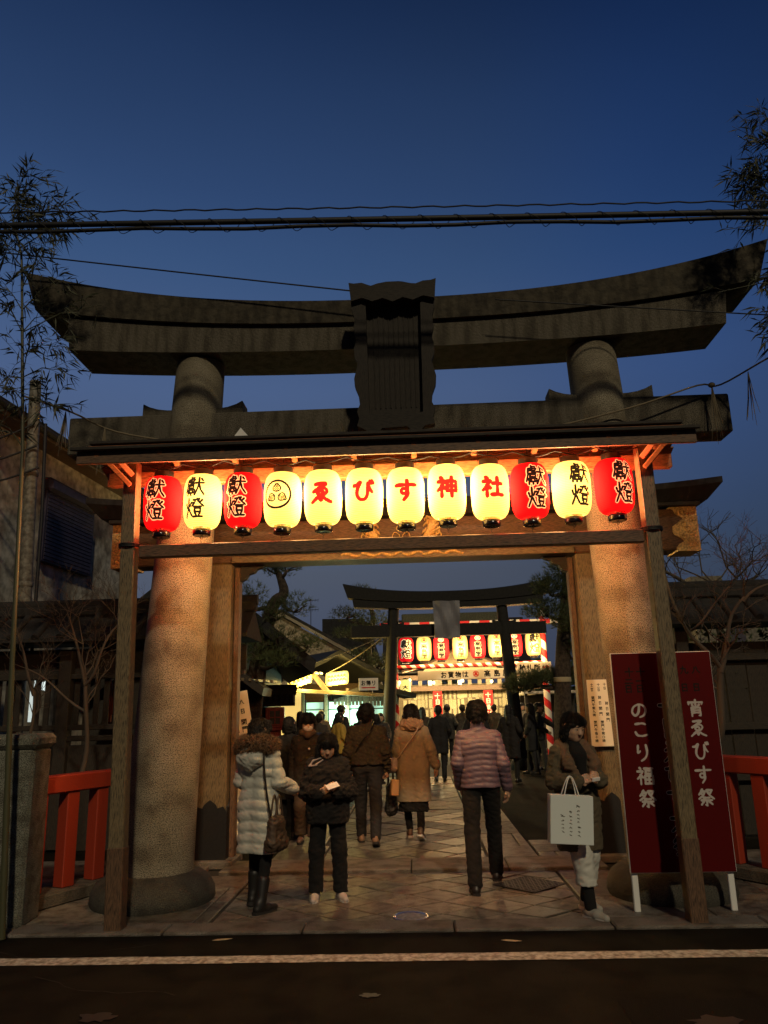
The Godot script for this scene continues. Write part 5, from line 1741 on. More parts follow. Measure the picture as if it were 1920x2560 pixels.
# ---------------------------------------------------------------- overhead cables and straw rope
func build_wires() -> void:
	var sag := func(u: float) -> float: return 0.05 * (1.0 - 4.0 * (u - 0.5) * (u - 0.5))
	var hang := func(a: Vector3, b: Vector3, n: int, s: float) -> Array:
		var p := []
		for i in n + 1:
			var u := i / float(n)
			p.append(a.lerp(b, u) - Vector3(0, s * 4.0 * u * (1.0 - u), 0))
		return p
	var b := thing("cable_bundle", "thick black cable pair lashed with spiral wire crossing above the torii", "cable")
	var pa: Array = hang.call(Vector3(-14, 6.42, -6.0), Vector3(14, 5.5, -6.0), 60, 0.09)
	var g := Geo.new()
	g.tube(pa, [0.026], 10)
	put("upper_cable", g, M.cable, b)
	var g2 := Geo.new()
	var pb := []
	for i in pa.size():
		pb.append(pa[i] - Vector3(0, 0.062 + 0.012 * sin(i * 1.7), 0))
	g2.tube(pb, [0.017], 8)
	put("lower_cable", g2, M.cable, b)
	var g3 := Geo.new()
	var pc := []
	for i in 1600:
		var u := i / 1599.0
		var k := u * (pa.size() - 1)
		var q: Vector3 = (pa[int(k)] as Vector3).lerp(pa[min(int(k) + 1, pa.size() - 1)], k - int(k))
		var an := i * 0.35
		pc.append(q + Vector3(0, -0.032 + 0.056 * cos(an) + 0.012 * cos(an * 3.0), 0.05 * sin(an)))
	g3.tube(pc, [0.0035], 5)
	put("lashing_wire", g3, M.cable, b)
	var t := Geo.new()
	var pt := []
	var base: Array = hang.call(Vector3(-14, 6.62, -6.0), Vector3(14, 5.6, -6.0), 300, 0.12)
	for i in base.size(): pt.append(base[i] + Vector3(0, 0.006 * sin(i * 1.9), 0.006 * cos(i * 1.9)))
	t.tube(pt, [0.007], 6)
	tag(put("thin_cable", t, M.cable), "thin twisted cable running just above the thick cable pair", "cable")
	var d := Geo.new()
	d.tube(hang.call(Vector3(-9.0, 7.25, -7.0), Vector3(-0.1, 5.72, -7.05), 20, 0.02), [0.008], 6)
	tag(put("guy_wire", d, M.cable), "thin slanting wire from upper left down to the carved plaque", "wire")
	var d2 := Geo.new()
	d2.tube(hang.call(Vector3(0.9, 5.6, -7.0), Vector3(9.0, 4.75, -7.0), 20, 0.02), [0.007], 6)
	tag(put("guy_wire", d2, M.cable), "thin slanting wire crossing the right end of the torii lintel", "wire")
	# straw rope from bamboo to bamboo along the torii, with tassels and one paper streamer
	var r := thing("straw_rope", "thin straw rope with hanging tassels strung from bamboo to bamboo along the torii", "rope")
	var pr := []
	for q in [[-3.5, 4.5, -6.42], [-3.2, 4.46, -6.75], [-2.9, 4.38, -7.1], [-2.2, 4.3, -7.28], [-1.4, 4.25, -7.28], [-0.1, 4.22, -7.25], [1.2, 4.3, -7.28], [2.2, 4.5, -7.28], [2.9, 4.72, -7.3], [3.15, 4.74, -7.35], [3.5, 4.84, -6.9], [4.2, 5.1, -6.5]]: pr.append(Vector3(q[0], q[1], q[2]))
	var rg := Geo.new()
	var smooth := []
	for i in pr.size() - 1:
		for k in 5: smooth.append((pr[i] as Vector3).cubic_interpolate(pr[i + 1], pr[max(i - 1, 0)], pr[min(i + 2, pr.size() - 1)], k / 5.0))
	smooth.append(pr[-1])
	rg.tube(smooth, [0.009], 7)
	put("rope", rg, M.rope, r)
	var rng := RandomNumberGenerator.new()
	rng.seed = 12
	for q in [[-3.25, 4.46, -6.72, 0.42], [-2.98, 4.4, -7.0, 0.5], [3.05, 4.74, -7.33, 0.62], [3.32, 4.76, -7.1, 0.55], [3.75, 4.92, -6.7, 0.5], [1.6, 4.37, -7.28, 0.3], [-1.9, 4.27, -7.28, 0.22]]:
		var s := Geo.new()
		for k in 9:
			var o := Vector3(rng.randf_range(-1, 1), 0, rng.randf_range(-1, 1)) * 0.05
			s.tube([Vector3(q[0], q[1], q[2]), Vector3(q[0], q[1] - q[3] * 0.5, q[2]) + o * 0.7, Vector3(q[0], q[1] - q[3] * rng.randf_range(0.8, 1.05), q[2]) + o * 1.5], [0.004, 0.004, 0.002], 4)
		put("straw_tassel", s, M.rope, r)
	var kn := Geo.new()
	kn.ball(Vector3(3.05, 4.73, -7.33), Vector3(0.035, 0.028, 0.03))
	put("knot", kn, M.rope, r)
	var pp := thing("paper_streamer", "folded white paper streamer hanging on the rope right of the left pillar", "paper streamer", Vector3(-1.7, 4.44, -7.27), 0.2)
	var g4 := Geo.new()
	g4.prism(poly("0 0 0.09 -0.1 0.02 -0.19 -0.06 -0.19 -0.03 -0.12 -0.08 -0.12"), -0.002, 0.002)
	put("fold", g4, M.white, pp)
	var pe := Geo.new()
	pe.box(Vector3(0.0, 4.04, -6.6), Vector3(0.05, 0.04, 0.03))

# ---------------------------------------------------------------- plants
func needles(g: Geo, at: Vector3, rad: Vector3, count: int, length: float, width: float, rng: RandomNumberGenerator) -> void:
	for i in count:
		# a tuft: several blades fanning upward from one spot in the pad
		var d := Vector3(rng.randfn(), rng.randfn(), rng.randfn()).normalized() * pow(rng.randf(), 0.45)
		var p := at + d * rad
		var axis := (Vector3(d.x, 0.75 + d.y * 0.6, d.z) + Vector3(rng.randf_range(-1, 1), rng.randf_range(-0.4, 0.6), rng.randf_range(-1, 1)) * 0.5).normalized()
		for k in 7:
			var w := (axis + Vector3(rng.randf_range(-1, 1), rng.randf_range(-1, 1), rng.randf_range(-1, 1)) * 0.75).normalized()
			var s := w.cross(Vector3(rng.randf_range(-1, 1), rng.randf_range(-1, 1), rng.randf_range(-1, 1))).normalized() * width
			var e := p + w * length * rng.randf_range(0.7, 1.2)
			g.tri(p - s, p + s, e)
func limb(g: Geo, a: Vector3, b: Vector3, ra: float, rb: float, bend: float, rng: RandomNumberGenerator) -> Array:
	var p := []
	var n := 7
	var o := Vector3(rng.randf_range(-1, 1), rng.randf_range(-1, 1), rng.randf_range(-1, 1)) * bend
	var o2 := Vector3(rng.randf_range(-1, 1), rng.randf_range(-1, 1), rng.randf_range(-1, 1)) * bend * 0.5
	var r := []
	for i in n + 1:
		var u := float(i) / n
		p.append(a.lerp(b, u) + o * sin(PI * u) + o2 * sin(TAU * u))
		r.append(lerpf(ra, rb, u))
	g.tube(p, r, 8)
	return p
func pine(label: String, base: Vector3, trunk: Array, pads: Array, seed: int, dense := 1.0, nl := 0.12) -> void:
	var rng := RandomNumberGenerator.new()
	rng.seed = seed
	var o := thing("pine_tree", label, "tree")
	var g := Geo.new()
	var p := []; var r := []
	for i in trunk.size() - 1:
		for k in 5:
			p.append((trunk[i][0] as Vector3).cubic_interpolate(trunk[i + 1][0], trunk[max(i - 1, 0)][0], trunk[min(i + 2, trunk.size() - 1)][0], k / 5.0))
			r.append(lerpf(trunk[i][1], trunk[i + 1][1], k / 5.0))
	p.append(trunk[-1][0]); r.append(trunk[-1][1])
	g.tube(p, r, 12)
	put("trunk", g, M.bark, o)
	var br := Geo.new()
	var n := 0
	for q in pads:
		var c: Vector3 = q[0]
		var near := 0
		for i in p.size():
			if p[i].distance_to(c - Vector3(0, 0.2, 0)) < p[near].distance_to(c - Vector3(0, 0.2, 0)): near = i
		limb(br, p[near], c - Vector3(0, (q[1] as Vector3).y * 0.5, 0), min(0.06, r[near] * 0.6), 0.018, 0.12, rng)
		for k in 4:
			limb(br, c - Vector3(0, (q[1] as Vector3).y * 0.5, 0), c + Vector3(rng.randf_range(-0.8, 0.8), 0, rng.randf_range(-0.8, 0.8)) * q[1], 0.02, 0.006, 0.05, rng)
		var f := Geo.new()
		var vol: float = q[1].x * q[1].z
		needles(f, c, q[1], int((60 + 420 * vol) * dense), nl, 0.0045 * (nl / 0.12), rng)
		put("needle_pad", f, M["pine%d" % (n % 3)], o)
		n += 1
	put("branches", br, M.bark, o).set_meta("kind", "stuff")
func bare_tree(label: String, starts: Array, seed: int, depth := 5, thin := 1.0) -> void:
	var rng := RandomNumberGenerator.new()
	rng.seed = seed
	var o := thing("bare_tree", label, "tree")
	var tr := Geo.new()
	var tw := Geo.new()
	var todo := []
	for s in starts:
		var p := limb(tr, s[0], s[1], s[2], s[3], 0.06, rng)
		todo.append([p[-1], (s[1] - s[0]).normalized(), s[3], (s[1] - s[0]).length() * 0.36, depth])
		todo.append([p[5], ((s[1] - s[0]).normalized() + Vector3(rng.randf_range(-1, 1), 0.3, rng.randf_range(-1, 1))).normalized(), s[3] * 0.8, (s[1] - s[0]).length() * 0.32, depth - 1])
	while not todo.is_empty():
		var t: Array = todo.pop_back()
		if t[4] <= 0 or t[3] < 0.03: continue
		var n := 2 + (rng.randi() % 2)
		for i in n:
			var d: Vector3 = ((t[1] as Vector3) * 0.8 + Vector3(rng.randf_range(-1, 1), rng.randf_range(-0.5, 0.8), rng.randf_range(-1, 1)) * 0.8).normalized()
			var l: float = t[3] * rng.randf_range(0.65, 1.05)
			var e: Vector3 = t[0] + d * l
			var mid: Vector3 = (t[0] + e) / 2 + Vector3(rng.randf_range(-1, 1), rng.randf_range(-1, 1), rng.randf_range(-1, 1)) * l * 0.12
			tw.tube([t[0], mid, e], [t[2] * 0.5, t[2] * 0.4, t[2] * 0.32], 5 if t[4] > 2 else 4, false)
			todo.append([e, d, t[2] * 0.62, l * 0.86, t[4] - 1])
			if rng.randf() < 0.5 and t[4] > 1: todo.append([mid, (d + Vector3(rng.randf_range(-1, 1), rng.randf_range(-0.5, 0.7), rng.randf_range(-1, 1))).normalized(), t[2] * 0.4, l * 0.6, t[4] - 2])
	put("trunk", tr, M.twig, o)
	put("twigs", tw, M.twig, o).set_meta("kind", "stuff")
func bamboo_blade(g: Geo, at: Vector3, dir: Vector3, l: float, w: float, rng: RandomNumberGenerator) -> void:
	var s := dir.cross(Vector3(rng.randf_range(-1, 1), rng.randf_range(-1, 1), rng.randf_range(-1, 1))).normalized() * w
	var m := at + dir * l * 0.35 + Vector3(0, -0.004, 0)
	var e := at + dir * l + Vector3(0, -l * 0.22, 0)
	g.tri(at, m - s, m + s)
	g.tri(m - s, e, m + s)
func bamboo(label: String, stem: Array, sprays: Array, seed: int) -> void:
	var rng := RandomNumberGenerator.new()
	rng.seed = seed
	var o := thing("bamboo", label, "bamboo")
	var g := Geo.new()
	var p := []; var r := []
	var total := 34
	for i in total + 1:
		var u := float(i) / total
		var k := u * (stem.size() - 1)
		var a: Vector3 = (stem[int(k)] as Vector3).lerp(stem[min(int(k) + 1, stem.size() - 1)], k - int(k))
		p.append(a); r.append(lerpf(0.026, 0.005, u) * (1.14 if i % 2 == 0 else 1.0))
	g.tube(p, r, 10)
	put("stem", g, M.bamboo, o)
	for q in sprays:     # [from fraction, tip offset, twigs, leaves]
		var b := Geo.new()
		var f := Geo.new()
		var k := int(q[0] * total)
		var root: Vector3 = p[k]
		var tip: Vector3 = root + q[1]
		var mid := root.lerp(tip, 0.5) + Vector3(0, 0.06, 0)
		b.tube([root, mid, tip], [0.006, 0.0045, 0.003], 5)
		for j in int(q[2]):
			var u := rng.randf_range(0.25, 1.0)
			var c := root.lerp(tip, u) + Vector3(0, 0.06 * sin(PI * u), 0)
			var d := (Vector3(q[1]).normalized() * 0.7 + Vector3(rng.randf_range(-1, 1), rng.randf_range(-0.8, 0.7), rng.randf_range(-1, 1))).normalized()
			var e := c + d * rng.randf_range(0.12, 0.3)
			b.tube([c, (c + e) / 2 + Vector3(0, 0.012, 0), e], [0.003, 0.002], 4)
			for l in int(q[3]):
				var at := c.lerp(e, rng.randf_range(0.4, 1.0))
				var ld := (d * 0.8 + Vector3(rng.randf_range(-1, 1), rng.randf_range(-1.0, 0.45), rng.randf_range(-1, 1)) * 0.9).normalized()
				bamboo_blade(f, at, ld, rng.randf_range(0.08, 0.17), rng.randf_range(0.006, 0.011), rng)
		var br := put("branch", b, M.bamboo, o)
		put("leaves", f, M.leaf, br)
func build_plants() -> void:
	var rng := RandomNumberGenerator.new()
	rng.seed = 5
	# bamboo tied to both ends of the torii
	var sp := []
	for i in 30:
		var u := 0.52 + 0.47 * i / 29.0
		var reach := lerpf(0.36, 0.26, (u - 0.52) / 0.47)
		var a := rng.randf() * TAU
		sp.append([u, Vector3(cos(a) * reach, rng.randf_range(0.0, 0.35), sin(a) * reach * 0.7), 9, 7])
	sp.append([0.66, Vector3(0.75, 0.22, 0.05), 7, 5]); sp.append([0.8, Vector3(0.62, 0.3, 0.0), 9, 5]); sp.append([0.9, Vector3(0.55, 0.25, 0.05), 9, 5])
	bamboo("leafy bamboo stem standing at the left end of the torii beside the mossy stone post", [Vector3(-3.28, 0, -6.45), Vector3(-3.38, 2.0, -6.42), Vector3(-3.46, 4.0, -6.4), Vector3(-3.62, 5.9, -6.35), Vector3(-3.75, 6.4, -6.3)], sp, 41)
	sp = []
	for i in 34:
		var u := 0.58 + 0.41 * i / 33.0
		var reach := lerpf(0.42, 0.3, (u - 0.58) / 0.41)
		var a := rng.randf() * TAU
		sp.append([u, Vector3(cos(a) * reach, rng.randf_range(-0.15, 0.3), sin(a) * reach * 0.7), 9, 7])
	sp.append([0.66, Vector3(-0.75, 0.02, -0.1), 5, 4]); sp.append([0.74, Vector3(-0.6, 0.1, -0.1), 6, 5]); sp.append([0.7, Vector3(-0.35, -0.2, 0), 7, 5])
	bamboo("leafy bamboo stem standing at the right end of the torii", [Vector3(3.7, 0, -6.6), Vector3(3.72, 2.2, -6.58), Vector3(3.72, 4.4, -6.55), Vector3(3.66, 6.0, -6.5), Vector3(3.58, 7.0, -6.45)], sp, 42)
	# bare maples
	bare_tree("bare twiggy maple in front of the slatted fence on the left", [[Vector3(-3.95, 1.0, -9.3), Vector3(-3.9, 2.1, -9.1), 0.03, 0.022], [Vector3(-3.9, 2.0, -9.1), Vector3(-4.05, 2.75, -8.9), 0.02, 0.012], [Vector3(-3.9, 2.0, -9.1), Vector3(-3.5, 2.7, -9.0), 0.018, 0.01], [Vector3(-3.92, 1.7, -9.2), Vector3(-4.6, 2.2, -9.1), 0.018, 0.009]], 51)
	bare_tree("small bare sapling left of the twiggy maple by the left fence", [[Vector3(-4.75, 1.0, -9.5), Vector3(-4.65, 2.0, -9.4), 0.025, 0.016], [Vector3(-4.65, 1.9, -9.4), Vector3(-4.85, 2.6, -9.3), 0.022, 0.012]], 52, 4)
	bare_tree("bare tree with bright curved limbs behind the red festival sign", [[Vector3(3.25, 1.2, -8.9), Vector3(3.3, 2.0, -8.7), 0.042, 0.034], [Vector3(3.3, 1.95, -8.7), Vector3(3.62, 2.75, -8.6), 0.03, 0.016], [Vector3(3.3, 2.0, -8.7), Vector3(2.9, 2.45, -8.5), 0.026, 0.017], [Vector3(2.9, 2.45, -8.5), Vector3(2.78, 3.25, -8.7), 0.018, 0.009], [Vector3(3.6, 2.7, -8.6), Vector3(4.1, 3.05, -8.5), 0.018, 0.009], [Vector3(3.0, 2.4, -8.6), Vector3(3.4, 2.85, -8.4), 0.015, 0.008]], 53)
	bare_tree("tall bare tree whose upper boughs spread against the dusk sky on the right", [[Vector3(5.0, 0.5, -12.5), Vector3(4.7, 3.0, -12.3), 0.08, 0.055], [Vector3(4.7, 3.0, -12.3), Vector3(3.9, 3.6, -12.0), 0.05, 0.024], [Vector3(4.7, 2.9, -12.3), Vector3(5.3, 3.5, -12.0), 0.042, 0.02], [Vector3(4.8, 2.8, -12.3), Vector3(5.9, 3.3, -12.0), 0.035, 0.016]], 54, 5)
	# pines
	pine("gnarled black pine with a flat crown against the sky, left of the gate opening", Vector3(), [[Vector3(-3.3, 0.0, -15.0), 0.22], [Vector3(-3.1, 2.2, -15.0), 0.18], [Vector3(-2.82, 3.55, -15.0), 0.13], [Vector3(-2.58, 3.86, -15.0), 0.1], [Vector3(-2.62, 4.12, -15.0), 0.08], [Vector3(-2.72, 4.35, -15.0), 0.05]],
		[[Vector3(-2.5, 4.42, -15.0), Vector3(0.34, 0.2, 0.4)], [Vector3(-2.85, 4.42, -15.1), Vector3(0.28, 0.16, 0.3)], [Vector3(-2.35, 3.62, -14.9), Vector3(0.36, 0.26, 0.4)], [Vector3(-2.75, 3.5, -14.8), Vector3(0.35, 0.25, 0.4)], [Vector3(-2.6, 2.95, -14.6), Vector3(0.5, 0.24, 0.5)], [Vector3(-2.05, 2.85, -14.6), Vector3(0.34, 0.18, 0.4)], [Vector3(-2.95, 2.7, -14.4), Vector3(0.5, 0.28, 0.5)], [Vector3(-3.2, 3.2, -14.7), Vector3(0.5, 0.35, 0.5)], [Vector3(-2.55, 2.55, -14.3), Vector3(0.4, 0.16, 0.4)], [Vector3(-3.3, 3.9, -15.2), Vector3(0.4, 0.3, 0.5)]], 61, 1.1)
	pine("layered pine behind the left leg of the inner torii", Vector3(), [[Vector3(-1.15, 0.0, -26.5), 0.2], [Vector3(-1.25, 2.0, -26.5), 0.17], [Vector3(-1.65, 3.4, -26.5), 0.13], [Vector3(-1.45, 4.6, -26.5), 0.09], [Vector3(-1.7, 5.4, -26.5), 0.05]],
		[[Vector3(-1.85, 5.5, -26.5), Vector3(0.55, 0.26, 0.6)], [Vector3(-2.35, 4.75, -26.4), Vector3(0.6, 0.26, 0.6)], [Vector3(-1.4, 4.5, -26.3), Vector3(0.8, 0.4, 0.7)], [Vector3(-2.3, 4.1, -26.3), Vector3(0.55, 0.25, 0.6)], [Vector3(-1.3, 3.9, -26.0), Vector3(0.8, 0.3, 0.7)], [Vector3(-1.9, 3.35, -26.2), Vector3(0.6, 0.25, 0.6)], [Vector3(-1.2, 3.1, -26.0), Vector3(0.7, 0.28, 0.6)]], 62, 0.9, 0.16)
	pine("tall layered pine right of the inner torii with a pale band round its trunk", Vector3(), [[Vector3(3.25, 0.0, -18.3), 0.24], [Vector3(3.3, 1.6, -18.3), 0.2], [Vector3(3.42, 3.0, -18.3), 0.17], [Vector3(3.6, 4.4, -18.3), 0.1], [Vector3(3.5, 5.0, -18.3), 0.05]],
		[[Vector3(3.7, 4.75, -18.2), Vector3(0.6, 0.35, 0.7)], [Vector3(3.15, 4.3, -18.0), Vector3(0.5, 0.28, 0.6)], [Vector3(3.9, 4.1, -18.2), Vector3(0.6, 0.4, 0.7)], [Vector3(3.0, 3.75, -18.0), Vector3(0.55, 0.24, 0.6)], [Vector3(3.6, 3.4, -17.9), Vector3(0.5, 0.25, 0.6)], [Vector3(3.9, 2.9, -18.3), Vector3(0.5, 0.3, 0.6)], [Vector3(2.75, 2.2, -18.6), Vector3(0.6, 0.2, 0.6)], [Vector3(2.4, 2.05, -18.8), Vector3(0.4, 0.16, 0.5)], [Vector3(3.25, 2.3, -18.9), Vector3(0.55, 0.2, 0.5)]], 63, 1.9, 0.15)
	var wrap := Geo.new()
	wrap.lathe([Vector2(0.2, 0.0), Vector2(0.21, 0.02), Vector2(0.208, 0.1), Vector2(0.19, 0.11)], 16, Vector3(3.33, 2.12, -18.3))
	tag(put("trunk_band", wrap, M.straw), "pale straw band wrapped round the trunk of the right pine", "wrapping")
	# far dark trees closing the horizon
	for q in [["distant_trees", -9.0, -42.0, 14.0], ["distant_trees", 11.0, -44.0, 16.0], ["distant_trees", 1.0, -52.0, 14.0]]:
		var f := Geo.new()
		for i in 5200:
			var x := rng.randf_range(-0.5, 0.5) * float(q[3])
			var hh := 2.6 + 1.3 * sin(x * 0.9 + q[1]) + 0.8 * sin(x * 2.3)
			var c := Vector3(q[1] + x, rng.randf() * hh, q[2] + rng.randf_range(-1.2, 1.2))
			var d := Vector3(rng.randf_range(-1, 1), rng.randf_range(-0.3, 1), rng.randf_range(-1, 1)).normalized()
			var s := d.cross(Vector3(rng.randf_range(-1, 1), rng.randf_range(-1, 1), rng.randf_range(-1, 1))).normalized()
			f.tri(c - s * 0.12, c + s * 0.12, c + d * 0.42)
		var o := put("distant_trees", f, M.pine0)
		o.set_meta("kind", "stuff")
		o.set_meta("label", ["dark tree mass closing the view far left", "dark tree mass closing the view far right", "dark tree mass behind the shrine hall"][0 if q[1] < 0 else (1 if q[1] > 5 else 2)])
	# clipped hedge and shrubs on the right behind the boarded wall
	for q in [[4.6, 0.9, -11.6, 1.5], [6.4, 1.0, -11.8, 1.6], [8.2, 1.1, -12.2, 1.7]]:
		var f := Geo.new()
		for i in 1800:
			var d := Vector3(rng.randfn(), rng.randfn(), rng.randfn()).normalized() * pow(rng.randf(), 0.4)
			var c := Vector3(q[0], q[1] + 0.9, q[2]) + d * Vector3(q[3], 1.2, 1.0)
			var w := (d + Vector3(rng.randf_range(-1, 1), rng.randf_range(-1, 1), rng.randf_range(-1, 1))).normalized()
			var s := w.cross(Vector3(0.3, 1, 0.2)).normalized()
			f.tri(c - s * 0.03, c + s * 0.03, c + w * 0.12)
		var o := thing("evergreen_shrub", ["rounded dark shrub nearest the gate above the right boarded wall", "middle dark shrub above the right boarded wall", "dark shrub farthest right above the boarded wall"][int((float(q[0]) - 4.6) / 1.8 + 0.1)], "shrub", Vector3(), 0.0, "shrubs behind the boarded wall")
		put("foliage", f, M.pine0, o)
		var st := Geo.new()
		st.tube([Vector3(q[0], 0, q[2]), Vector3(q[0] + 0.1, q[1] + 0.5, q[2])], [0.07, 0.04], 8)
		put("stem", st, M.bark, o)

# ---------------------------------------------------------------- people
const SKIN := Color(0.52, 0.31, 0.2)
var head_near: Geo
var head_far: Geo
var hand_loose: Geo
var hand_grip: Geo
func make_head(cell: float) -> Geo:
	var g := Geo.new()
	var s := SKIN
	var lip := Color(0.34, 0.12, 0.1)
	var dark := Color(0.02, 0.014, 0.012)
	var b := [
		bone(Vector3(0, 0.034, -0.024), Vector3(0, 0.03, 0.01), 0.084, 0.076, s),
		bone(Vector3(0, 0.0, 0.012), Vector3(0, -0.05, 0.026), 0.064, 0.05, s),
		bone(Vector3(-0.03, -0.058, 0.014), Vector3(0.03, -0.058, 0.014), 0.04, 0.04, s),
		bone(Vector3(-0.008, -0.088, 0.05), Vector3(0.008, -0.088, 0.05), 0.02, 0.02, s),
		bone(Vector3(0, -0.06, -0.022), Vector3(0, -0.125, -0.024), 0.05, 0.045, s)]
	for x in [-1.0, 1.0]:
		b.append(bone(Vector3(x * 0.036, -0.028, 0.052), Vector3(x * 0.03, -0.05, 0.05), 0.027, 0.022, s))
		b.append(bone(Vector3(x * 0.08, 0.012, -0.012), Vector3(x * 0.077, -0.028, -0.004), 0.013, 0.009, s))
	net(g, b, cell, 0.012)
	var f := Geo.new()
	var c := [bone(Vector3(0, 0.008, 0.08), Vector3(0, -0.024, 0.098), 0.0085, 0.0125, s), bone(Vector3(-0.011, -0.028, 0.09), Vector3(0.011, -0.028, 0.09), 0.0085, 0.0085, s), bone(Vector3(0, 0.02, 0.068), Vector3(0, -0.01, 0.075), 0.018, 0.02, s)]
	net(f, c, min(cell, 0.004), 0.006)
	for x in [-1.0, 1.0]:
		f.col = s
		f.ball(Vector3(x * 0.031, 0.012, 0.071), Vector3(0.018, 0.011, 0.012))
		f.col = Color(0.45, 0.42, 0.4)
		f.ball(Vector3(x * 0.031, 0.004, 0.0755), Vector3(0.0145, 0.0055, 0.0095))
		f.col = dark
		f.ball(Vector3(x * 0.031, 0.004, 0.0815), Vector3(0.0062, 0.0058, 0.005))
		f.tube([Vector3(x * 0.015, 0.008, 0.081), Vector3(x * 0.031, 0.0115, 0.0852), Vector3(x * 0.047, 0.006, 0.0765)], [0.0016, 0.0022, 0.0014], 5)
		f.tube([Vector3(x * 0.014, 0.027, 0.084), Vector3(x * 0.031, 0.032, 0.0835), Vector3(x * 0.051, 0.026, 0.072)], [0.003, 0.0036, 0.0018], 5)
	f.col = lip
	f.tube([Vector3(-0.023, -0.055, 0.073), Vector3(-0.009, -0.0535, 0.082), Vector3(0.009, -0.0535, 0.082), Vector3(0.023, -0.055, 0.073)], [0.002, 0.0048, 0.0048, 0.002], 6)
	f.tube([Vector3(-0.018, -0.059, 0.073), Vector3(0, -0.062, 0.081), Vector3(0.018, -0.059, 0.073)], [0.002, 0.0058, 0.002], 6)
	g.add(f, Transform3D())
	return g
func make_hand(curl: float) -> Geo:
	var g := Geo.new()
	var b := []
	var xs := [-0.03, -0.0105, 0.0105, 0.031]
	var len := [0.8, 0.98, 1.06, 0.96]
	for i in 4:
		b.append(bone(Vector3(xs[i] * 0.55, 0.01, 0), Vector3(xs[i], -0.078, 0.0), 0.0145, 0.0115, SKIN))
	b.append(bone(Vector3(0.0, 0.04, 0), Vector3(0.0, -0.005, 0), 0.023, 0.022, SKIN))
	for i in 4:
		var p := Vector3(xs[i], -0.078, 0.0)
		var a := 0.12
		for k in 3:
			a += curl * [0.8, 1.15, 0.8][k] * (1.0 + 0.07 * (3 - i))
			var e: Vector3 = p + Vector3(xs[i] * 0.05, -cos(a), sin(a)) * [0.042, 0.027, 0.021][k] * len[i]
			b.append(bone(p, e, [0.0098, 0.009, 0.0083][k], [0.009, 0.0083, 0.0072][k], SKIN))
			p = e
	b.append(bone(Vector3(0.018, -0.01, 0.006), Vector3(0.044, -0.048, 0.018), 0.015, 0.011, SKIN))
	b.append(bone(Vector3(0.044, -0.048, 0.018), Vector3(0.046 - curl * 0.012, -0.078, 0.03 + curl * 0.008), 0.0105, 0.0088, SKIN))
	b.append(bone(Vector3(0.046 - curl * 0.012, -0.078, 0.03 + curl * 0.008), Vector3(0.04 - curl * 0.02, -0.1, 0.036 + curl * 0.012), 0.009, 0.0072, SKIN))
	net(g, b, 0.0036, 0.0028)
	return g
func aim(from: Vector3, down: Vector3, palm: Vector3, mirrored: bool, scale := 1.0) -> Transform3D:
	var y := -down.normalized()
	var z := (palm - y * palm.dot(y)).normalized()
	var x := y.cross(z)
	return Transform3D(Basis(x * (-1.0 if mirrored else 1.0), y, z) * scale, from)
func rest() -> Dictionary:
	return {"pelvis": Vector3(0, 0.9, 0), "waist": Vector3(0, 1.03, 0), "chest": Vector3(0, 1.22, 0), "neck": Vector3(0, 1.4, -0.015), "head": Vector3(0, 1.535, 0.012), "turn": Basis(),
		"shL": Vector3(0.15, 1.345, -0.01), "shR": Vector3(-0.15, 1.345, -0.01), "elL": Vector3(0.195, 1.08, -0.03), "elR": Vector3(-0.195, 1.08, -0.03), "wrL": Vector3(0.205, 0.86, 0.04), "wrR": Vector3(-0.205, 0.86, 0.04),
		"hiL": Vector3(0.088, 0.88, 0), "hiR": Vector3(-0.088, 0.88, 0), "knL": Vector3(0.095, 0.48, 0.015), "knR": Vector3(-0.095, 0.48, 0.015), "anL": Vector3(0.095, 0.085, -0.02), "anR": Vector3(-0.095, 0.085, -0.02), "toeL": Vector3(0.15, 0, 1), "toeR": Vector3(-0.15, 0, 1)}
func scaled(j: Dictionary, h: float, more := {}) -> Dictionary:
	var o := {}
	for k in j: o[k] = j[k]
	for k in more: o[k] = more[k]
	for k in o:
		if o[k] is Vector3 and not String(k).begins_with("toe") and not String(k).begins_with("palm"): o[k] = (o[k] as Vector3) * (h / 1.65)
	o["s"] = h / 1.65
	return o
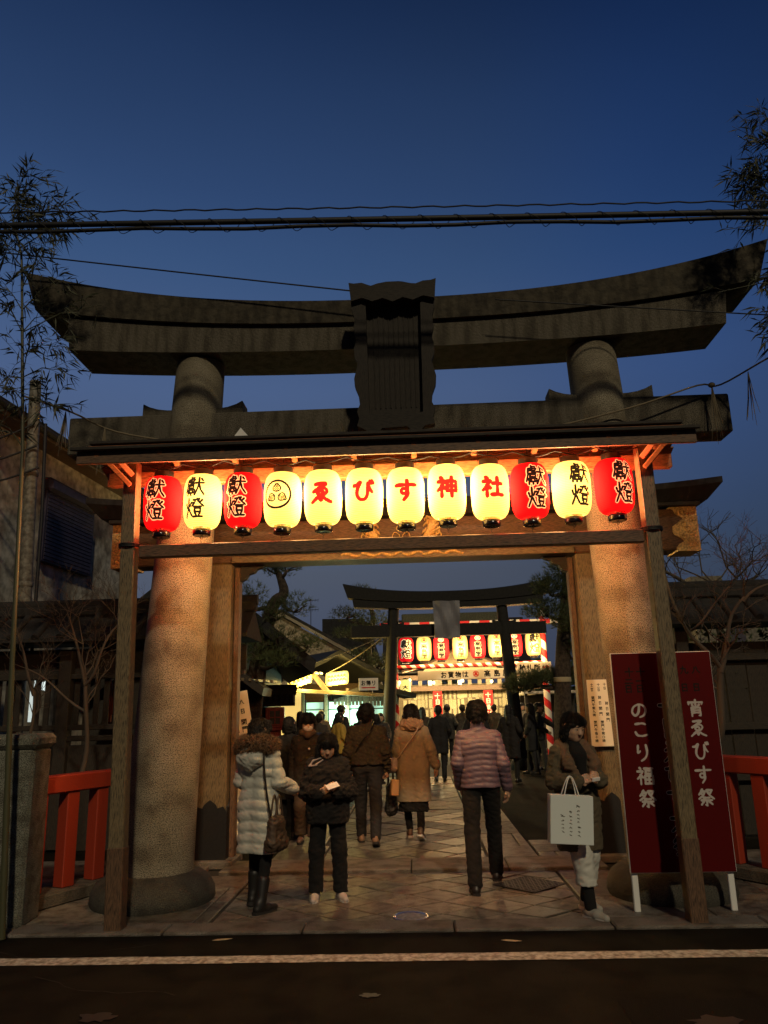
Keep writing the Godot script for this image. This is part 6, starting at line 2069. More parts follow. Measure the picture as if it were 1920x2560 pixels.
func add_body(root: Node3D, j: Dictionary, near: bool, grips := "", cell := 0.02) -> void:
	var g := Geo.new()
	var s: float = j.s
	var b := [bone(j.neck, j.head - Vector3(0, 0.05, 0) * s, 0.046 * s, 0.048 * s, SKIN), bone(j.chest, j.neck, 0.055 * s, 0.042 * s, SKIN), bone(j.pelvis, j.chest, 0.072 * s, 0.075 * s, SKIN)]
	for q in ["L", "R"]:
		b.append(bone(j.neck - Vector3(0, 0.05, 0) * s, j["sh" + q], 0.05 * s, 0.045 * s, SKIN))
		b.append(bone(j["sh" + q], j["el" + q], 0.043 * s, 0.035 * s, SKIN))
		b.append(bone(j["el" + q], j["wr" + q], 0.034 * s, 0.025 * s, SKIN))
		b.append(bone(j["hi" + q], j["kn" + q], 0.055 * s, 0.042 * s, SKIN))
		b.append(bone(j["kn" + q], j["an" + q], 0.042 * s, 0.03 * s, SKIN))
		b.append(bone(j["an" + q] - Vector3(0, 0.03, 0), j["an" + q] + (j["toe" + q] as Vector3).normalized() * 0.12 * s - Vector3(0, 0.05, 0) * s, 0.03 * s, 0.022 * s, SKIN))
	net(g, b, cell, 0.008)
	g.add(head_near if near else head_far, Transform3D((j.turn as Basis) * s, j.head))
	for q in ["L", "R"]:
		var d: Vector3 = (j["wr" + q] - j["el" + q]).normalized()
		if j.has("hand" + q): d = j["hand" + q].normalized()
		var palm: Vector3 = j.get("palm" + q, Vector3(-1 if q == "L" else 1, 0, 0.25))
		g.add(hand_grip if grips.contains(q) else hand_loose, aim(j["wr" + q], d, palm, q == "L", s * 0.97))
	put("body", g, M.skin, root)
func coat(root: Node3D, j: Dictionary, m: Material, hem: float, half: float, hem_half: float, sl: Array, cell: float, opts := {}) -> MeshInstance3D:
	var g := Geo.new()
	var s: float = j.s
	var b := []
	var r: float = opts.get("deep", 0.112)
	var wr: float = opts.get("waist", r)
	var w0: float = half - r
	var w1: float = half - wr
	for w in [-1.0, 1.0]:
		var ch := Vector3(w * w0, 0, 0)
		var wa := Vector3(w * (w1 - opts.get("nip", 0.0)), 0, 0)
		var pe := Vector3(w * lerpf(w1, hem_half - r, 0.3), 0, 0)
		b.append(bone(j.chest + ch + Vector3(0, 0.02 * s, 0), j.waist + wa, r, wr))
		b.append(bone(j.waist + wa, j.pelvis + pe - Vector3(0, 0.05 * s, 0), wr, r + 0.012))
		if hem < j.pelvis.y - 0.1:
			b.append(bone(j.pelvis + pe, Vector3(j.pelvis.x + w * (hem_half - r - 0.02), hem - 0.1, j.pelvis.z), r + 0.01, r + 0.02))
	var sh: float = opts.get("shoulder", 0.062)
	for q in ["L", "R"]:
		b.append(bone(j.neck - Vector3(0, 0.035 * s, 0), j["sh" + q] - Vector3(0, sh * 0.35, 0), 0.055, sh))
		b.append(bone(j["sh" + q] - Vector3(0, sh * 0.35, 0), (j.chest as Vector3) * Vector3(0, 1, 1) + Vector3(j["sh" + q].x * 0.7, 0, 0), sh, r * 0.9))
	b.append(bone(j.neck - Vector3(0, 0.06 * s, 0), j.neck + Vector3(0, opts.get("collar", 0.0), 0), 0.07, opts.get("neck_r", 0.058)))
	net_cut = Vector2(hem, 9)
	net(g, b, cell, opts.get("blend", 0.012), opts.get("quilt", 0.0), opts.get("step", 0.08), opts.get("ripple", 0.0028))
	net_cut = Vector2(-9, 9)
	var made := put(opts.get("called", "coat"), g, m, root)
	for q in ["L", "R"]:
		var a := Geo.new()
		net(a, [bone(j["sh" + q] - Vector3(0, sh * 0.35, 0), j["el" + q], sl[0], sl[1]), bone(j["el" + q], (j["wr" + q] as Vector3).lerp(j["el" + q], 0.04), sl[1], sl[2])], cell, 0.01, opts.get("quilt", 0.0) * 0.8, opts.get("step", 0.08), opts.get("ripple", 0.0028) * 1.5)
		put("sleeve", a, m, made)
	return made
func trousers(root: Node3D, j: Dictionary, m: Material, thigh: float, knee: float, cuff: float, cell: float, lowest := 0.06, called := "trousers") -> void:
	var g := Geo.new()
	var s: float = j.s
	var b := [bone(j.hiL + Vector3(0, 0.03, 0), j.hiR + Vector3(0, 0.03, 0), 0.095 * s, 0.095 * s), bone(j.pelvis, j.pelvis + Vector3(0, 0.08 * s, 0), 0.092 * s, 0.092 * s)]
	for q in ["L", "R"]:
		b.append(bone(j["hi" + q], j["kn" + q], thigh * s, knee * s))
		b.append(bone(j["kn" + q], j["an" + q], knee * s, cuff * s))
	net_cut = Vector2(lowest, 9)
	net(g, b, cell, 0.008, 0.0, 0.1, 0.0022)
	net_cut = Vector2(-9, 9)
	put(called, g, m, root)
func shoes(root: Node3D, j: Dictionary, m: Material, sole: Material, size := 1.0, boot := 0.0) -> void:
	for q in ["L", "R"]:
		var a: Vector3 = j["an" + q]
		var f: Vector3 = j["toe" + q].normalized()
		var s: float = j.s * size
		var g := Geo.new()
		var low := Vector3(0, -0.045 * s, 0)
		var b := [bone(a + low - f * 0.035 * s, a + low + f * 0.07 * s, 0.036 * s, 0.037 * s), bone(a + low + f * 0.07 * s - Vector3(0, 0.006, 0), a + low + f * 0.155 * s - Vector3(0, 0.008, 0), 0.037 * s, 0.027 * s), bone(a - f * 0.02 * s, a + low, 0.036 * s, 0.034 * s)]
		if boot > 0.0: b.append(bone(a + low * 0.3, a.lerp(j["kn" + q], boot), 0.046 * s, 0.056 * s))
		net(g, b, 0.008, 0.008)
		var sh := put("boot" if boot > 0.0 else "shoe", g, m, root)
		var so := Geo.new()
		var side := Vector3(f.z, 0, -f.x).normalized()
		var outline := PackedVector2Array()
		for k in [[-0.075, 0.0], [-0.065, 0.03], [-0.02, 0.036], [0.05, 0.036], [0.1, 0.042], [0.15, 0.034], [0.178, 0.0], [0.15, -0.03], [0.1, -0.04], [0.05, -0.036], [-0.02, -0.036], [-0.065, -0.03]]:
			outline.append(Vector2(k[1], k[0]) * s)
		var up := f.cross(side)
		so.prism(outline, -0.012, 0.02, Transform3D(Basis(side, f, side.cross(f)), a + Vector3(0, -0.072 * s, 0)))
		put("sole", so, sole, sh)
func hair(root: Node3D, j: Dictionary, style: String, m: Material, cell := 0.009) -> void:
	var b := []
	var w := Color.WHITE
	match style:
		"short":
			b = [bone(Vector3(0, 0.045, -0.03), Vector3(0, 0.05, 0.012), 0.092, 0.08, w), bone(Vector3(0, 0.0, -0.045), Vector3(0, -0.045, -0.05), 0.078, 0.056, w)]
			for x in [-1.0, 1.0]:
				b.append(bone(Vector3(x * 0.062, 0.03, -0.015), Vector3(x * 0.07, -0.012, -0.026), 0.034, 0.026, w))
				b.append(bone(Vector3(x * 0.03, 0.085, 0.03), Vector3(x * 0.05, 0.06, 0.055), 0.026, 0.018, w))
		"bob":
			b = [bone(Vector3(0, 0.045, -0.03), Vector3(0, 0.05, 0.016), 0.0882, 0.0756, w), bone(Vector3(0, 0.0, -0.05), Vector3(0, -0.075, -0.05), 0.0765, 0.0630, w)]
			for x in [-1.0, 1.0]:
				b.append(bone(Vector3(x * 0.066, 0.03, 0.008), Vector3(x * 0.086, -0.075, 0.006), 0.0324, 0.0270, w))
				b.append(bone(Vector3(x * 0.07, -0.01, -0.03), Vector3(x * 0.08, -0.085, -0.025), 0.0324, 0.0288, w))
				b.append(bone(Vector3(x * 0.015, 0.09, 0.045), Vector3(x * 0.068, 0.035, 0.056), 0.0198, 0.0144, w))
		"shaggy":
			b = [bone(Vector3(0, 0.045, -0.025), Vector3(0, 0.05, 0.018), 0.0918, 0.0810, w), bone(Vector3(0, 0.0, -0.05), Vector3(0, -0.09, -0.045), 0.0810, 0.0675, w)]
			for x in [-1.0, 1.0]:
				b.append(bone(Vector3(x * 0.07, 0.03, 0.012), Vector3(x * 0.09, -0.1, 0.012), 0.0342, 0.0234, w))
				b.append(bone(Vector3(x * 0.072, -0.01, -0.03), Vector3(x * 0.092, -0.11, -0.02), 0.0342, 0.0270, w))
			for x in [-0.05, -0.03, -0.01, 0.012, 0.032, 0.052]:
				b.append(bone(Vector3(x * 0.8, 0.085, 0.055), Vector3(x * 1.1, 0.026 + absf(x) * 0.1, 0.088 - absf(x) * 0.35), 0.018, 0.007, w))
		"long":
			b = [bone(Vector3(0, 0.045, -0.03), Vector3(0, 0.05, 0.014), 0.0864, 0.0738, w), bone(Vector3(0, 0.0, -0.055), Vector3(0, -0.28, -0.075), 0.0738, 0.0675, w)]
			for x in [-1.0, 1.0]: b.append(bone(Vector3(x * 0.07, 0.02, -0.005), Vector3(x * 0.085, -0.24, -0.04), 0.0342, 0.0306, w))
		"bun":
			b = [bone(Vector3(0, 0.045, -0.03), Vector3(0, 0.05, 0.012), 0.0828, 0.0720, w), bone(Vector3(0, 0.0, -0.05), Vector3(0, -0.04, -0.055), 0.0630, 0.0468, w), bone(Vector3(0, 0.03, -0.13), Vector3(0, -0.03, -0.15), 0.0270, 0.0324, w), bone(Vector3(0, -0.03, -0.15), Vector3(0, -0.15, -0.13), 0.0306, 0.0108, w)]
		"beret":
			b = [bone(Vector3(0, 0.06, -0.02), Vector3(0, 0.065, 0.01), 0.1035, 0.0900, w, Vector3(0, 1, 0), 1.1), bone(Vector3(0, 0.0, -0.05), Vector3(0, -0.07, -0.05), 0.0765, 0.0540, w)]
			for x in [-1.0, 1.0]: b.append(bone(Vector3(x * 0.075, 0.03, 0.0), Vector3(x * 0.085, -0.05, 0.0), 0.0306, 0.0216, w))
			for x in [-0.045, -0.015, 0.015, 0.045]: b.append(bone(Vector3(x, 0.08, 0.06), Vector3(x, 0.03, 0.083 - absf(x) * 0.3), 0.026, 0.014, w))
	var g := Geo.new()
	net(g, b, cell, 0.006, 0.0, 0.1, 0.0022, Transform3D((j.turn as Basis) * (j.s as float), j.head))
	if cell < 0.0105:      # loose strands following the fall of the hair
		var rng := RandomNumberGenerator.new()
		rng.seed = hash(style) + int(cell * 10000)
		var crown: Vector3 = j.head + (j.turn as Basis) * Vector3(0.012, 0.14, -0.035)
		var n := g.v.size()
		var back: Basis = (j.turn as Basis).inverse()
		for i in n:
			var own: Vector3 = back * (g.v[i] - j.head)
			if own.z > 0.02 and own.y < 0.075: continue
			for k in 2:
				var o := g.n[i]
				var flow := (g.v[i] - crown).normalized() * 0.7 + Vector3(0, -0.8, 0) + Vector3(rng.randf_range(-1, 1), rng.randf_range(-1, 1), rng.randf_range(-1, 1)) * 0.22
				flow = (flow - o * flow.dot(o)).normalized()
				if flow.length() < 0.5: continue
				var at: Vector3 = g.v[i] + o * 0.001
				var wide := o.cross(flow) * rng.randf_range(0.0012, 0.003)
				var l := rng.randf_range(0.025, 0.06)
				var mid: Vector3 = at + flow * l * 0.5 + o * rng.randf_range(0.002, 0.006)
				var tip: Vector3 = at + flow * l + o * rng.randf_range(-0.004, 0.007) - Vector3(0, 0.006, 0)
				g.tri(at - wide, at + wide, mid)
				g.tri(at - wide * 0.5, mid, tip)
	put("hat" if style == "beret" else "hair", g, m, root)
func strap(root: Node3D, p: Array, m: Material, w := 0.012, called := "strap") -> void:
	var g := Geo.new()
	var q := []
	for i in p.size() - 1:
		for k in 6: q.append((p[i] as Vector3).cubic_interpolate(p[i + 1], p[max(i - 1, 0)], p[min(i + 2, p.size() - 1)], k / 6.0))
	q.append(p[-1])
	g.tube(q, [w], 7)
	put(called, g, m, root)
func person(label: String, at: Vector3, turn: float) -> Node3D:
	return thing("person", label, "person", at, turn)
func tote(g: Geo, at: Vector3, wide: float, tall: float, deep: float, lean: float) -> void:
	var b := []
	for u in [-1.0, 1.0]:
		for v in [-1.0, 1.0]:
			var w := wide * (0.5 if v < 0 else 0.4) - 0.045
			b.append(bone(at + Vector3(0.0, v * (tall / 2 - 0.045), u * w), at + Vector3(0.0, v * (tall / 2 - 0.045), 0), deep * (0.5 if v < 0 else 0.33), deep * (0.55 if v < 0 else 0.4)))
		b.append(bone(at + Vector3(0, -tall / 2 + 0.045, u * (wide * 0.5 - 0.045)), at + Vector3(0, tall / 2 - 0.045, u * (wide * 0.4 - 0.045)), deep * 0.5, deep * 0.33))
	b.append(bone(at - Vector3(0, tall * 0.3, 0), at + Vector3(0, tall * 0.3, 0), deep * 0.6, deep * 0.42))
	net(g, b, 0.012, 0.012, 0.0, 0.1, 0.005)
	for u in [-1.0, 1.0]:
		var p := []
		for i in 11: p.append(at + Vector3(u * deep * 0.25, tall / 2 - 0.03 + 0.2 * sin(PI * i / 10.0), -wide * 0.22 + wide * 0.44 * i / 10.0))
		g.tube(p, [0.009], 6)
func yaw(a: float, down := 0.0, tilt := 0.0) -> Basis:
	return Basis(Vector3.UP, a) * Basis(Vector3(1, 0, 0), down) * Basis(Vector3(0, 0, 1), tilt)
func build_people() -> void:
	head_near = make_head(0.0055)
	head_far = make_head(0.012)
	hand_loose = make_hand(0.42)
	hand_grip = make_hand(0.8)
	var sole_w := mat(lin(0.55, 0.52, 0.48), 0.7)
	var sole_d := mat(lin(0.015, 0.013, 0.012), 0.8)
	var black_cloth := fabric(0.006, 0.005, 0.005, 0.95)
	# --- woman in the long pale quilted coat, seen from behind
	var p := person("woman in long pale quilted coat with brown fur hood and black boots, seen from behind", Vector3(-1.45, 0, -7.25), 2.7)
	var j := scaled(rest(), 1.58, {"elR": Vector3(-0.2, 1.1, 0.02), "wrR": Vector3(-0.2, 1.01, 0.27), "elL": Vector3(0.19, 1.1, -0.02), "wrL": Vector3(0.14, 1.0, 0.22), "anL": Vector3(0.12, 0.1, 0.1), "knL": Vector3(0.11, 0.48, 0.1), "anR": Vector3(-0.12, 0.085, -0.12), "knR": Vector3(-0.11, 0.48, -0.02), "toeR": Vector3(-0.3, 0, 1), "toeL": Vector3(0.1, -0.12, 1), "turn": yaw(-0.25, 0.15)})
	add_body(p, j, false)
	coat(p, j, fabric(0.66, 0.65, 0.56, 0.6, 0.2), 0.46, 0.168, 0.2, [0.07, 0.07, 0.058], 0.0115, {"deep": 0.12, "waist": 0.108, "quilt": 0.017, "step": 0.09, "ripple": 0.0012, "collar": 0.02, "shoulder": 0.07})
	trousers(p, j, black_cloth, 0.075, 0.055, 0.045, 0.014)
	shoes(p, j, mat(lin(0.012, 0.011, 0.01), 0.5), sole_d, 1.05, 0.45)
	hair(p, j, "bob", M.hair_brown, 0.01)
	var g := Geo.new()
	var fb := []
	for i in 15:
		var a := TAU * i / 14.0
		var r := Vector3(cos(a) * 0.14, 0.015 * sin(a * 2.0), sin(a) * 0.11)
		var a2 := TAU * (i + 1) / 14.0
		fb.append(bone(j.neck + Vector3(0, 0.02, -0.03) + r, j.neck + Vector3(0, 0.02, -0.03) + Vector3(cos(a2) * 0.14, 0.015 * sin(a2 * 2.0), sin(a2) * 0.11), 0.05, 0.05))
	net(g, fb, 0.012, 0.02, 0.0, 0.1, 0.006)
	var rng := RandomNumberGenerator.new()
	rng.seed = 8
	var fur := Geo.new()
	for i in 0:
		pass
	for i in g.v.size():
		for k in 4:
			var d := (g.n[i] + Vector3(rng.randf_range(-1, 1), rng.randf_range(-1.2, 0.6), rng.randf_range(-1, 1)) * 0.7).normalized()
			var s := d.cross(Vector3(rng.randf_range(-1, 1), 1, rng.randf_range(-1, 1))).normalized() * 0.0022
			fur.tri(g.v[i] - s, g.v[i] + s, g.v[i] + d * rng.randf_range(0.018, 0.04))
	g.add(fur, Transform3D())
	put("fur_hood_trim", g, mat(lin(0.2, 0.115, 0.06), 0.85, texs["mottle"], Vector3.ONE * 6.0), p)
	g = Geo.new()
	net(g, [bone(j.neck + Vector3(-0.07, -0.08, -0.12), j.neck + Vector3(0.07, -0.08, -0.12), 0.07, 0.07), bone(j.neck + Vector3(0, -0.08, -0.12), j.neck + Vector3(0, -0.17, -0.135), 0.075, 0.03)], 0.0125, 0.03, 0.0, 0.1, 0.003)
	put("hood", g, fabric(0.66, 0.65, 0.56, 0.6, 0.2), p)
	strap(p, [j.shR + Vector3(0.04, 0.11, 0.0), j.shR + Vector3(-0.0, 0.0, -0.125), Vector3(-0.19, 1.0, -0.155), Vector3(-0.23, 0.78, -0.14)], M.hair_brown, 0.009)
	g = Geo.new()
	tote(g, Vector3(-0.235, 0.64, -0.06), 0.25, 0.27, 0.1, 0.35)
	put("tote_bag", g, fabric(0.075, 0.045, 0.026, 0.6), p)
	# --- child reading a slip of paper
	p = person("dark haired youngster in black fluffy jacket and white trainers reading a paper slip", Vector3(-0.87, 0, -7.55), 0.08)
	j = scaled(rest(), 1.44, {"head": Vector3(0.0, 1.515, 0.05), "elR": Vector3(-0.21, 1.06, 0.0), "wrR": Vector3(-0.085, 1.07, 0.24), "elL": Vector3(0.22, 1.05, 0.0), "wrL": Vector3(0.11, 1.075, 0.24), "handR": Vector3(0.7, 0.25, 0.5), "handL": Vector3(-0.45, 0.55, 0.4), "palmR": Vector3(0.2, 0.5, -1), "palmL": Vector3(-0.3, 0.2, -1), "anL": Vector3(0.13, 0.085, -0.01), "anR": Vector3(-0.13, 0.085, -0.02), "knL": Vector3(0.12, 0.48, 0.02), "knR": Vector3(-0.115, 0.48, 0.02), "toeL": Vector3(0.35, 0, 1), "toeR": Vector3(-0.1, 0, 1), "turn": yaw(0.1, 0.42)})
	add_body(p, j, true, "LR")
	coat(p, j, fabric(0.009, 0.007, 0.0065, 0.95, 0.06), 0.655, 0.18, 0.19, [0.075, 0.085, 0.058], 0.0115, {"called": "jacket", "ripple": 0.004, "collar": -0.015, "deep": 0.13, "neck_r": 0.055, "shoulder": 0.068})
	trousers(p, j, black_cloth, 0.09, 0.082, 0.076, 0.0125)
	shoes(p, j, fabric(0.62, 0.54, 0.5), sole_w, 1.08)
	hair(p, j, "shaggy", M.hair, 0.008)
	g = Geo.new()
	net(g, [bone(j.neck + Vector3(-0.06, 0.0, 0.05), j.neck + Vector3(-0.13, -0.02, 0.07), 0.008, 0.008), bone(j.neck + Vector3(-0.13, -0.02, 0.07), j.neck + Vector3(-0.165, -0.065, 0.085), 0.009, 0.008), bone(j.neck + Vector3(-0.165, -0.065, 0.085), j.neck + Vector3(-0.1, -0.06, 0.115), 0.008, 0.008), bone(j.neck + Vector3(-0.1, -0.05, 0.115), j.neck + Vector3(-0.04, -0.015, 0.09), 0.008, 0.008)], 0.006, 0.005)
	put("hood_lining", g, fabric(0.42, 0.35, 0.33), p)
	g = Geo.new()
	g.box(Vector3(0.055, 1.0, 0.305), Vector3(0.12, 0.06, 0.002), yaw(0.25, -0.9, 0.35), 0.0)
	put("paper_slip", g, M.white, p)
	# --- masked woman walking out
	p = person("woman walking out in a black buttoned coat, round black hat and white face mask", Vector3(-1.46, 0, -10.45), 0.12)
	j = scaled(rest(), 1.58, {"anL": Vector3(0.08, 0.085, 0.1), "knL": Vector3(0.09, 0.48, 0.1), "anR": Vector3(-0.09, 0.1, -0.12), "turn": yaw(0.1, 0.2)})
	add_body(p, j, true)
	coat(p, j, fabric(0.03, 0.023, 0.017), 0.66, 0.19, 0.2, [0.068, 0.064, 0.055], 0.014, {"collar": 0.01})
	trousers(p, j, fabric(0.11, 0.07, 0.042), 0.095, 0.09, 0.085, 0.016, 0.1)
	shoes(p, j, mat(lin(0.16, 0.09, 0.06), 0.5), sole_d)
	hair(p, j, "beret", M.hair, 0.009)
	g = Geo.new()
	net(g, [bone(Vector3(-0.03, -0.035, 0.058), Vector3(0.03, -0.035, 0.058), 0.036, 0.036), bone(Vector3(0, -0.03, 0.08), Vector3(0, -0.06, 0.07), 0.03, 0.03)], 0.007, 0.008, 0.0, 0.1, 0.0, Transform3D((j.turn as Basis) * (j.s as float), j.head))
	put("face_mask", g, M.white, p)
	g = Geo.new()
	net(g, [bone(j.neck + Vector3(-0.07, 0.03, 0.03), j.neck + Vector3(0.0, 0.0, 0.1), 0.04, 0.04), bone(j.neck + Vector3(0.07, 0.03, 0.03), j.neck + Vector3(0.0, 0.0, 0.1), 0.04, 0.04), bone(j.neck + Vector3(-0.07, 0.03, 0.0), j.neck + Vector3(0.07, 0.03, -0.05), 0.045, 0.045)], 0.012, 0.015)
	put("scarf", g, fabric(0.16, 0.1, 0.06), p)
	for k in 3:
		var bt := Geo.new()
		bt.ball(Vector3(0.02, 1.17 - 0.14 * k, 0.155), Vector3(0.014, 0.014, 0.006))
		put("button", bt, M.white, p)
	# --- someone holding up a blue bag behind the quilted coat
	p = person("person in dark clothes raising a blue bag, with golden fur bag, behind the quilted coat", Vector3(-1.78, 0, -10.9), 2.9)
	j = scaled(rest(), 1.56, {"elR": Vector3(-0.24, 1.24, 0.14), "wrR": Vector3(-0.24, 1.43, 0.25), "handR": Vector3(0.1, 1, 0.2)})
	add_body(p, j, false, "R")
	coat(p, j, fabric(0.02, 0.016, 0.013), 0.5, 0.18, 0.2, [0.068, 0.062, 0.052], 0.016)
	trousers(p, j, black_cloth, 0.08, 0.06, 0.05, 0.02)
	shoes(p, j, M.black, sole_d)
	hair(p, j, "bob", M.hair, 0.012)
	g = Geo.new()
	g.box(Vector3(-0.33, 1.24, 0.2), Vector3(0.27, 0.22, 0.08), yaw(0.2, 0.0, 0.12), 0.02)
	put("blue_bag", g, fabric(0.02, 0.045, 0.13, 0.55), p)
	g = Geo.new()
	net(g, [bone(Vector3(-0.26, 0.9, -0.06), Vector3(-0.38, 0.86, -0.04), 0.12, 0.11)], 0.018, 0.02, 0.0, 0.1, 0.012)
	put("fur_bag", g, mat(lin(0.28, 0.17, 0.05), 0.9, texs["speck"], Vector3.ONE * 6.0), p)
	# --- man in a dark sweatshirt with a shoulder strap
	p = person("man in a grey brown sweatshirt and dark jeans with a thin shoulder strap, walking in", Vector3(-0.68, 0, -10.35), PI)
	j = scaled(rest(), 1.7, {"anL": Vector3(0.1, 0.085, 0.24), "knL": Vector3(0.1, 0.49, 0.2), "anR": Vector3(-0.1, 0.12, -0.2), "knR": Vector3(-0.1, 0.47, 0.02), "toeR": Vector3(-0.05, -0.4, 1), "shL": Vector3(0.175, 1.35, -0.01), "shR": Vector3(-0.175, 1.35, -0.01), "elL": Vector3(0.225, 1.09, -0.05), "wrL": Vector3(0.235, 0.88, 0.06), "elR": Vector3(-0.225, 1.09, -0.04), "wrR": Vector3(-0.245, 0.86, 0.06)})
	add_body(p, j, false, "R")
	coat(p, j, fabric(0.06, 0.052, 0.038, 0.95), 0.95, 0.215, 0.215, [0.076, 0.072, 0.056], 0.013, {"called": "sweatshirt", "collar": 0.03, "deep": 0.135, "ripple": 0.004, "shoulder": 0.068})
	trousers(p, j, fabric(0.025, 0.023, 0.024), 0.1, 0.075, 0.062, 0.015)
	shoes(p, j, mat(lin(0.22, 0.13, 0.075), 0.6), sole_d, 1.1)
	hair(p, j, "short", M.hair, 0.01)
	strap(p, [j.shR + Vector3(0.08, 0.1, 0.0), j.chest + Vector3(-0.06, 0.12, -0.165), j.chest + Vector3(0.06, -0.02, -0.172), j.waist + Vector3(0.17, 0.0, -0.1)], M.black, 0.009)
	g = Geo.new()
	g.box(Vector3(-0.34, 0.66, 0.1), Vector3(0.1, 0.2, 0.14), yaw(0.2, 0.1, 0.1), 0.01)
	put("paper_parcel", g, mat(lin(0.4, 0.2, 0.07), 0.7), p)
	# --- woman in a beige coat with a cross body bag
	p = person("woman in knee length beige coat with cream cross body bag and bundled scarf, walking in", Vector3(-0.1, 0, -10.75), PI - 0.05)
	j = scaled(rest(), 1.68, {"anR": Vector3(-0.09, 0.13, -0.22), "knR": Vector3(-0.09, 0.48, 0.04), "toeR": Vector3(-0.2, -0.5, 1), "anL": Vector3(0.07, 0.085, 0.14), "elR": Vector3(-0.235, 1.1, -0.03), "wrR": Vector3(-0.3, 0.88, 0.04), "turn": yaw(-0.25, 0.1)})
	add_body(p, j, false)
	coat(p, j, fabric(0.36, 0.27, 0.17, 0.9, 0.1), 0.46, 0.2, 0.235, [0.075, 0.072, 0.066], 0.0125, {"deep": 0.125, "ripple": 0.0018, "shoulder": 0.066})
	g = Geo.new()
	net_cut = Vector2(0.34, 9)
	net(g, [bone(Vector3(-0.06, 0.62, 0), Vector3(-0.09, 0.28, -0.02), 0.09, 0.125), bone(Vector3(0.06, 0.62, 0), Vector3(0.09, 0.28, -0.02), 0.09, 0.125)], 0.016, 0.015, 0.0, 0.1, 0.006)
	net_cut = Vector2(-9, 9)
	put("skirt", g, black_cloth, p)
	trousers(p, j, black_cloth, 0.07, 0.055, 0.045, 0.016, 0.08, "stockings")
	shoes(p, j, mat(lin(0.1, 0.06, 0.035), 0.5), sole_w)
	hair(p, j, "bob", M.hair_brown, 0.01)
	g = Geo.new()
	var sc := []
	for i in 10:
		var a := TAU * i / 10.0
		var a2 := TAU * (i + 1) / 10.0
		sc.append(bone(j.neck + Vector3(cos(a) * 0.1, 0.03 + 0.02 * sin(a * 3.0), sin(a) * 0.09), j.neck + Vector3(cos(a2) * 0.1, 0.03 + 0.02 * sin(a2 * 3.0), sin(a2) * 0.09), 0.042, 0.042))
		sc.append(bone(j.neck + Vector3(cos(a) * 0.12, -0.02, sin(a) * 0.1), j.neck + Vector3(cos(a2) * 0.12, -0.02, sin(a2) * 0.1), 0.04, 0.04))
	net(g, sc, 0.012, 0.014, 0.0, 0.1, 0.006)
	put("scarf", g, fabric(0.42, 0.24, 0.13, 0.9, 0.2), p)
	strap(p, [j.shR + Vector3(0.06, 0.12, 0.02), j.chest + Vector3(-0.08, 0.12, -0.155), j.chest + Vector3(0.06, -0.06, -0.175), j.waist + Vector3(0.18, -0.03, -0.12), Vector3(0.26, 0.99, -0.08)], mat(lin(0.5, 0.36, 0.26), 0.5), 0.008)
	g = Geo.new()
	net(g, [bone(Vector3(0.24, 0.97, -0.11), Vector3(0.29, 0.95, -0.02), 0.05, 0.05), bone(Vector3(0.25, 0.89, -0.12), Vector3(0.3, 0.87, 0.0), 0.06, 0.055)], 0.012, 0.02)
	put("cross_body_bag", g, mat(lin(0.5, 0.36, 0.28), 0.45), p)
	g = Geo.new()
	tote(g, Vector3(0.3, 0.5, 0.0), 0.34, 0.36, 0.13, -0.2)
	put("tote_bag", g, mat(lin(0.015, 0.013, 0.012), 0.6), p)
	# --- man in the mauve quilted jacket
	p = person("man in mauve quilted down jacket and black trousers walking in through the gate", Vector3(0.58, 0, -7.95), PI - 0.04)
	j = scaled(rest(), 1.7, {"anL": Vector3(0.1, 0.085, -0.27), "knL": Vector3(0.1, 0.49, -0.06), "hiL": Vector3(0.09, 0.88, 0), "anR": Vector3(-0.12, 0.085, 0.3), "knR": Vector3(-0.11, 0.5, 0.17), "toeL": Vector3(0.1, -0.05, 1), "neck": Vector3(0, 1.39, 0.03), "head": Vector3(0.0, 1.53, 0.06), "shL": Vector3(0.155, 1.34, 0.0), "shR": Vector3(-0.155, 1.34, 0.0), "elL": Vector3(0.205, 1.09, -0.04), "wrL": Vector3(0.19, 0.87, 0.12), "elR": Vector3(-0.215, 1.08, -0.05), "wrR": Vector3(-0.25, 0.86, 0.02), "turn": yaw(0.0, 0.12)})
	add_body(p, j, false)
	coat(p, j, fabric(0.15, 0.105, 0.145, 0.5, 0.15), 0.89, 0.185, 0.18, [0.068, 0.066, 0.054], 0.0105, {"called": "down_jacket", "quilt": 0.0085, "step": 0.052, "deep": 0.125, "ripple": 0.0008, "collar": 0.065, "neck_r": 0.068})
	trousers(p, j, black_cloth, 0.092, 0.072, 0.066, 0.014, 0.04)
	shoes(p, j, mat(lin(0.015, 0.013, 0.012), 0.4), sole_d, 1.12)
	hair(p, j, "short", M.hair, 0.009)
	# --- woman with the white shopping bag
	p = person("woman with bobbed hair in brown coat and white trousers carrying a white paper bag", Vector3(1.3, 0, -6.92), 0.3)
	j = scaled(rest(), 1.57, {"elR": Vector3(-0.2, 1.09, 0.0), "wrR": Vector3(-0.09, 1.1, 0.225), "handR": Vector3(0.85, 0.3, 0.3), "palmR": Vector3(0.2, -0.3, -1), "elL": Vector3(0.22, 1.08, -0.02), "wrL": Vector3(0.13, 1.1, 0.225), "handL": Vector3(-0.7, 0.45, 0.25), "palmL": Vector3(-0.2, -0.3, -1), "anR": Vector3(0.0, 0.085, 0.1), "knR": Vector3(-0.03, 0.48, 0.08), "anL": Vector3(0.09, 0.1, -0.14), "knL": Vector3(0.08, 0.48, 0.0), "toeR": Vector3(0.25, 0, 1), "head": Vector3(0.01, 1.535, 0.03), "turn": yaw(0.25, 0.28, -0.05)})
	add_body(p, j, true, "LR")
